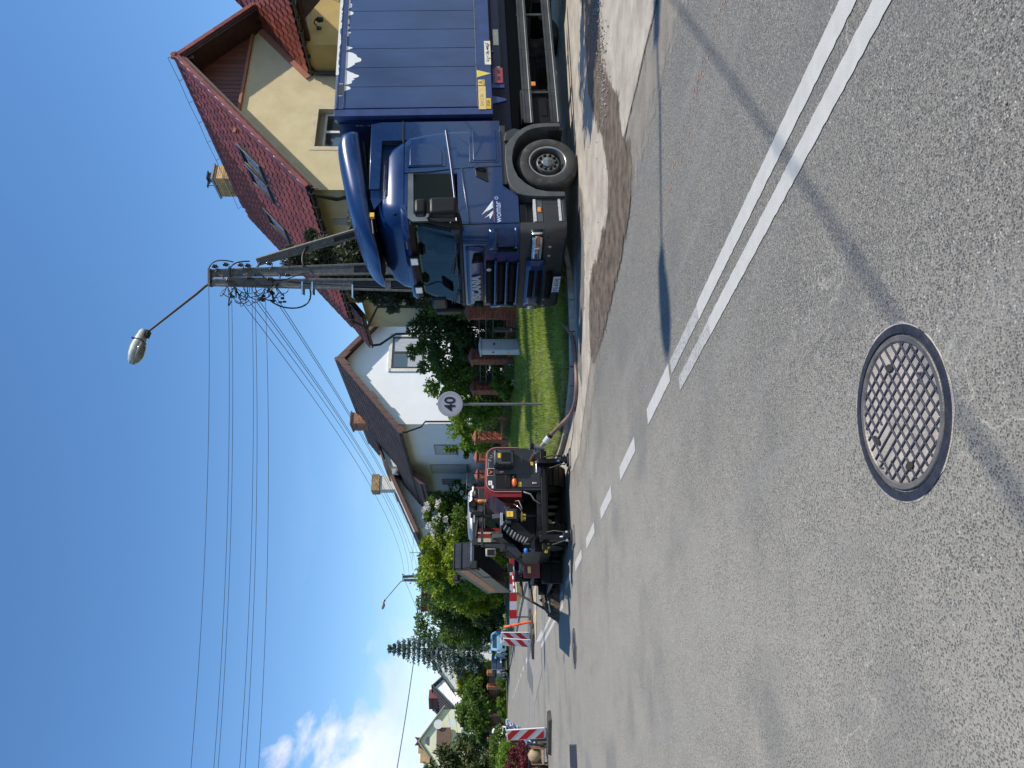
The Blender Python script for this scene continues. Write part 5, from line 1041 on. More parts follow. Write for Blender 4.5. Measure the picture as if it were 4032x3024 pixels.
def tile_mesh(m, w_=.30, h_=.40):
    b = B(); n = 8; V = []
    for (yy, dz) in ((0, .0), (0, .028), (h_*1.06, .012)):
        for i in range(n+1):
            u = i/n; z = .034*(.5-.5*cos(2*pi*min(1, max(0, (u-.45)/.55))))+.006*cos(pi*u*2)
            V.append((u*w_*1.02, yy-(.0 if dz == 0 else .012), z+dz if dz else z-.015))
    k = n+1; b.add(V, [(j*k+i, j*k+i+1, (j+1)*k+i+1, (j+1)*k+i) for j in range(2) for i in range(n)]); return mesh(b, 'roof_tile', 60, m, fix=False)
def roof_tiles(par, O, ex, ey, ncol, nrow, m, w_=.30, h_=.36, limit=300, inside=None, name='roof_tile', coll=None):
    """courses of tiles from eave corner O (local to par); ex along the eave, ey up the slope. Nearest ones are objects, the rest one joined part"""
    ex, ey = Vector(ex).normalized(), Vector(ey).normalized(); ez = ex.cross(ey).normalized()
    if ez.z < 0: ez = -ez
    base = Matrix((ex, ey, ez)).transposed().to_4x4(); tm = tile_mesh(m, w_, h_); T = []
    MW = par.matrix_basis
    for r in range(nrow):
        for c in range(ncol):
            if inside and not inside((c+.5)*w_, (r+.5)*h_): continue
            p = Vector(O)+ex*(c*w_)+ey*(r*h_)
            mt_ = base.copy(); mt_.translation = p+ez*(.004*random.random()); 
            mt_ = mt_ @ Matrix.Rotation(R(random.uniform(-.5, .5)), 4, 'Z'); T.append(((MW @ p-Vector((0, 0, 1.5))).length, mt_))
    T.sort(key=lambda q: q[0])
    for d, mt_ in T[:limit]: o = link(name, tm, par); o.matrix_basis = mt_
    if T[limit:]:
        vs = np.array([v.co[:] for v in tm.vertices]); fs = np.array([p.vertices[:] for p in tm.polygons]); V = []; F = []
        for i, (d, mt_) in enumerate(T[limit:]):
            a = np.array(mt_); V.append(vs @ a[:3, :3].T+a[:3, 3]); F.append(fs+i*len(vs))
        o = np_mesh(name if limit == 0 else name, np.concatenate(V), np.concatenate(F), m, par, smooth=True); o['kind'] = 'stuff'
def brick_box(par, lo, hi, m, mm_, bl=.25, bh=.075, name='brick', limit=300, mat_off=.006, faces='xyXY', joined=False, store=None):
    """brick skin round a box: one object per brick (shared mesh), mortar core behind"""
    x0, y0, z0 = lo; x1, y1, z1 = hi; b = B(); b.b2((x0+.012, y0+.012, z0), (x1-.012, y1-.012, z1)); obj('mortar_core', b, mm_, par)
    g = .010; out = []; nz = max(1, round((z1-z0)/bh)); h = (z1-z0)/nz
    for k in range(nz):
        zc = z0+h*(k+.5); off = (k % 2)*.5
        for f in faces:
            ax = 0 if f in 'yY' else 1; L0, L1 = ((x0, x1), (y0, y1))[ax]; n_ = max(1, round((L1-L0)/bl)); step = (L1-L0)/n_
            edges = [L0]+[L0+step*(i+off) for i in range(0 if off else 1, n_ if off else n_)]+[L1]
            edges = sorted(set(round(e, 4) for e in edges if L0-1e-6 <= e <= L1+1e-6))
            for a, c in zip(edges[:-1], edges[1:]):
                if c-a < .04: continue
                if ax == 0: cx, cy, dx, dy = (a+c)/2, (y0+.02 if f == 'y' else y1-.02), c-a-g, .04
                else: cx, cy, dx, dy = (x0+.0205 if f == 'x' else x1-.0205), (a+c)/2, .0415, c-a-g-.001
                out.append(((cx, cy, zc), (dx, dy, h-g)))
    return out
_bm = {}
def put_bricks(par, items, m, limit=300, name='brick'):
    key = (m.name,)
    if key not in _bm: b = B(); b.box((0, 0, 0), (1, 1, 1)); _bm[key] = mesh(b, 'brick', None, m)
    MW = par.matrix_basis; items = sorted(items, key=lambda q: (MW @ Vector(q[0])).length)
    for c, d in items[:limit]:
        o = link(name, _bm[key], par, Vector(c)+Vector((random.uniform(-.002, .002), random.uniform(-.002, .002), 0))); o.scale = d
    if items[limit:]:
        b = B()
        for c, d in items[limit:]: b.box(c, d)
        o = obj(name, b, m, par); o['kind'] = 'stuff'
def frame_empty(name, x, y, z, label, cat, **k):
    e = empty(name, (x, y, z), label, cat, (0, 0, atan2(Nn.y, Nn.x)), **k); e.matrix_basis = Hf(x, y, z); return e
def window(par, c, w_, h_, ax, m_f, depth=.12, sill=True, mull=1, blind=None):
    """window centred at c (local); ax: 'y' faces -Y, 'x' faces -X; frame bars, pane, sill"""
    M = Matrix.Translation(c) @ (Matrix.Identity(4) if ax == 'y' else Matrix.Rotation(-pi/2, 4, 'Z'))
    b = B(); t = .07
    for (a, d) in (((-w_/2, -h_/2), (w_/2, -h_/2+t)), ((-w_/2, h_/2-t), (w_/2, h_/2)), ((-w_/2, -h_/2+t), (-w_/2+t, h_/2-t)), ((w_/2-t, -h_/2+t), (w_/2, h_/2-t))): b.b2((a[0], -.03, a[1]), (d[0], .03, d[1]), M)
    for i in range(mull): x = -w_/2+w_*(i+1)/(mull+1); b.b2((x-.04, -.031, -h_/2+t), (x+.04, .029, h_/2-t), M)
    f = obj('window', b, m_f, par); b = B(); b.b2((-w_/2+t, -.005, -h_/2+t), (w_/2-t, .005, h_/2-t), M); obj('pane', b, m_pane, f)
    if blind: b = B(); b.b2((-w_/2+t, -.02, h_/2-t-h_*blind), (w_/2-t, -.008, h_/2-t), M); obj('blind', b, mat('blind_cream', (.55, .54, .50), .7), f)
    if sill: b = B(); b.b2((-w_/2-.05, -.12, -h_/2-.04), (w_/2+.05, .03, -h_/2), M); obj('sill', b, m_zinc, f)
    return f

# --- the cream house behind the lorry
Z0 = .55
hy = frame_empty('cream_house', 5.64, 22.5, 0, 'tall cream house with glazed red tile roof and wooden gable behind the lorry', 'house')
GW, GL, EZ = 8.6, 6.3, 6.95      # gable wall width, length along the road, wall height at the eave
SL = .893
AG = 4.83-.3                      # ridge position along the gable
apz = EZ+SL*4.83-.25
WX1 = GW+1.2
# gable wall with recessed window opening
b = B(); wx0, wx1, wz0, wz1 = 1.62, 3.10, 5.35, 6.72
b.prism([(0, .3), (0, EZ+.1), (4.35, 10.85), (8.7, EZ+.1), (8.7, .3)], .28, .30, 'xz')
for q in ([(0, .3), (wx0, .3), (wx0, 8.45), (0, EZ+.1)], [(wx0, .3), (wx1, .3), (wx1, wz0), (wx0, wz0)], [(wx0, wz1), (wx1, wz1), (wx1, 9.15), (2.3, 9.15), (wx0, 8.45)], [(wx1, .3), (8.7, .3), (8.7, EZ+.1), (6.45, 9.15), (wx1, 9.15)]): b.prism(q, 0, .28, 'xz')
b.b2((0, .3, .3), (.3, GL, EZ+.1)); b.b2((8.4, .3, .3), (8.7, GL, EZ+.1)); b.prism([(0, .3), (0, EZ+.1), (4.35, 10.85), (8.7, EZ+.1), (8.7, .3)], GL-.3, GL, 'xz')
obj('wall', b, m_ycream, hy)
b = B(); 
for q in ((wx0-.14, wz0-.1, wx0, wz1+.14), (wx1, wz0-.1, wx1+.14, wz1+.14), (wx0, wz1, wx1, wz1+.14)): b.b2((q[0], -.012, q[1]), (q[2], .02, q[3]))
obj('window_surround', b, mat('pale_surround', (.55, .47, .31), .9), hy)
f = window(hy, ((wx0+wx1)/2, .20, (wz0+wz1)/2-.07), wx1-wx0-.04, wz1-wz0-.22, 'y', m_wfr, mull=1, blind=None)
b = B(); 
for i in range(9): b.b2((wx0+.03, .10, wz1-.02-i*.028), (wx1-.03, .14, wz1-.045-i*.028+.022))
obj('shutter_slats', b, mat('shutter_grey', (.42, .41, .37), .5, .2), f); b = B(); b.b2((wx0+.2, .26, wz0+.1), (wx1-.5, .27, wz1-.4)); obj('curtain', b, mat('curtain', (.6, .6, .6), .9, var=.2, scale=20, stretch=(9, 9, .3)), f)
# boarded gable
b = B(); b.prism([(2.25, 9.15), (4.35, 10.98), (6.5, 9.15)], -.005, .02, 'xz'); obj('gable_backing', b, m_woodd, hy)
b = B(); b.b2((2.05, -.10, 9.08), (6.7, .0, 9.17)); obj('gable_trim', b, m_terra, hy, bevel=.01)
for i in range(24):      # herringbone boards: two fans meeting at the middle
    q = 2.3+i*.175
    if q > 6.35: break
    zt = 9.17+min(q-2.2, 6.45-q+.05)*.86
    if zt < 9.25: continue
    b = B(); b.b2((q, -.045, 9.175), (q+.163, -.02, zt)); obj('gable_board', b, m_wood, hy, bevel=.004, seg=1)
# roof planes: overhang .8 m in front, .6 at the side
ov, so_ = .85, .62
RX = 4.35; RZ = 10.95
def roof_slab(par, p0, p1, y0, y1, th, m, name='roof'):
    b = B(); n = Vector((p1[0]-p0[0], 0, p1[1]-p0[1])).normalized(); nn = Vector((-n.z, 0, n.x)); 
    if nn.z > 0: nn = -nn
    a = [Vector((p0[0], 0, p0[1])), Vector((p1[0], 0, p1[1]))]; q = [a[0], a[1], a[1]+nn*th, a[0]+nn*th]
    b.prism([(v.x, v.z) for v in q], y0, y1, 'xz'); return obj(name, b, m, par)
eL = (-so_, RZ-SL*(RX+so_)); eR = (8.7+so_, RZ-SL*(8.7+so_-RX))
rf = roof_slab(hy, eL, (RX, RZ), -ov, GL+.4, .14, m_woodd); roof_slab(hy, (RX, RZ), eR, -ov, GL+.4, .14, m_woodd)
sl_len = math.hypot(RX+so_, RZ-eL[1])
ncol = int((GL+.4+ov)/.30)+1; nrow = int(sl_len/.36)
roof_tiles(hy, (eL[0]-.02, -ov-.02, eL[1]+.02), (0, 1, 0), (RX+so_, 0, RZ-eL[1]), ncol, nrow, m_tile, .30, .368)
roof_tiles(hy, (eR[0]+.02, -ov-.02, eR[1]+.02), (0, 1, 0), (RX-eR[0], 0, RZ-eR[1]), ncol, nrow, m_tile, .30, .368, limit=0)
# verge tiles along the front rake and stepped barge boards
for sgn, e_ in ((1, eL), (-1, eR)):
    d = Vector((RX-e_[0], 0, RZ-e_[1])); Ld = d.length; d.normalize(); nrm = Vector((-d.z*sgn, 0, abs(d.x)))
    for i in range(int(Ld/.37)):
        p = Vector((e_[0], -ov, e_[1]))+d*(i*.37); b = B(); a = atan2(d.z, d.x)
        b.b2((0, -.05, -.10), (.40, .22, .045)); o = obj('verge_tile', b, m_tile, hy, bevel=.012); 
        mm2 = Matrix((d, Vector((0, 1, 0)), d.cross(Vector((0, 1, 0))))).transposed().to_4x4(); 
        if mm2[2][2] < 0: mm2 = Matrix((d, Vector((0, 1, 0)), -d.cross(Vector((0, 1, 0))))).transposed().to_4x4()
        mm2.translation = p+Vector((0, 0, .03)); o.matrix_basis = mm2 @ Matrix.Rotation(R(-1.6), 4, 'Y')
    b = B(); pth = [Vector((e_[0], -ov+.06, e_[1]-.18)), Vector((RX, -ov+.06, RZ-.16))]; q = [(pth[0].x, pth[0].z-.10), (pth[1].x, pth[1].z-.10), (pth[1].x, pth[1].z+.10), (pth[0].x, pth[0].z+.10)]
    b.prism(q, -ov+.03, -ov+.07, 'xz'); obj('barge_board', b, mat('barge_brown', (.13, .075, .055), .6, var=.15) if sgn > 0 else m_woodd, hy)
for i in range(int((GL+1)/.36)):
    b = B(); b.lathe([(.10, 0), (.115, .0), (.10, .37)], 'y', n=10, a0=-.2, a1=pi+.2); obj('ridge_tile', b, m_tile, hy, smooth=60, loc=(RX, -ov-.02+i*.36, RZ+.0))
b = B(); b.lathe([(0, -.03), (.12, -.03), (.15, -.01), (.15, .04)], 'y', (RX, -ov-.02, RZ+.05), 8); b.lathe([(0, -.045), (.03, -.04), (.03, -.02)], 'y', (RX, -ov-.02, RZ+.05), 8); obj('ridge_end', b, m_tile, hy)
for xx, zz in ((.35, EZ+.52), (RX+.0, RZ-.25), (6.6, 8.95)): b = B(); b.b2((xx, -ov+.1, zz-.22), (xx+.14, .0, zz-.02)); obj('purlin_end', b, m_woodd, hy, bevel=.01)
b = B(); b.tube([(RX-.6, -ov-.1, RZ-.35), (RX-.55, 0, RZ-.2)], .008, 4)
for i in range(9):
    y_ = -ov+i*.9; b.tube([(RX-.02, y_, RZ+.13), (RX-.10, y_, RZ+.24)], .009, 4)
b.tube([(RX-.1, -ov+i*.9, RZ+.24-.02*(i % 2)) for i in range(9)], .008, 4); obj('lightning_wire', b, m_gut, hy)
# gutter and downpipe
b = B(); b.lathe([(.065, -ov), (.065, GL+.4)], 'y', (eL[0]-.05, 0, eL[1]-.04), 10, a0=pi, a1=2*pi); gt = obj('gutter', b, m_gut, hy, smooth=60)
for i in range(13): b = B(); b.b2((eL[0]-.13, -ov+.1+i*.58, eL[1]-.16), (eL[0]+.03, -ov+.14+i*.58, eL[1]+.0)); obj('gutter_bracket', b, m_gut, gt)
b = B(); b.tube([(eL[0]-.02, -.55, eL[1]-.1), (-.3, .05, eL[1]-.62), (-.1, .22, eL[1]-.8), (-.1, .22, 2.0)], .06, 10); obj('downpipe', b, m_gut, hy, smooth=60)
b = B(); b.tube([(eL[0]-.02, GL+.3, eL[1]-.1), (-.75, GL+.55, eL[1]-.55), (-.1, GL+.1, eL[1]-.95), (-.1, GL+.1, 2.0)], .055, 10); obj('downpipe', b, m_gut, hy, smooth=60)
# roof windows
def skylight(y0, q0, w_=.82, l_=1.25):
    d = Vector((RX+so_, 0, RZ-eL[1])).normalized(); p = Vector((eL[0], y0, eL[1]))+d*q0
    M = Matrix((Vector((0, 1, 0)), d, Vector((0, 1, 0)).cross(d))).transposed().to_4x4()
    if M[2][2] < 0: M = Matrix((Vector((0, 1, 0)), d, -Vector((0, 1, 0)).cross(d))).transposed().to_4x4()
    M.translation = p; e = link('roof_window', None, hy); e.matrix_basis = M
    b = B()
    for q in ((0, 0, w_, .09), (0, l_-.09, w_, l_), (0, .09, .09, l_-.09), (w_-.09, .09, w_, l_-.09)): b.b2((q[0], q[1], .0), (q[2], q[3], .13))
    obj('frame', b, m_gut, e, bevel=.01); b = B(); b.b2((.09, .09, .06), (w_-.09, l_-.09, .075)); obj('pane', b, m_pane, e)
    b = B(); b.b2((-.06, -.15, .04), (w_+.06, .0, .06)); b.b2((-.05, .0, .12), (.0, l_, .15)); obj('flashing', b, m_zinc, e)
skylight(.75, 2.9); skylight(1.72, 2.9); skylight(3.95, 2.9)
# chimney on the far side of the ridge
ch = link('chimney', None, hy, (RX+.1, GL-1.45, RZ-.4)); its = brick_box(ch, (0, 0, 0), (.62, 1.05, 1.15), m_brickt, m_mortl, .25, .085); put_bricks(ch, its, m_brickt)
b = B(); b.b2((-.06, -.06, 1.15), (.68, 1.11, 1.22)); obj('cap', b, m_zinc, ch); b = B(); b.b2((.15, .15, 1.22), (.4, .4, 1.4)); b.b2((.1, .1, 1.42), (.45, .45, 1.46)); b.b2((.16, .6, 1.22), (.18, .62, 1.55)); b.b2((.4, .6, 1.22), (.42, .62, 1.55)); b.b2((.1, .55, 1.55), (.45, .67, 1.58)); obj('flue_cowl', b, m_gut, ch)
# loggia wing on the right, projecting towards the street
wy = -2.75; we = (4.55, 7.12); wr = (8.9, 7.12+.84*4.35)
roof_slab(hy, we, wr, wy, .0, .12, m_woodd)
wl = math.hypot(wr[0]-we[0], wr[1]-we[1])
roof_tiles(hy, (we[0]-.02, wy-.02, we[1]+.02), (0, 1, 0), (wr[0]-we[0], 0, wr[1]-we[1]), 9, int(wl/.368), m_tile, .30, .368, limit=110)
for i in range(int(wl/.37)+1):
    d = Vector((wr[0]-we[0], 0, wr[1]-we[1])).normalized(); b = B(); b.b2((0, -.05, -.10), (.40, .10, .045)); o = obj('verge_tile', b, m_tile, hy, bevel=.012); mm2 = Matrix((d, Vector((0, 1, 0)), d.cross(Vector((0, 1, 0))))).transposed().to_4x4()
    if mm2[2][2] < 0: mm2 = Matrix((d, Vector((0, 1, 0)), -d.cross(Vector((0, 1, 0))))).transposed().to_4x4()
    mm2.translation = Vector((we[0], wy, we[1]+.03))+d*(i*.37); o.matrix_basis = mm2 @ Matrix.Rotation(R(-1.6), 4, 'Y')
b = B(); d = Vector((wr[0]-we[0], 0, wr[1]-we[1])).normalized(); b.prism([(we[0]-.12, we[1]-.02), (we[0]+1.95, we[1]+1.72), (we[0]+1.78, we[1]+1.86), (we[0]-.24, we[1]+.10)], -.06, -.02, 'xz'); obj('wall_flashing', b, m_terra, hy)
b = B(); b.lathe([(.065, wy), (.065, -.05)], 'y', (we[0]-.05, 0, we[1]-.04), 10, a0=pi, a1=2*pi); g2 = obj('gutter', b, m_gut, hy, smooth=60)
for i in range(6): b = B(); b.b2((we[0]-.13, wy+.1+i*.48, we[1]-.15), (we[0]+.03, wy+.14+i*.48, we[1])); obj('gutter_bracket', b, m_gut, g2)
b = B(); b.tube([(we[0]-.02, -.12, we[1]-.1), (we[0]-.05, -.10, we[1]-.25), (we[0]-.05, -.10, 2.5)], .055, 10); obj('downpipe', b, m_gut, hy, smooth=60)
b = B(); b.b2((we[0]+.25, wy+.1, 2.0), (we[0]+.37, wy+.22, 7.1)); obj('porch_post', b, mat('post_brown', (.20, .085, .06), .55, var=.15), hy, bevel=.01)
b = B(); b.b2((we[0]+.2, wy+.08, 6.92), (we[0]+.36, 0, 7.08)); b.b2((we[0]+.2, wy+.08, 7.0), (we[0]+5, wy+.24, 7.16)); b.prism([(wy+.22, 6.3), (wy+.22, 6.92), (wy+.9, 6.92)], we[0]+.26, we[0]+.32, 'yz'); obj('porch_beam', b, m_woodd, hy)
b = B(); b.b2((we[0]+.45, -1.1, 5.3), (we[0]+4.5, -.95, 7.0)); b.b2((we[0]+.05, -1.1, .5), (we[0]+.45, .0, 7.05)); obj('loggia_wall', b, mat('loggia_ochre', (.42, .30, .11), .9, var=.08, scale=2), hy)
b = B(); b.b2((we[0]+.45, wy+.3, 5.0), (we[0]+4.5, -1.0, 5.15)); obj('loggia_floor', b, m_ycream, hy)
for xx in (we[0]+.75, we[0]+2.3):
    l_ = link('wall_lamp', None, hy); b = B(); b.tube([(xx, -1.12, 6.72), (xx, -1.3, 6.82), (xx, -1.42, 6.75)], .018, 6); b.lathe([(.0, 6.50), (.07, 6.52), (.09, 6.66), (.03, 6.74), (0, 6.76)], 'z', (xx, -1.42, 0), 8); b.lathe([(0, -1.14), (.08, -1.13), (.08, -1.1)], 'y', (xx, 0, 6.7), 8); obj('lantern', b, m_blk, l_)
b = B(); b.prism([(-.02, 5.2), (.0, 5.6)], -.1, -.05) if False else b.b2((-.012, 1.35, 5.6), (.0, 1.65, 6.3)); obj('meter_box', b, mat('grey_box', (.30, .31, .30), .6), hy)
# lower wing beyond
b = B(); b.b2((.25, GL, .3), (6.5, GL+2.2, 6.2)); obj('wing_wall', b, m_ycream, hy)
w2a, w2b = (-.35, 6.15), (2.6, 6.15+2.6*.9); roof_slab(hy, w2a, w2b, GL+.3, GL+2.7, .12, m_woodd)
roof_tiles(hy, (w2a[0], GL+.42, w2a[1]+.02), (0, 1, 0), (w2b[0]-w2a[0], 0, w2b[1]-w2a[1]), 8, 10, m_tile, .30, .368, limit=0)
b = B(); b.tube([(w2a[0]-.03, GL+2.6, w2a[1]-.05), (w2a[0]+.1, GL+2.75, w2a[1]-.35), (.0, GL+2.35, w2a[1]-1.0), (.1, GL+2.3, 2)], .05, 8); b.lathe([(.06, GL+.4), (.06, GL+2.7)], 'y', (w2a[0]-.04, 0, w2a[1]-.05), 8, a0=pi, a1=2*pi); obj('gutter', b, m_gut, hy, smooth=60)

# --- white house with brown tiles
def gable_house(name, x, y, label, w_, l_, ez, slope, wallm, tilem, z0=.55, ovf=.9, ovs=.6, tiles=True, cat='house', tw=.34, th_=.42, under=m_woodd, verge=True, limit=0):
    e = frame_empty(name, x, y, 0, label, cat); rx, rz = w_/2, ez+slope*w_/2
    b = B(); b.prism([(0, z0-.3), (0, ez), (rx, rz-.12), (w_, ez), (w_, z0-.3)], 0, l_, 'xz'); obj('wall', b, wallm, e)
    a, c = (-ovs, ez-slope*ovs+.14), (rx, rz+.14); c2 = (w_+ovs, ez-slope*ovs+.14)
    roof_slab(e, a, c, -ovf, l_+.4, .12, under); roof_slab(e, c, c2, -ovf, l_+.4, .12, under); sl_ = math.hypot(rx+ovs, rz-a[1]+.14)
    if tiles:
        for (q, dx) in ((a, 1), (c2, -1)):
            if dx < 0 and not verge: continue
            roof_tiles(e, (q[0], -ovf, q[1]+.02), (0, 1, 0), (dx*(rx+ovs), 0, c[1]-q[1]), int((l_+.4+ovf)/tw)+1, int(sl_/th_)+1, tilem, tw, th_, limit=limit)
    b = B(); b.tube([(rx, -ovf-.03, rz+.17), (rx, l_+.4, rz+.17)], .12, 8); obj('ridge', b, tilem, e, smooth=60)
    for s_, q in ((1, a), (-1, c2)):
        b = B(); b.prism([(q[0], q[1]-.16), (rx, rz-.02), (rx, rz+.20), (q[0], q[1]+.06)], -ovf-.05, -ovf-.01, 'xz'); obj('barge_board', b, under, e)
    b = B(); b.lathe([(.07, -ovf), (.07, l_+.4)], 'y', (a[0]-.06, 0, a[1]-.05), 8, a0=pi, a1=2*pi); obj('gutter', b, m_gut, e, smooth=60)
    return e, rx, rz
m_bsoff = mat('brown_soffit', (.12, .062, .048), .6, var=.12, scale=3)
hw, hrx, hrz = gable_house('white_house', -2.15, 41.3, 'white rendered house with brown tiled roof and gable window behind the green shrubs', 7.35, 12.0, 6.62, .83, m_wht, m_tileb, ovf=.5, ovs=.75, under=m_bsoff, tw=.30, th_=.36, limit=0)
for s_ in (1, -1):   # clad stepped barge boards
    for k_ in range(11):
        q = k_/11; x0_ = -.75+(hrx+.75)*q; x1_ = -.75+(hrx+.75)*(k_+1)/11; 
        if s_ < 0: x0_, x1_ = 7.35-x0_, 7.35-x1_
        z0_, z1_ = 6.62-.83*.75+.14+(hrz-6.62+.83*.75)*q, 6.62-.83*.75+.14+(hrz-6.62+.83*.75)*(k_+1)/11; dp = .42 if k_ in (0, 5, 10) else .30
        b = B(); b.prism([(x0_, z0_-dp), (x1_, z1_-dp), (x1_, z1_+.05), (x0_, z0_+.05)], -.62, -.555, 'xz'); obj('barge_panel', b, m_bsoff, hw, bevel=.012)
b = B(); wl_, wr_, wb_, wt_ = 3.95, 6.5, 4.0, 6.1
f = window(hw, (4.3, -.02, 6.0), 1.95, 1.75, 'y', mat('brown_frame', (.05, .03, .025), .5), mull=1, sill=False, blind=.0)
b = B()
for q in ((3.12, 5.1, 3.30, 7.0), (5.30, 5.1, 5.48, 7.0), (3.12, 6.9, 5.48, 7.08)): b.b2((q[0], -.07, q[1]), (q[2], -.0, q[3]))
obj('window_surround', b, mat('cream_surround', (.70, .68, .60), .8), hw)
b = B(); b.b2((3.42, -.035, 5.2), (4.22, -.027, 6.0)); b.b2((4.38, -.035, 5.2), (5.18, -.027, 6.75)); obj('curtain', b, mat('net_curtain', (.42, .44, .47), .9, var=.25, scale=6, stretch=(6, 6, .3)), f)
for (yy, zz, w2, h2, bl) in ((3.85, 4.0, 1.55, 1.3, .93), (9.85, 4.0, 1.1, 1.1, .0), (7.3, 3.95, 1.6, 2.3, .93)):
    window(hw, (-.02, yy, zz), w2, h2, 'x', m_zinc, mull=0 if w2 > 1.2 else 1, sill=w2 > .95, blind=bl)
b = B(); b.tube([(-.8, -.9, 6.0), (-.8, -.85, 5.85), (-.2, -.12, 5.1), (.1, -.12, 4.9), (.1, -.12, 1.0)], .05, 8); obj('downpipe', b, m_gut, hw, smooth=60)
b = B(); b.tube([(-1.3, 12.4, 5.3), (-.3, 12.1, 4.6), (-.12, 11.9, 4.4), (-.12, 11.9, 1)], .05, 8); obj('downpipe', b, m_gut, hw, smooth=60)
# side dormer and lower skirt of the roof
b = B(); b.prism([(-1.35, 5.34), (-.6, 5.94), (-.6, 6.06), (-1.35, 5.50)], 6.2, 12.6, 'xz'); obj('lower_eave', b, m_bsoff, hw); roof_tiles(hw, (-1.40, 6.2, 5.54), (0, 1, 0), (1, 0, .86), 21, 4, m_tileb, .30, .36, limit=0)
for k_ in range(4): b = B(); b.prism([(-1.38+.2*k_, 5.09+.17*k_), (-1.18+.2*k_, 5.26+.17*k_), (-1.18+.2*k_, 5.79+.17*k_), (-1.38+.2*k_, 5.62+.17*k_)], 6.12, 6.18, 'xz'); obj('barge_panel', b, m_bsoff, hw, bevel=.012)
dm = link('dormer', None, hw); b = B(); b.prism([(.7, 6.9), (.7, 8.0), (2.3, 8.6), (2.3, 7.6)], 8.9, 10.6, 'xz'); obj('dormer_wall', b, m_wht2, dm); b = B(); b.prism([(.35, 7.95), (2.9, 8.9), (2.9, 9.02), (.35, 8.07)], 8.6, 10.9, 'xz'); obj('dormer_roof', b, m_bsoff, dm); b = B(); b.b2((.68, 9.2, 7.2), (.70, 10.3, 7.85)); obj('dormer_pane', b, m_pane, dm)
chw = link('chimney', None, hw, (hrx-.8, 6.9, hrz-1.25)); its = brick_box(chw, (0, 0, 0), (.75, 1.25, 1.75), m_brick, m_mort, .25, .085); put_bricks(chw, its, mat('chimney_brick', (.36, .17, .10), .85, 0, var=.15, scale=22, island=.3), limit=300)
b = B(); b.b2((-.07, -.07, 1.75), (.82, 1.32, 1.84)); obj('cap', b, m_bsoff, chw)
for y_ in (.25, .62): b = B(); b.b2((-.012, y_, 1.42), (.0, y_+.14, 1.60)); obj('flue_opening', b, m_print, chw)
b = B(); b.b2((.2, 10.0, hrz-.6), (.25, 10.1, hrz-.3)) if False else b.tube([(1.4, 7.4, 7.2), (1.4, 7.4, 7.55), (1.7, 7.6, 7.7)], .03, 6); obj('roof_vent', b, m_zinc, hw)
b = B(); b.grid(1, 1, lambda u, v: (.35+1.5*u, 10.0+2.2*v, 0)); b.v = [(x, y, 6.62+.83*x+.32) for x, y, z in b.v]; obj('solar_panel', b, mat('solar_glass', (.015, .022, .055), .1, 0, coat=1), hw)
# second white house further along
hx, rx2, rz2 = gable_house('second_white_house', -9.6, 51.6, 'second plain white house with low brown verge boards beyond the brown roofed one', 9.6, 9.5, 6.35, .48, m_wht, m_tileb, ovf=.9, ovs=.5, under=mat('verge_brown', (.17, .085, .065), .6), tw=.6, th_=.8, verge=False)
b = B(); b.prism([(-.55, 6.33), (4.8, 8.88), (4.8, 8.96), (-.55, 6.41)], -.98, -.9, 'xz'); obj('white_edge', b, m_wfr, hx)
b = B(); b.b2((3.1, 1.4, 7.5), (4.1, 2.2, 9.2)); obj('chimney', b, m_wht2, hx); 
cq = link('chimney_head', None, hx, (3.0, 1.3, 9.2)); put_bricks(cq, brick_box(cq, (0, 0, 0), (1.2, 1.0, .55), m_brickt, m_mortl, .25, .09), mat('aged_tan_brick', (.40, .26, .12), .85, var=.3, scale=4, island=.3), limit=90)
window(hx, (-.02, 4.0, 4.2), 1.5, 1.0, 'x', m_zinc, mull=1, sill=True)
b = B(); b.tube([(1.4, -.9, 5.4), (1.4, -.9, 6.0)], .02, 4); b.tube([(-.3, 6.0, 5.9), (-.3, 6.0, 7.3)], .02, 4); b.tube([(-.9, 6.0, 7.1), (1.3, 6.0, 7.1)], .012, 4); b.tube([(-.3, 5.6, 7.25), (-.3, 6.4, 7.25)], .012, 4); obj('aerial', b, m_zinc, hx)
# red roofed house behind the trees with a solar array
hr, r3x, r3z = gable_house('red_roofed_house', -16.9, 72.5, 'far house with red ridge, two red chimneys and a solar array above the trees', 8, 9.5, 4.3, .70, m_wht2, m_tiler, ovf=.5, ovs=.5, under=m_terra, tw=.9, th_=.9)
hr.matrix_basis = Hf(-16.9, 72.5, 0) @ Matrix.Rotation(pi/2-.25, 4, 'Z') @ Matrix.Translation((-4, -6, 0))
for i in range(9):
    for j in range(3):
        b = B(); b.b2((0, 0, 0), (1.0, 1.5, .05)); o = obj('solar_panel', b, mat('far_solar', (.05, .055, .065), .35), hr)
        d = Vector((4.5, 0, r3z-4.1+.3)).normalized(); M2 = Matrix((Vector((0, 1, 0)), d, Vector((0, 1, 0)).cross(d))).transposed().to_4x4(); 
        if M2[2][2] < 0: M2 = Matrix((Vector((0, 1, 0)), d, -Vector((0, 1, 0)).cross(d))).transposed().to_4x4()
        M2.translation = Vector((-.3, .2+i*1.04, 4.35))+d*(j*1.6); o.matrix_basis = M2
for yy, w2 in ((2.6, .7), (6.4, 1.3)): b = B(); b.b2((3.4, yy, r3z-.8), (4.1, yy+w2, r3z+1.0)); o = obj('chimney', b, mat('far_red_brick', (.36, .11, .06), .8, var=.2, scale=6), hr)
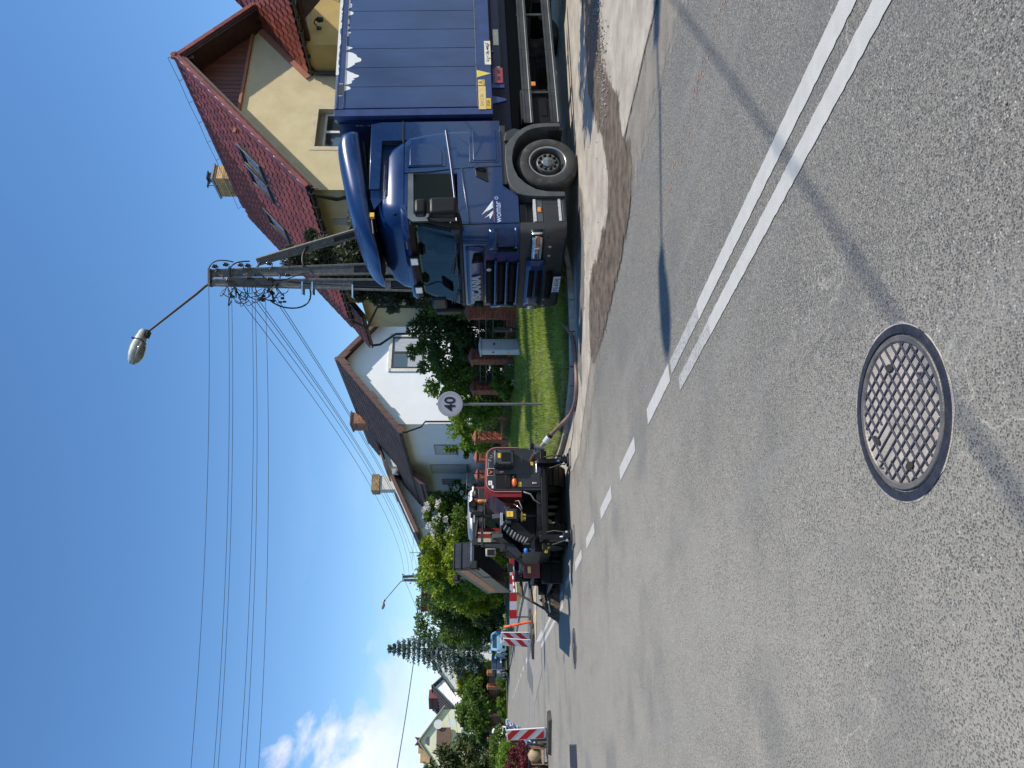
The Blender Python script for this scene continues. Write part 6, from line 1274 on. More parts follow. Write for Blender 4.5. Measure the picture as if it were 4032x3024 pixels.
# dark roofed grey house and cream gabled house at the bend
hd, r4x, r4z = gable_house('grey_block_house', -50.2, 120, 'unrendered grey block house with dark sheet roof at the bend of the road', 7.5, 4.6, 7.4, .80, mat('grey_block', (.30, .30, .30), .9, var=.12, scale=1.2), mat('dark_sheet_roof', (.045, .040, .042), .5, .2, var=.2), tiles=False, ovf=.6, ovs=.6, under=mat('dark_sheet_roof', (.045, .040, .042), .5, .2))
hd.matrix_basis = Hf(-50.2, 120, 0) @ Matrix.Rotation(R(40), 4, 'Z')
b = B(); b.prism([(.02, .4), (.02, 7.35), (3.75, 10.2), (7.48, 7.35), (7.48, .4)], -.03, .0, 'xz'); obj('white_gable_face', b, m_wht, hd)
for yy in (1.1, 3.3): window(hd, (-.02, yy, 6.2), 1.0, 1.9, 'x', m_gut, mull=0)
window(hd, (-.02, 3.2, 3.0), 1.1, 2.3, 'x', m_gut, mull=0)
b = B(); b.b2((-.03, 0, 4.6), (-.0, 4.6, 4.9)); obj('brick_band', b, m_terra, hd)
for i in range(9): b = B(); b.tube([(-.6, -.6+i*.65, 7.1), (3.75, -.6+i*.65, r4z+.16)], .04, 4); obj('roof_seam', b, MAT['dark_sheet_roof'], hd)
for j in range(11): b = B(); b.b2((-.02, 0, .7+j*.62), (-.008, 4.6, .73+j*.62)); obj('block_joint', b, m_mortl, hd)
b = B(); b.b2((2.6, 1.0, 9.0), (4.4, 3.4, 11.1)); c4 = obj('chimney', b, mat('maroon_cladding', (.16, .05, .045), .7, var=.15, scale=5), hd)
for i in range(5): b = B(); b.b2((2.56, 1.15+i*.44, 10.4), (2.6, 1.38+i*.44, 10.6)); obj('flue_opening', b, m_print, c4)
h5, r5x, r5z = gable_house('dark_roofed_annex', -44.3, 112, 'low annex with dark ribbed sheet roof and white paved gable behind the spruce', 9.5, 7.5, 6.9, .78, mat('white_block', (.62, .62, .62), .9, var=.08, scale=4), MAT['dark_sheet_roof'], tiles=False, ovf=.5, ovs=.5, under=MAT['dark_sheet_roof'])
for i in range(13): b = B(); b.tube([(-.5, -.5+i*.65, 6.65), (4.75, -.5+i*.65, r5z+.17)], .045, 4); obj('roof_seam', b, MAT['dark_sheet_roof'], h5)
hc_, r6x, r6z = gable_house('cream_gabled_house', -52.2, 103.4, 'cream gabled house with a brown balcony and half round attic window, farthest left', 7.9, 9, 7.9, .78, mat('pale_cream_render', (.70, .68, .50), .9, var=.04), m_tiler, ovf=.35, ovs=.5, under=mat('grey_soffit', (.25, .24, .22), .7), tw=.6, th_=.7)
b = B(); b.b2((2.2, -.7, 6.7), (5.6, -.6, 8.6)); obj('balcony', b, mat('balcony_brown', (.16, .09, .07), .7, var=.15), hc_); b = B(); b.lathe([(0, -.03), (.55, -.03), (.55, .0)], 'y', (3.95, 0, 9.6), 16, a0=0, a1=pi); obj('attic_window', b, m_pane, hc_)
for (xx, zz, r_) in ((6.0, 8.4, .6), (6.2, 6.6, .6)): b = B(); b.lathe([(0, .06), (r_*.6, .02), (r_, -.1)], 'y', (xx, -.9, zz), 18); o = obj('satellite_dish', b, m_wfr, hc_, smooth=60); md = o.modifiers.new('t', 'SOLIDIFY'); md.thickness = .03
for xx, hh in ((-1.2, 1.3), (.4, 2.0), (1.6, 2.4)): b = B(); b.b2((.8+xx, 3.0, 8.0), (2.0+xx, 4.4, 9.4+hh*.8)); obj('chimney', b, mat('far_tan_brick', (.50, .33, .16), .85, var=.2, scale=3), hc_)
# ------------------------------------------------------------------ brick garden fence
FT = 9.72
fen = empty('brick_fence', tuple(W(21, FT)), 'long red brick garden fence with black iron railings along the top of the grass verge', 'fence', (0, 0, RA)); fen.matrix_basis = Matrix.Translation(W(21, FT, .56)) @ Matrix.Rotation(RA, 4, 'Z')
# local x = along the road (away), local y = left (towards the road); nearer face is -x
import itertools
pil_s = [1.55, 4.7, 7.3, 9.9, 12.6, 15.3, 18.0, 20.7, 23.4, 26, 28.6, 31.2]
items = []; zt = lambda s_: .56
m_ironw = mat('black_ironwork', (.012, .012, .013), .45, .4, var=.15)
for i, s_ in enumerate(pil_s):
    hp_ = 1.62 if i else 1.66; w_ = .46 if i == 0 else .42
    p = link('pillar', None, fen, (s_, 0, 0), (0, 0, R(-22) if i == 0 else 0)); bb = brick_box(p, (-w_/2, -w_/2, -.2), (w_/2, w_/2, hp_-.12), m_brick, m_mort, .25, .075)
    M = p.matrix_basis
    for c, d in bb:
        if abs(d[0]) > .045 or True: items.append((M, c, d))
    b = B(); b.b2((-w_/2-.05, -w_/2-.05, hp_-.12), (w_/2+.05, w_/2+.05, hp_-.07)); b.box((0, 0, hp_-.0), (w_+.1, w_+.1, .14), tp=.08); obj('pillar_cap', b, m_cap, p, bevel=.008)
    if i < len(pil_s)-1:
        a, c = s_+w_/2, pil_s[i+1]-.21; wl = link('base_wall', None, fen, (0, 0, 0)); bb = brick_box(wl, (a, -.13, -.3), (c, .13, .33), m_brick, m_mort, .25, .075, faces='yY'); items += [(Matrix.Identity(4), q, d) for q, d in bb]
        b = B(); b.b2((a, -.15, .33), (c, .15, .375)); obj('wall_coping', b, m_brick, wl, bevel=.006)
        rl = link('railing', None, fen)
        b = B(); n_ = int((c-a)/.115)
        for k in range(n_): x = a+.06+(c-a-.1)*k/(n_-1); b.tube([(x, 0, .43), (x, 0, 1.34+.05*sin(pi*k/(n_-1)))], .0085, 5); b.box((x, 0, 1.37+.05*sin(pi*k/(n_-1))), (.022, .022, .06), tp=.1)
        obj('bars', b, m_ironw, rl)
        b = B(); 
        for z in (.44, .80, 1.04, 1.26): b.b2((a, -.014, z-.014), (c, .014, z+.014))
        obj('rails', b, m_ironw, rl)
        b = B(); k = 0; x = a+.12
        while x < c-.1:      # scrollwork band
            for q in (-1, 1): b.tube([(x+.05*cos(t_*.8)*(1-.05*t_), 0, .92+q*.055+.05*sin(t_*.8)*(1-.05*t_)) for t_ in range(8)], .006, 4, False)
            x += .135
        obj('scrollwork', b, m_ironw, rl)
# bricks: the nearest 300 singly, the rest joined
items.sort(key=lambda q: ((fen.matrix_basis @ (q[0] @ Vector(q[1])))-Vector((0, 0, 1.5))).length)
key = (m_brick.name,); b = B(); b.box((0, 0, 0), (1, 1, 1)); _bm[key] = mesh(b, 'brick', None, m_brick)
for M, c, d in items[:300]:
    o = link('brick', _bm[key], fen); o.matrix_basis = M @ Matrix.Translation(Vector(c)+Vector((random.uniform(-.002, .002), random.uniform(-.002, .002), 0))) @ Matrix.Diagonal((*d, 1))
b = B()
for M, c, d in items[300:]: b.box(c, d, M)
o = obj('brick', b, m_brick, fen); o['kind'] = 'stuff'

# ------------------------------------------------------------------ poles, lamps, wires
m_conc = mat('pole_concrete', (.165, .155, .14), .9, var=.3, scale=14, bump=.6, bscale=70, dirt=((.30, .29, .26), 30, .56, .6), detail=9)
m_ins = mat('brown_insulator', (.05, .028, .02), .2, 0, var=.2, coat=.5)
m_cable = mat('black_cable', (.012, .012, .013), .5)
m_wire = mat('weathered_wire', (.10, .10, .11), .5, .5)
m_arm = mat('rusty_lamp_arm', (.075, .055, .048), .6, .2, var=.3, scale=12)
def leg(par, p0, p1, d0, d1, side, nslot=9, z_top=1.6):
    """tapered concrete pole leg with slots: p0 foot, p1 top; d depth along 'side' direction"""
    p0, p1 = Vector(p0), Vector(p1); ax = (p1-p0); L0 = ax.length; ax.normalize(); sd = Vector(side); sd = (sd-ax*sd.dot(ax)).normalized(); nr = ax.cross(sd).normalized()
    M = Matrix((sd, nr, ax)).transposed().to_4x4(); M.translation = p0; e = link('pole_leg', None, par); e.matrix_basis = M
    def half(z): return (d0+(d1-d0)*z/L0)/2
    t = .05; b = B()
    for s_ in (-1, 1):
        b.loft([[(s_*half(z), -t, z), (s_*(half(z)-.055), -t, z), (s_*(half(z)-.055), t, z), (s_*half(z), t, z)] for z in (0, L0)])
    z = .3; sl = []; ztop = L0-z_top
    while z < ztop: sl.append(z); z += .95
    web = [0]+[v for z in sl for v in (z, z+.80)]+[L0]
    for i in range(0, len(web)-1, 2):
        a, c = web[i], web[i+1]
        if c-a > .02: b.loft([[(half(z)-.055, -t*.8, z), (-(half(z)-.055), -t*.8, z), (-(half(z)-.055), t*.8, z), (half(z)-.055, t*.8, z)] for z in (a, c)])
    o = obj('slotted_beam', b, m_conc, e, bevel=.006, seg=1)
    b = B()
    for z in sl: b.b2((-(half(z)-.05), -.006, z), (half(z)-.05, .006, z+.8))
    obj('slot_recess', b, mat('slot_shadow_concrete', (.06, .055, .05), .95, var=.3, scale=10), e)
    return e
def insulator(par, p, out):
    """spool insulator with its bracket; p on the pole, out a unit direction"""
    p, o_ = Vector(p), Vector(out); c = p+o_*.16; e = link('insulator', None, par); b = B()
    d = Vector((0, 0, 1)).lerp(o_, .15).normalized(); q = d.to_track_quat('Z', 'Y').to_matrix().to_4x4(); q.translation = c
    b.lathe([(0, -.06), (.03, -.06), (.052, -.05), (.052, -.035), (.03, -.025), (.052, -.012), (.052, .005), (.03, .015), (.05, .03), (.048, .045), (.025, .06), (0, .062)], n=14, M=q); obj('spool', b, m_ins, e, smooth=50)
    b = B(); b.tube([p, p+o_*.07+Vector((0, 0, -.07)), c+Vector((0, 0, -.09)), c], .012, 6); obj('hook', b, m_arm, e); return c
def lamp(par, p, d, rise=1.5, reach=1.35, scale=1.0):
    """arm from p in horizontal direction d, ending in a hooded luminaire"""
    p, d = Vector(p), Vector((*d, 0)).normalized(); z = Vector((0, 0, 1))
    b = B(); A0, A1 = p-z*.7, p+z*.05; P = [A0, A1, A1+z*.10+d*.03, A1+z*.18+d*.10, p+z*.40+d*.30, p+z*rise+d*reach]; b.tube(P, [.032]*5+[.026], 10); obj('lamp_arm', b, m_arm, par, smooth=60)
    e = link('lamp_head', None, par); hs = scale; scale = 1; tip = P[-1]; ax = (P[-1]-P[-2]).normalized(); ax = (ax*.35+d*.94).normalized(); sdv = ax.cross(z).normalized(); upx = sdv.cross(ax).normalized()
    M = Matrix((ax, sdv, upx)).transposed().to_4x4(); M.translation = tip; M = M @ Matrix.Scale(hs, 4)
    rings = []
    for (x, w_, h0, h1) in ((-.10, .075, -.02, .07), (-.06, .10, -.04, .10), (.06, .115, -.05, .125), (.14, .125, -.06, .135), (.30, .15, -.06, .14), (.45, .14, -.06, .12), (.56, .10, -.05, .09), (.62, .05, -.04, .05)):
        rings.append([(x, w_*cos(a)*scale, (h0+h1)/2+(h1-h0)/2*sin(a)) if not (pi < a < 2*pi) else (x, w_*cos(a)*scale, (h0+h1)/2+(h1-h0)/2*max(-.95, 1.6*sin(a))) for a in [2*pi*k/16 for k in range(16)]])
    b = B(); b.loft(rings, M=M); obj('hood', b, mat('weathered_lamp_hood', (.40, .41, .38), .55, .2, var=.25, scale=9, dirt=((.20, .20, .18), 12, .56, .7)), e, smooth=50)
    rings = [[(x, w_*cos(a), h+dz*sin(a)) for a in [2*pi*k/16 for k in range(16)]] for (x, w_, h, dz) in ((.16, .06, -.06, .02), (.18, .11, -.065, .05), (.3, .128, -.07, .075), (.45, .12, -.07, .07), (.56, .08, -.06, .05), (.60, .03, -.055, .02))]
    b = B(); b.loft(rings, M=M); obj('lamp_bowl', b, mat('grimy_lamp_bowl', (.20, .21, .18), .15, 0, var=.3, scale=8, coat=.6, dirt=((.08, .085, .07), 9, .5, .6)), e, smooth=60)
    b = B(); b.b2((-.10, -.07, -.09), (.03, .07, -.03), M); b.b2((.13, -.13, -.06), (.145, .13, .142), M); obj('clamp', b, m_blk, e)
    return e
SDv = Vector((-.905, -.425, 0))  # towards the road
def apole(x, y, label, detail=True, top=8.5, strut=True, group='concrete street poles'):
    e = empty('utility_pole', (x, y, 0), label, 'utility pole', group=group); n_ = Nn
    leg(e, Vector((.40, .1, 0)), Vector((.12, .05, top)), .42, .20, Vector((1, -.1, 0)), z_top=3.6)
    leg(e, Vector((-.22, -.12, 0)), Vector((-.12, -.05, top-.1)), .42, .20, Vector((1, -.1, 0)), z_top=3.6)
    if strut: 
        leg(e, Vector((2.9, 1.3, 0)), Vector((.42, .1, top-1.15)), .32, .20, Vector((0, 0, 1)).cross(Vector((.4, .9, 0))), z_top=2.6)
    b = B(); b.b2((-.22, -.12, top-.05), (.22, .12, top+.0)); 
    for z in (.35, 1.0, 1.75): b.tube([(-.2, -.06, top-z), (.2, .06, top-z)], .02, 6)
    b.tube([(.05, 0, top-1.1), (.5, .1, top-1.25)], .03, 6); obj('spacer_block', b, m_conc, e)
    b = B()
    for z, xx in ((4.9, -.33), (5.9, -.26), (6.15, -.26)): b.b2((xx-.16, -.12, z), (xx+.16, .12, z+.035))
    obj('steel_band', b, m_steel, e)
    return e
p1 = apole(2.66, 19.5, 'A-shaped slotted concrete utility pole with slanted strut and tangled cables behind the lorry')
lamp(p1, (-.14, -.05, 8.35), (-1.3, -.55), 1.5, 1.45, 1.25)
iz = []
for (xx, z, dr) in ((.12, 8.35, (1, 0, 0)), (.17, 8.05, (1, 0, .2)), (.16, 7.70, (1, -.3, 0)), (.16, 7.55, (1, .3, 0)), (.2, 7.0, (1, 0, 0)), (.24, 6.55, (1, -.2, 0)), (-.05, 7.95, (-.3, -1, 0)), (.0, 7.45, (-.2, -1, 0)), (-.02, 6.95, (-.2, -1, 0)), (.08, 6.5, (-.2, -1, 0))): iz.append(insulator(p1, (xx, -.06, z), Vector(dr).normalized()))
b = B(); b.b2((-.2, -.14, 6.9), (.0, -.06, 8.0)); b.b2((-.06, -.10, 6.3), (-.02, .1, 6.9)); obj('fuse_bracket', b, m_gut, p1)
# the tangle of tails and loops
b = B(); r_ = random.Random(5)
for i in range(26):
    z0 = r_.uniform(6.6, 8.1); z1 = z0+r_.uniform(-.8, .4); A_ = Vector((-.12-.15*r_.random(), -.05, z0)); C_ = Vector((-.15-.45*r_.random(), -.15*r_.random(), z1)); m1 = A_+Vector((-r_.uniform(.15, .55), r_.uniform(-.2, .1), r_.uniform(-.35, .15))); m2 = C_+Vector((-r_.uniform(.0, .3), r_.uniform(-.1, .1), r_.uniform(-.3, .3)))
    P = [((1-t)**3*A_+3*(1-t)**2*t*m1+3*(1-t)*t*t*m2+t**3*C_) for t in [k/9 for k in range(10)]]; b.tube(P, r_.choice((.008, .011, .016)), 5)
def bez(A_, m1, m2, C_, n=12): A_, m1, m2, C_ = map(Vector, (A_, m1, m2, C_)); return [((1-t)**3*A_+3*(1-t)**2*t*m1+3*(1-t)*t*t*m2+t**3*C_) for t in [k/n for k in range(n+1)]]
b.tube(bez((-.25, 0, 6.0), (-.9, -.1, 5.8), (-.85, -.1, 6.7), (-.55, 0, 7.0)), .02, 6); b.tube(bez((-.2, 0, 8.4), (.2, -.1, 8.6), (.55, -.1, 8.5), (.4, 0, 7.9)), .016, 6); b.tube(bez((-.2, 0, 7.9), (.1, -.1, 8.0), (.42, -.1, 8.1), (.42, 0, 7.5)), .018, 6)
b.tube(bez((-.1, -.1, 6.5), (-.15, -.1, 6.0), (-.2, -.1, 5.0), (-.32, -.1, 2.0)), .018, 6); b.tube(bez((.05, -.1, 7.2), (-.3, -.2, 6.6), (.2, -.2, 6.2), (.1, -.1, 6.0)), .012, 6)
b.tube(bez((.95, .35, 6.0), (.75, .2, 6.3), (.4, .0, 6.2), (.30, .0, 6.15)), .03, 8); b.tube(bez((.9, .3, 6.0), (1.2, .5, 5.5), (1.8, .9, 3.6), (2.4, 1.1, 2.0)), .012, 5)
obj('cable_tangle', b, m_cable, p1, smooth=60, kind='stuff')
b = B(); r_ = random.Random(9)
for i in range(12): b.box((-.3-.35*r_.random(), -.1, r_.uniform(6.6, 8.0)), (.05, .05, .08), rz=r_.random()*3)
obj('cable_clamp', b, m_blk, p1, kind='stuff')
p2 = apole(-15.1, 60, 'distant A-shaped concrete utility pole with lamp above the trees by the bend', strut=False, top=8.2)
lamp(p2, (-.2, 0, 8.15), (-1.2, -.5), 1.4, 1.5)
for (xx, z, dr) in ((.18, 8.1, (1, 0, .6)), (.22, 7.3, (1, 0, .6)), (.3, 6.6, (1, 0, .6)), (-.2, 7.6, (-1, -.2, 0)), (-.22, 6.9, (-1, -.2, 0)), (-.3, 6.2, (-1, -.2, 0))): insulator(p2, (xx, -.05, z), Vector(dr).normalized())
p0 = apole(10.0, 5.15, 'concrete utility pole with lamp just outside the view on the right', top=8.3); lamp(p0, (-.14, -.05, 8.25), (-.9, -.42), 1.5, 1.0, 1.15)
for (xx, z, dr) in ((.12, 8.1, (1, 0, 0)), (.17, 7.8, (1, 0, .2)), (-.05, 7.6, (-.3, -1, 0)), (.0, 7.2, (-.2, -1, 0)), (.1, 6.9, (1, .2, 0))): insulator(p0, (xx, -.06, z), Vector(dr).normalized())
p3 = apole(-14.6, 17.6, 'concrete utility pole beyond the left edge of the view', strut=False, top=8.6)
def wire(A_, C_, sag, r, label, group, n=28):
    A_, C_ = Vector(A_), Vector(C_); b = B(); P = [A_.lerp(C_, k/n)-Vector((0, 0, 4*sag*(k/n)*(1-k/n))) for k in range(n+1)]; b.tube(P, r, 5); o = obj('overhead_wire', b, m_wire, smooth=60); o['label'] = label; o['category'] = 'wire'; o['group'] = group
gl = 'wires spanning left from the near pole'
for (xa, za, zb, lb) in ((2.5, 8.48, 8.68, 'topmost thin wire running left across the sky from the near pole'), (2.42, 8.0, 8.13, 'upper of the closely paired wires running left across the sky'), (2.42, 7.92, 8.02, 'lower of the closely paired wires running left across the sky'), (2.45, 7.42, 7.52, 'upper of the second pair of wires running left from the pole'), (2.3, 7.34, 7.38, 'lower of the second pair of wires running left from the pole'), (2.1, 7.08, 7.05, 'lowest wire running left across the sky from the near pole')):
    wire((xa, 19.4, za), (-14.5, 17.6, zb+.18), .32, .0065, lb, gl)
gd = 'wires between the near and the far pole'
for (xa, za, xb_, zb, lb, sg) in ((2.14, 7.74, -15.2, 8.05, 'uppermost wire from the near pole down the street to the far pole', 1.0), (2.3, 7.66, -15.0, 7.7, 'second wire from the top between the near and far poles', 1.05), (2.05, 7.30, -15.4, 7.35, 'third wire from the top between the near and far poles', 1.0), (2.25, 7.36, -14.9, 7.0, 'fourth wire from the top between the near and far poles', .8), (2.2, 6.90, -15.3, 6.6, 'upper of the two lowest wires between the poles', .75), (2.25, 6.86, -15.3, 6.1, 'lowest wire between the near and the far pole', .6)):
    wire((xa, 19.4, za), (xb_, 60, zb), sg, .009, lb, gd)
for (xa, za, xb_, yb, zb, sg, lb) in ((-15.3, 8.0, -62, 122, 7.5, 1.4, 'upper wire carrying on beyond the far pole round the bend'), (-15.1, 7.2, -62, 122, 6.5, 1.3, 'middle wire carrying on beyond the far pole round the bend'), (-15.4, 6.5, -61, 122, 5.6, 1.2, 'lower wire carrying on beyond the far pole round the bend')):
    wire((xa, 60, za), (xb_, yb, zb), sg, .014, lb, 'wires beyond the far pole')
wire((-14.9, 60, 6.6), (-27, 40, 7.6), .3, .03, 'single thick black cable rising to the left in front of the cloud', 'service cables')
wire((9.95, 5.1, 7.9), (1.7, -4.2, 7.8), .15, .016, 'thick service cable beside the pole off the right edge', 'service cables')

# ------------------------------------------------------------------ things on the verge
cab_ = empty('meter_cabinet', tuple(W(23.3, 8.85, .50)), 'tall white electricity meter cabinet on the grass in front of the fence', 'cabinet', (0, 0, RA+R(8)))
m_cabi = mat('cabinet_plastic', (.60, .615, .62), .5, 0, var=.04, scale=4)
b = B(); b.b2((-.15, -.21, -.1), (.15, .21, 1.24)); obj('body', b, m_cabi, cab_, bevel=.01); b = B(); b.b2((-.19, -.25, 1.24), (.19, .25, 1.28)); b.prism([(-.25, 1.28), (.25, 1.28), (0, 1.33)], -.19, .19, 'yz'); obj('lid', b, m_cabi, cab_, bevel=.008)
b = B(); b.b2((-.165, -.19, .62), (-.15, .19, 1.21)); d_ = obj('door', b, m_cabi, cab_, bevel=.005); b = B(); b.b2((-.165, -.19, .2), (-.15, .19, .58)); obj('lower_panel', b, m_cabi, cab_, bevel=.005)
b = B(); b.b2((-.173, -.04, .80), (-.164, .05, .86)); obj('lock', b, m_gut, d_); b = B(); b.b2((-.13, .205, .64), (.13, .222, 1.2)); b.b2((-.13, .205, .2), (.13, .222, .58)); obj('side_door', b, m_cabi, cab_, bevel=.004); b = B(); b.b2((-.05, .222, .82), (.01, .23, .9)); obj('lock', b, m_gut, cab_); b = B(); b.b2((-.03, .2225, .34), (.05, .226, .42)); obj('warning_sticker', b, m_yel, cab_)
bol = empty('bollard_lamp', tuple(W(22.5, 9.05, .50)), 'short black bollard lamp in the tall grass before the fence', 'garden lamp')
b = B(); b.lathe([(.085, .25), (.085, .78), (.08, .82), (0, .83)], n=18); obj('lamp_body', b, m_gut, bol, smooth=50); b = B(); b.lathe([(.05, -.1), (.05, .25)], n=12); obj('stem', b, m_gut, bol, smooth=50); b = B(); b.b2((-.05, -.088, .28), (-.01, -.082, .33)); b.b2((.0, -.088, .28), (.03, -.082, .33)); obj('plate', b, m_steel, bol)
sg = empty('speed_sign', (-.48, 18.42, .13), 'round white speed sign reading 40 on a grey post in the grass verge', 'road sign', (0, 0, R(2)))
b = B(); b.lathe([(.03, -.1), (.03, 2.62), (0, 2.625)], n=14); obj('post', b, m_zinc, sg, smooth=50)
b = B(); b.lathe([(0, -.062), (.30, -.062), (.303, -.055), (.303, -.04), (.29, -.036), (0, -.036)], 'y', (0, 0, 2.29), 48); pl = obj('disc', b, mat('sign_face', (.50, .50, .54), .45, var=.02), sg, smooth=50)
b = B(); b.lathe([(.24, -.0635), (.292, -.0635), (.292, -.062), (.24, -.062)], 'y', (0, 0, 2.29), 48, cap=False); obj('faded_border', b, mat('faded_pink_ring', (.47, .44, .47), .45, var=.05, scale=8), pl)
text('lettering', '40', .36, mat('sign_black', (.015, .015, .02), .5), pl, face_M((0.005, -.065, 2.285), (1, 0, 0), (0, 0, 1)), .001, .95, .008)
b = B(); 
for z in (2.18, 2.40): b.b2((-.04, -.036, z-.02), (.04, .035, z+.02))
obj('bracket', b, m_steel, sg)
# barrier board lying against the fence
m_sred = mat('signal_red', (.62, .02, .025), .4, var=.05); m_swh = mat('signal_white', (.74, .74, .74), .45, var=.05, scale=5)
lb = empty('fallen_barrier_board', tuple(W(26.6, 9.35, .62)), 'red and white striped board lying in grass at the foot of the brick fence', 'barrier board', (R(14), R(6), RA))
for i in range(8):
    b = B(); x = -1.1+i*.27; b.prism([(x, -.09), (x+.26, -.09), (x+.34, .09), (x+.08, .09)], -.012, .012, 'xz'); obj('stripe_panel', b, m_sred if i % 2 else m_swh, lb)
# ------------------------------------------------------------------ road works
def delineator(name, x, y, rz, tilt, label, h=.98, w_=.25, foot=True, mirror=1):
    e = empty(name, (x, y, 0), label, 'striped marker', (0, 0, rz), group='red and white striped roadworks markers')
    p = link('panel', None, e, (0, 0, .09), (0, tilt, 0)); b = B(); b.prism([(-w_/2, .06)]+rrect(-w_/2, .06, w_/2, h, .02, 2)[0:0]+[(-.06, 0), (.06, 0), (w_/2, .06), (w_/2, h), (-w_/2, h)], -.018, .018, 'xz'); obj('backing', b, m_swh, p, bevel=.008)
    b = B(); b.b2((-.03, -.012, h), (.03, .012, h+.03)); obj('lug', b, m_swh, p)
    # diagonal red stripes clipped to the face
    x0, x1, z0, z1 = -w_/2+.018, w_/2-.018, .085, h-.02; W_ = x1-x0; sl_ = 1.0*mirror
    def clip(poly, f):
        out = []
        for i in range(len(poly)):
            a, c = poly[i], poly[(i+1) % len(poly)]; fa, fc = f(a), f(c)
            if fa >= 0: out.append(a)
            if fa*fc < 0: t = fa/(fa-fc); out.append((a[0]+(c[0]-a[0])*t, a[1]+(c[1]-a[1])*t))
        return out
    for k in range(-1, 4):
        zc = z0+.02+k*.40; poly = [(x0, zc), (x1, zc+sl_*W_*1.05), (x1, zc+sl_*W_*1.05+.20), (x0, zc+.20)]
        for f in (lambda q: q[1]-z0, lambda q: z1-q[1]): 
            if poly: poly = clip(poly, f)
        if len(poly) > 2: b = B(); b.prism(poly, -.0205, .0205, 'xz'); obj('red_stripe', b, m_sred, p)
    if foot:
        b = B(); b.box((0, 0, .045), (.95, .42, .09), tp=.94); b.box((0, 0, .10), (.14, .12, .04)); obj('rubber_foot', b, mat('recycled_rubber', (.055, .056, .045), .85, var=.3, scale=12, bump=.4), e, bevel=.012)
    return e
delineator('striped_marker', -8.42, 18.55, R(-10), R(-3.0), 'largest red and white striped marker board on a black foot at the left kerb', w_=.285, mirror=-1)
delineator('striped_marker', -8.58, 25.4, R(-12), R(5), 'tilted striped marker in front of its twin beside the orange post', h=.95, w_=.27, mirror=1)
delineator('striped_marker', -8.52, 26.0, R(-12), R(1), 'striped marker standing behind the orange post at the end of the barrier', h=1.0, w_=.27, mirror=1)
op = empty('orange_post', (-7.9, 25.6, 0), 'leaning orange plastic post next to the striped marker pair', 'traffic post', (0, R(-11), 0))
b = B(); b.lathe([(.035, .02), (.042, .5), (.045, .98), (.03, 1.0), (0, 1.0)], n=14); obj('tube', b, mat('fluorescent_orange', (.85, .12, .03), .5, var=.05), op, smooth=50); b = B(); b.lathe([(.2, .0), (.2, .05), (.06, .09), (.04, .1)], n=18); obj('rubber_base', b, MAT['recycled_rubber'], op, smooth=40)
for z in (.45, .75): b = B(); b.lathe([(.046, z), (.046, z+.06)], n=14); obj('band', b, mat('faint_band', (.60, .07, .03), .5), op)
bb_ = empty('barrier_board', (-6.6, 26.9, 0), 'long horizontal red and white barrier board behind the drilling machine', 'barrier', (0, 0, R(176)))
for i in range(10): b = B(); x = -1.05+i*.31-.1; b.b2((x, -.015, .52), (x+.305, .015, .77)); obj('stripe_panel', b, m_sred if i % 2 == 0 else m_swh, bb_)
for x in (-.5, 1.6): b = B(); b.b2((x-.02, -.05, .0), (x+.02, -.01, .8)); obj('support_post', b, m_zinc, bb_)
for x in (-.5, 1.6): b = B(); b.box((x, 0, .045), (.8, .35, .09), tp=.93, rz=pi/2); obj('rubber_foot', b, MAT['recycled_rubber'], bb_, bevel=.01)
wb = empty('white_crate', (-6.1, 24.8, 0), 'white box behind the access ladder of the machine', 'box', (0, 0, .2)); b = B(); b.b2((-.3, -.2, .0), (.3, .2, .58)); obj('body', b, m_cabi, wb, bevel=.02); b = B(); b.b2((-.08, -.215, .42), (.08, -.2, .48)); obj('handle_slot', b, m_gut, wb)
# pump with hose, and the blue sheeting slumped beside it
pm = empty('site_pump', (-9.45, 19.55, 0), 'small brown muddy pump on a frame beside the left kerb', 'pump', (0, 0, .3)); m_pm = mat('muddy_tan_casting', (.34, .26, .16), .7, var=.25, scale=9, bump=.4)
b = B(); b.lathe([(0, -.16), (.08, -.16), (.15, -.08), (.17, .02), (.13, .12), (.06, .16), (0, .16)], 'x', (0, 0, .34), 20); obj('housing', b, m_pm, pm, smooth=50)
b = B(); b.lathe([(0, -.2), (.03, -.2), (.035, .16), (0, .16)], 'x', (0, -.12, .12), 10); b.lathe([(0, -.2), (.03, -.2), (.03, .16), (0, .16)], 'x', (0, .12, .12), 10); obj('frame_tube', b, m_pm, pm, smooth=50)
for x in (-.2, .17): b = B(); b.b2((x, -.16, .0), (x+.02, .16, .42)); obj('end_frame', b, mat('rust_frame', (.20, .12, .07), .7, var=.3, scale=10), pm, bevel=.004)
for x in (-.28, .26): b = B(); b.lathe([(0, -.03), (.12, -.03), (.13, 0), (.12, .03), (0, .03)], 'x', (x, .05, .13), 16); obj('wheel', b, m_tyre, pm, smooth=40)
b = B(); b.tube(bez((.1, -.05, .5), (.35, -.1, .75), (.3, -.1, .3), (.2, -.1, .05), 14), .022, 7); b.tube(bez((.0, 0, .48), (-.3, .0, .45), (-.7, .1, .6), (-1.2, .3, .75), 14), .016, 6); b.tube(bez((.02, 0, .46), (-.3, .0, .40), (-.7, .1, .55), (-1.2, .3, .70), 14), .014, 6); obj('hose', b, m_cable, pm, smooth=60)
bs = empty('blue_sheeting', (-9.05, 19.9, 0), 'crumpled light blue plastic sheeting slumped behind the largest striped marker', 'plastic sheet', (0, 0, .2)); r_ = np.random.default_rng(2)
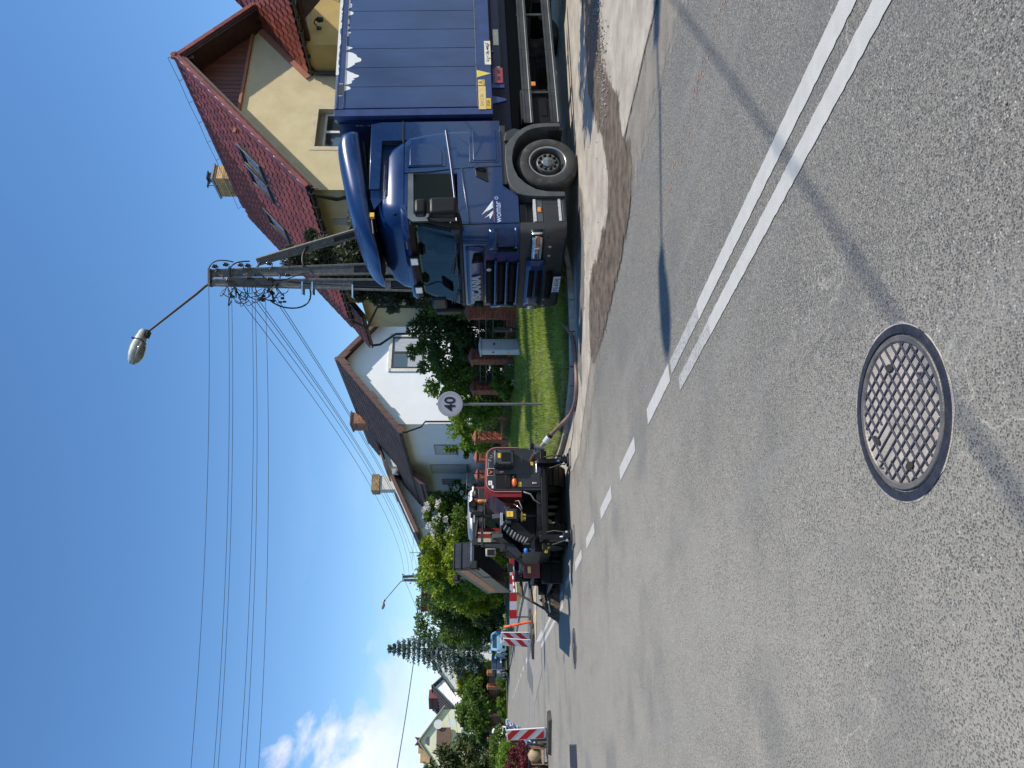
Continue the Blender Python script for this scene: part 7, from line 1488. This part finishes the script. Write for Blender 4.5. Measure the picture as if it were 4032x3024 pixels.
def sheet(n_, lo, hi, w_, m, nm):
    b = B(); Z = r_.normal(size=(12, 9)); b.grid(8, 11, lambda u, v: (lo[0]+(hi[0]-lo[0])*v+(u-.5)*w_*(1-.3*v), .025*Z[min(11, int(v*11)), int(u*8)]+.05*sin(9*u), lo[1]+(hi[1]-lo[1])*v+.014*Z[int(v*11), min(8, int(u*8))])); o = obj(nm, b, m, bs, smooth=25); md = o.modifiers.new('t', 'SOLIDIFY'); md.thickness = .02
m_bl = mat('light_blue_plastic', (.16, .22, .55), .45, var=.2, scale=6, col2=(.42, .48, .72))
sheet(0, (-.15, .42), (.10, .80), .26, m_bl, 'fold'); sheet(0, (.05, .75), (.28, 1.05), .20, mat('pale_blue_plastic', (.45, .50, .62), .45, var=.15, scale=8), 'fold'); sheet(0, (-.28, .28), (-.12, .55), .28, MAT['pale_blue_plastic'], 'fold')
b = B(); b.b2((-.2, -.02, .0), (.12, .06, .45)); obj('prop', b, m_gut, bs, bevel=.02)
# far sign seen from behind
fs = empty('round_sign_back', (-22.95, 47, -.05), 'round road sign seen from its grey back on a post among the left shrubs', 'road sign', (0, 0, 0)); b = B(); b.lathe([(.03, 0), (.03, 2.85)], n=10); obj('post', b, m_zinc, fs); b = B(); b.lathe([(0, -.01), (.32, -.01), (.33, 0), (.32, .01), (0, .01)], 'y', (0, .05, 2.5), 32); obj('disc', b, mat('sign_back_grey', (.30, .31, .30), .5, .4, var=.05), fs, smooth=40); b = B(); b.b2((-.25, -.0, 2.47), (.25, .03, 2.53)); obj('bracket', b, m_zinc, fs)
# ------------------------------------------------------------------ parked cars
def car(x, y, rz, label, m, L_=4.2, H_=1.45, W_=1.72, kind='hatch', group='parked cars', z=0):
    e = empty('parked_car', (x, y, z), label, 'car', (0, 0, rz), group=group)   # local x forward
    prof = {'hatch': [(-.50, .55, .93), (-.485, .75, .95), (-.42, 1.0, .93), (-.33, 1.0, .90), (.16, 1.0, .90), (.32, .72, .90), (.44, .60, .93), (.5, .45, .90)]}
    b = B(); st_ = []
    for (xx, top, wd) in ((-.50, .80, .80), (-.49, .90, .88), (-.40, .92, .95), (-.2, .93, 1), (.15, .93, 1), (.33, .80, .98), (.45, .70, .90), (.50, .52, .78)):
        w2 = W_/2*wd; X = xx*L_; st_.append([(X, -w2*.96, .22), (X, -w2, .35), (X, -w2, .60), (X, -w2*.94, top-.04), (X, -w2*.80, top), (X, w2*.80, top), (X, w2*.94, top-.04), (X, w2, .60), (X, w2, .35), (X, w2*.96, .22)])
    b.loft(st_); obj('body', b, m, e, smooth=35)
    def gh(nm, xs, mm_, i_=0, z1=H_):
        b = B(); rings = []
        for (X, zz, wd) in xs: w2 = W_/2*wd-i_; rings.append([(X*L_, -W_/2*.93+i_, .90), (X*L_, -w2, zz-.03), (X*L_, -w2*.75, zz), (X*L_, w2*.75, zz), (X*L_, w2, zz-.03), (X*L_, W_/2*.93-i_, .90)])
        b.loft(rings); return obj(nm, b, mm_, e, smooth=35)
    gh('roof', [(-.46, .94, .86), (-.40, H_-.12, .76), (-.33, H_-.01, .73), (-.05, H_, .74), (.08, H_-.03, .74), (.27, .95, .86)], m)
    for s_ in (-1, 1):
        b = B(); y0, y1 = s_*(W_/2*.925), s_*(W_/2*.79); 
        for (a, c, at, ct) in ((-.40, -.12, -.35, -.11), (-.10, .22, -.09, .09)): b.add([(a*L_, y0+s_*.012, .95), (c*L_, y0+s_*.012, .95), (ct*L_, y1+s_*.012, H_-.13), (at*L_, y1+s_*.012, H_-.13)], [(0, 1, 2, 3)])
        obj('side_glass', b, m_pane, e)
        b = B(); b.b2((.17*L_, s_*W_/2-.04, .92), (.20*L_, s_*(W_/2+.14), 1.06)); obj('wing_mirror', b, m, e, bevel=.03)
        b = B(); b.b2((-.49*L_, s_*W_/2*.62, .66), (-.455*L_, s_*W_/2*.95, .86)); obj('tail_lamp', b, m_redl, e, bevel=.02); b = B(); b.b2((.455*L_, s_*W_/2*.55, .56), (.487*L_, s_*W_/2*.85, .68)); obj('headlight', b, m_lens, e, bevel=.02)
        b = B(); b.b2((-.12*L_, s_*(W_/2-.002), .3), (-.118*L_, s_*(W_/2+.004), .92)); b.b2((-.32*L_, s_*(W_/2-.002), .78), (-.28*L_, s_*(W_/2+.02), .80)); b.b2((-.06*L_, s_*(W_/2-.002), .78), (-.02*L_, s_*(W_/2+.02), .80)); obj('door_seam', b, m_blk, e)
    b = B(); b.add([(-.468*L_, -.55, .96), (-.468*L_, .55, .96), (-.405*L_, .48, H_-.14), (-.405*L_, -.48, H_-.14)], [(0, 1, 2, 3)]); obj('rear_window', b, m_pane, e)
    b = B(); b.add([(.255*L_, -.66, .98), (.255*L_, .66, .98), (.10*L_, .56, H_-.07), (.10*L_, -.56, H_-.07)], [(0, 1, 2, 3)]); obj('windscreen', b, m_pane, e)
    b = B(); b.b2((-.505*L_, -.6, .30), (-.485*L_, .6, .48)); obj('bumper_trim', b, m_blk, e, bevel=.01); b = B(); b.b2((-.507*L_, -.26, .52), (-.493*L_, .26, .63)); obj('number_plate', b, m_swh, e)
    for xx in (-.31, .31):
        for s_ in (-1, 1):
            w_ = link('wheel', None, e, (xx*L_, s_*(W_/2-.09), .31)); b = B(); b.lathe([(.20, -.1), (.29, -.1), (.31, -.06), (.31, .06), (.29, .1), (.20, .1)], 'y', n=28, cap=False); obj('tyre', b, m_tyre, w_, smooth=50)
            b = B(); b.lathe([(.20, s_*.09), (.19, s_*.07), (.0, s_*.06)], 'y', n=28)
            for k in range(5): a = 2*pi*k/5; b.box((.1*cos(a), s_*.085, .1*sin(a)), (.19, .02, .045), Matrix.Translation((0, 0, 0)) @ Matrix.Identity(4)) if False else b.tube([(.03*cos(a), s_*.085, .03*sin(a)), (.19*cos(a), s_*.09, .19*sin(a))], .022, 6)
            obj('rim', b, m_alu, w_, smooth=50)
            b = B(); b.lathe([(.33, s_*.095), (.37, s_*.1)], 'y', n=20, a0=0, a1=pi); obj('arch', b, m_blk, w_)
    return e
m_cblue = mat('pale_blue_paint', (.22, .46, .62), .3, .1, var=.03, coat=.8); m_cdark = mat('dark_blue_grey_paint', (.03, .045, .08), .3, .3, var=.05, coat=.7); m_cwh = mat('white_paint', (.74, .74, .72), .35, var=.03, coat=.5)
car(-21.2, 62.6, RA+R(2), 'light blue hatchback parked on the right behind the striped markers', m_cblue, 4.1, 1.40, z=-.04)
car(-24.4, 66.8, RA+R(6), 'dark blue car parked just beyond the light blue hatchback', m_cdark, 4.3, 1.36, z=-.08)
car(-32.6, 70.2, R(128), 'white estate car with black tail driving away round the bend at the left', m_cwh, 4.6, 1.5, z=-.26)

# ------------------------------------------------------------------ trees and shrubs
def leaves(pts, size, aspect=1.6, droop=0, jit=.35, nrm=None):
    n = len(pts); P = np.asarray(pts); a = rng.normal(size=(n, 3)); a[:, 2] -= droop; a /= np.linalg.norm(a, axis=1)[:, None]; c = rng.normal(size=(n, 3)); c -= (c*a).sum(1)[:, None]*a; c /= np.linalg.norm(c, axis=1)[:, None]
    s = size*rng.uniform(1-jit, 1+jit, n)[:, None]; l = a*s*aspect; w_ = c*s*.5; nn_ = np.cross(a, c)*s*.18
    V = np.stack([P, P+l*.45+w_+nn_, P+l, P+l*.45-w_+nn_], 1).reshape(-1, 3); i = np.arange(n)*4; F = np.stack([i, i+1, i+2, i+3], 1); return V, F
def clumpy(center, rad, n, nclump, cr=.32, fill=.35, zpow=1., seed=1, shape=None, taper=0):
    """leaf points in many small clumps spread through and over an ellipsoid"""
    r_ = np.random.default_rng(seed); rad = np.array(rad); C_ = []
    while len(C_) < nclump:
        v = r_.normal(size=3); v /= np.linalg.norm(v); rr = r_.uniform(fill, 1)**.6; q = v*rr
        k = 1-taper*max(0, q[2]+.2); q = q*np.array([k, k, 1]); C_.append(q*rad)
    C_ = np.array(C_); idx = r_.integers(0, nclump, n); sz = r_.uniform(.6, 1.3, nclump)*cr*rad.min()
    off = r_.normal(size=(n, 3)); off /= np.linalg.norm(off, axis=1)[:, None]; off *= (r_.uniform(.3, 1, n)**.5)[:, None]; off[:, 2] *= .75
    return C_[idx]+off*sz[idx][:, None]+np.array(center)
def trunk(par, h, r, limbs, m, seed=1, spread=1.0, z0=0):
    r_ = random.Random(seed); b = B(); b.tube([(0, 0, -.1), (.02, .01, h*.3), (.0, -.03, h*.65), (.04, 0, h)], [r, r*.8, r*.55, r*.15], 9)
    for i in range(limbs):
        a = r_.uniform(0, 2*pi); z = h*r_.uniform(.3, .85); l_ = spread*r_.uniform(.5, 1)*(1-.4*z/h); b.tube([(0, 0, z), (cos(a)*l_*.5, sin(a)*l_*.5, z+l_*.25), (cos(a)*l_, sin(a)*l_, z+l_*.75)], [r*.4, r*.22, r*.05], 6)
    return obj('trunk', b, m, par, smooth=60)
m_bark = mat('bark', (.09, .07, .05), .95, var=.35, scale=12, bump=.7, bscale=30)
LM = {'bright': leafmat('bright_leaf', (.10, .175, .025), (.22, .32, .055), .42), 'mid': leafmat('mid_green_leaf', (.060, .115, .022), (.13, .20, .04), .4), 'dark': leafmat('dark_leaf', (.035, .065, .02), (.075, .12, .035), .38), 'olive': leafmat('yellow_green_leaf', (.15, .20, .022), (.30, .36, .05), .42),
      'juniper': leafmat('grey_juniper_leaf', (.04, .052, .028), (.095, .11, .06), .2), 'spruce': leafmat('blue_spruce_needle', (.06, .10, .085), (.13, .19, .16), .12), 'gold': leafmat('golden_leaf', (.40, .38, .02), (.58, .52, .04), .4, .25), 'red': leafmat('barberry_leaf', (.085, .015, .020), (.15, .03, .035), .25), 'pine': leafmat('pine_needle', (.035, .055, .018), (.09, .11, .03), .15), 'white': mat('white_blossom', (.72, .68, .62), .7, var=.06, island=.12)}
def bush(name, x, y, z, rad, n, lm, label, cat='shrub', ls=.09, nclump=40, seed=1, h=None, taper=0, cr=.32, fill=.35, group=None, extra=None, asp=1.6, droop=0, trunk_r=.05, zc=None):
    e = empty(name, (x, y, z), label, cat, group=group); cz = rad[2]*.92 if zc is None else zc
    trunk(e, cz+rad[2]*.5, trunk_r, 5, m_bark, seed, min(rad[0], rad[1])*.8)
    V, F = leaves(clumpy((0, 0, cz), rad, n, nclump, cr, fill, seed=seed, taper=taper), ls, asp, droop); np_mesh('crown', V, F, LM[lm], e)
    if extra:
        V, F = leaves(clumpy((0, 0, cz), [r*1.03 for r in rad], extra[1], int(nclump*1.6), .13, .8, seed=seed+5, taper=taper), extra[2], 1.0); np_mesh('blossom', V, F, LM[extra[0]], e)
    return e
gs = 'shrubs in the garden behind the brick fence'
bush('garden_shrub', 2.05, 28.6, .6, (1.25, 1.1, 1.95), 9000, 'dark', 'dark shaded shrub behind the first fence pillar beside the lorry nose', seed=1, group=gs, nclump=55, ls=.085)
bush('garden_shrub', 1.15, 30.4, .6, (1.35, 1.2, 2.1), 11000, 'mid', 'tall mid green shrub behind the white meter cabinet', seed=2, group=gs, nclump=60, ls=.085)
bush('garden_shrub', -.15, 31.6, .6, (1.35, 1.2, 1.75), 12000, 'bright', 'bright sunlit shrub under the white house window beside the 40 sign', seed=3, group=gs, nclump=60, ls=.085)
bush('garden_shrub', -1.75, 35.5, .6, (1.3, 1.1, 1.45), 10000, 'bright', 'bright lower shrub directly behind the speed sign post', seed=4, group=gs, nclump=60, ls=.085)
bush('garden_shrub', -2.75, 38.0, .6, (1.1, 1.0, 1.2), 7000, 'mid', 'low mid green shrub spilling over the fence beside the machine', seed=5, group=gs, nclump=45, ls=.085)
bush('climbing_plant', .4, 28.0, .55, (1.0, .4, .45), 3500, 'bright', 'leafy climber growing over the iron railing by the third pillar', seed=6, nclump=30, ls=.07)
bush('climbing_plant', 1.75, 26.3, .55, (.8, .4, .5), 3000, 'mid', 'leafy climber inside the railing behind the bollard lamp', seed=7, nclump=30, ls=.07)
bush('golden_shrub', 2.75, 26.0, .6, (.55, .55, 1.5), 4000, 'gold', 'yellow flowering shrub just left of the lorry windscreen', seed=8, nclump=30, ls=.07)
bush('garden_shrub', 3.4, 27.0, .6, (1.1, 1.0, 2.0), 7000, 'mid', 'green shrub behind the yellow bush at the lorry nose', seed=18, group=gs, nclump=45, ls=.08)
bush('thuja_cone', -3.35, 39.5, .6, (.62, .6, 1.75), 6500, 'mid', 'small conical thuja before the shaded wall of the white house', 'conifer', seed=9, taper=.75, nclump=50, ls=.07, cr=.22)
jn = 'grey green conifers in front of the cream house'
for i, (x, y, rx, rz, zc, lab) in enumerate(((3.55, 21.3, .75, 2.0, 5.0, 'tall ragged grey green conifer between the strut and the upright pole legs'), (2.85, 22.4, .62, 1.35, 3.9, 'lower grey green conifer left of the pole against the cream wall'), (4.35, 20.9, .6, 1.1, 3.7, 'grey green conifer half hidden under the slanted strut'))):
    bush('conifer', x, y, .6, (rx, rx, rz), 15000, 'juniper', lab, 'conifer', seed=20+i, nclump=34, cr=.42, zc=zc, ls=.055, group=jn, droop=-.4, asp=2.2, fill=.2, trunk_r=.09)
bush('flowering_bush', -8.1, 47, .45, (2.0, 1.7, 2.6), 16000, 'mid', 'large bush covered in white and pale pink blossom above the machine', 'shrub', seed=30, nclump=70, ls=.11, extra=('white', 9000, .07))
bush('garden_shrub', -6.2, 53.5, .6, (1.5, 1.2, 2.6), 9000, 'dark', 'dark green tree between the two white houses', 'tree', seed=31, nclump=50, ls=.10)
gt_ = 'trees along the right side of the road'
for i, (x, y, rx, rz, lm, lab) in enumerate(((-9.9, 47, 1.9, 2.9, 'olive', 'yellow green sunlit tree right behind the tilted pipe rack'), (-11.4, 49, 2.2, 3.0, 'bright', 'broad bright green tree left of the pipe rack top'), (-13.3, 52.5, 2.1, 2.6, 'olive', 'rounded olive green bush above the barrier board'), (-18.6, 66, 2.5, 3.3, 'dark', 'dark deciduous tree between the olive bush and the blue spruce'), (-13.6, 57.5, 2.7, 3.3, 'mid', 'tall mid green tree at the foot of the distant pole'), (-20.4, 68, 2.7, 3.9, 'mid', 'tall dark tree touching the street wires before the spruce'))):
    bush('roadside_tree', x, y, .45, (rx, rx, rz), 14000, lm, lab, 'tree', seed=40+i, nclump=70, ls=.14, cr=.27, group=gt_, trunk_r=.13)
for i, (x, y, r_) in enumerate(((-14.5, 54, 1.3), (-17.2, 59.5, 1.4), (-21.0, 67, 1.3))): bush('hedge_shrub', x, y, .3, (r_*1.3, r_, r_), 6000, 'dark', ('dark low shrub filling the gap above the right end of the barrier', 'dark low shrub above the middle of the barrier board', 'dark low shrub beside the parked blue car')[i], seed=55+i, nclump=36, ls=.09)
# blue spruce built branch by branch
def spruce(x, y, z, h, r, label, n_tier=19, lm='spruce', seed=3, nleaf=52, name='blue_spruce'):
    e = empty(name, (x, y, z), label, 'conifer'); r_ = np.random.default_rng(seed); b = B(); b.tube([(0, 0, -.1), (0, 0, h*.5), (0, 0, h*.98)], [.16, .09, .01], 8); P = []; br = B()
    for t in range(n_tier):
        q = t/(n_tier-1); zz = h*(.24+.74*q); R_ = r*(1-q)**.85+.06; nb = int(13-6*q)
        for k in range(nb):
            a = 2*pi*k/nb+r_.uniform(-.3, .3)+t; ln = R_*r_.uniform(.72, 1.12); dr = .30*(1-q)+.05; n_ = max(6, int(nleaf*ln/r))
            tip = np.array([cos(a)*ln, sin(a)*ln, zz-dr*ln+(.25*q*ln)]); br.tube([(0, 0, zz), (cos(a)*ln*.5, sin(a)*ln*.5, zz-dr*ln*.2), tuple(tip)], [.03*(1-q)+.01, .015, .004], 4)
            for u in np.linspace(.25, 1, n_): 
                c = np.array([cos(a)*ln*u, sin(a)*ln*u, zz-dr*ln*u*u+(.25*q*ln*u)]); s_ = .10*(1-.6*u)+.03
                s_ *= r/2.3; sw = r_.normal(size=(9, 3))*np.array([s_, s_, .05]); sw[:, 2] -= abs(sw[:, 0]+sw[:, 1])*.35*(1-q); P += list(c+sw)
    obj('trunk', b, m_bark, e, smooth=60); obj('branches', br, m_bark, e); V, F = leaves(np.array(P), .085*(r/2.3)**.7, 1.9, .25, .3); np_mesh('crown', V, F, LM[lm], e); return e
spruce(-26.9, 78.5, -.2, 12.0, 3.6, 'tall pointed blue spruce beside the road bend', nleaf=20)
spruce(5.6, 66, 0, 13.2, 1.8, 'small spruce tip showing above the white house roof', 12, 'mid', 5, 14, name='spruce_tree')
bush('golden_shrub', -30.4, 80, -.2, (1.9, 1.7, 2.6), 7000, 'gold', 'vivid yellow shrub under the dark sheet roof', seed=60, nclump=45, ls=.17, zc=3.0)
for i, (x, y, rx, rz, lm, lab) in enumerate(((-30.6, 76.2, 1.7, 1.9, 'mid', 'rounded green shrub left of the vivid yellow one'), (-33.2, 78, 2.0, 2.2, 'mid', 'rounded green shrub before the grey block house'), (-36.0, 80, 1.6, 1.5, 'dark', 'low dark shrub at the corner of the grey block house'))): bush('garden_shrub', x, y, -.1, (rx, rx, rz), 8000, lm, lab, seed=62+i, nclump=50, ls=.16, zc=rz*1.15)
bush('clipped_bush', -38.0, 85, -.2, (2.3, 2.2, 2.7), 10000, 'dark', 'dense dark rounded bush right of the grey sign back', seed=70, nclump=60, ls=.15, zc=2.6, cr=.24)
for i, (x, y, z, rx, rz, lab) in enumerate(((-21.3, 42.5, 3.2, 1.35, 1.5, 'thin branched pine in front of the cream gabled house'), (-20.6, 40, 2.2, 1.0, 1.1, 'lower sparse pine at the left edge before the cream house'), (-22.3, 44, 2.3, 1.0, 1.4, 'sparse pine crown between sign and cream house'))):
    bush('pine_tree', x, y, -.05, (rx, rx, rz), 2800, 'pine', lab, 'tree', seed=75+i, nclump=30, ls=.12, cr=.30, zc=z, asp=2.6, fill=.2, trunk_r=.08)
bush('round_shrub', -18.25, 37.2, -.05, (.95, .9, .68), 7000, 'bright', 'bright green round shrub behind the largest striped marker', seed=80, nclump=45, ls=.07, zc=.55)
bush('hedge_shrub', -19.8, 40.5, -.05, (1.6, 1.2, .9), 8000, 'mid', 'low green hedge at the left edge behind the barberry', seed=81, nclump=45, ls=.08, zc=.8)
bush('barberry_bush', -11.55, 23.4, .03, (.95, .8, .52), 8000, 'red', 'dark red barberry bush at the left edge', seed=82, nclump=45, ls=.045, zc=.48)
bush('barberry_bush', -10.75, 22.3, .03, (.45, .5, .36), 3500, 'red', 'smaller red barberry bush nearest the site pump', seed=83, nclump=25, ls=.04, zc=.33)
# off to the right: the tree whose dappled shade falls on the dirt by the lorry
bush('roadside_tree', 9.1, 10.7, 0, (1.5, 1.3, 1.5), 5200, 'mid', 'small tree just outside the view right of the lorry', 'tree', seed=90, nclump=34, ls=.11, zc=4.3, trunk_r=.1, cr=.26, group=gt_)
# brown panel fence and clipped hedges at the bend
pf = empty('panel_fence', (-27.6, 73.6, .0), 'brown panel fence with orange brick posts at the bend', 'fence', (0, 0, R(152))); m_bp = mat('brown_fence_board', (.10, .035, .022), .6, var=.2, scale=5, island=.2)
for i in range(7): b = B(); b.b2((i*1.9-.2, -.2, 0), (i*1.9+.2, .2, 1.62)); b.box((i*1.9, 0, 1.66), (.5, .5, .12), tp=.2); obj('brick_post', b, m_terra, pf)
for i in range(6):
    for j in range(9): b = B(); b.b2((i*1.9+.2, -.02, .15+j*.15), (i*1.9+1.7, .02, .28+j*.15)); obj('fence_board', b, m_bp, pf)
for i, (x, y, sx, lab) in enumerate(((-31.2, 74.8, 1.6, 'low clipped hedge in front of the brown panel fence'), (-27.9, 72.9, .9, 'small clipped bush at the right end of the brown fence'))): bush('clipped_hedge', x, y, -.3, (sx, .6, .5), 6000, 'bright', lab, 'hedge', seed=95+i, nclump=50, ls=.07, zc=.5, cr=.45)
bw = empty('block_wall', (-31.9, 77.5, .2), 'stepped grey concrete block wall beside the grey house', 'wall', (0, 0, R(165))); r_ = random.Random(3)
for j in range(7):
    for i in range(7-(j > 4)*2):
        b = B(); b.box((0, 0, 0), (.5, .35, .27)); obj('concrete_block', b, mat('loose_block', (.33, .32, .30), .9, var=.15, island=.25), bw, loc=(i*.53+(j % 2)*.2+r_.uniform(-.02, .02), r_.uniform(-.04, .04), .15+j*.29), rot=(0, 0, r_.uniform(-.05, .05)))

# added across the road, outside the view, for the lorry's nose and glass to reflect
go = 'trees added across the road outside the view for reflections'
for i, (x, y, r_, rz) in enumerate(((-10.5, 3.5, 2.2, 3.0), (-13.5, 8.5, 2.4, 3.2), (-17.5, 14.0, 2.3, 2.9), (-12.0, -2.5, 2.4, 3.1))):
    bush('roadside_tree', x, y, 0, (r_, r_, rz), 6500, ('mid', 'dark', 'bright', 'dark')[i], ('unseen leafy tree added across the road opposite the lorry', 'darker unseen leafy tree added across the road beyond the first', 'bright unseen leafy tree added across the road near the far left pole', 'dark unseen leafy tree added across the road level with the camera')[i], 'tree', seed=120+i, nclump=50, ls=.16, cr=.3, group=go, trunk_r=.14, zc=rz*1.25)
ho = gable_house('added_house', -27, 1, 'white house added across the road outside the view for reflections', 11, 12, 6.0, .8, m_wht2, m_tiler, tw=.9, th_=.9, tiles=True)[0]
for yy in (3, 8): window(ho, (11.02, yy, 4.5), 1.5, 1.4, 'x', m_wfr, mull=1)
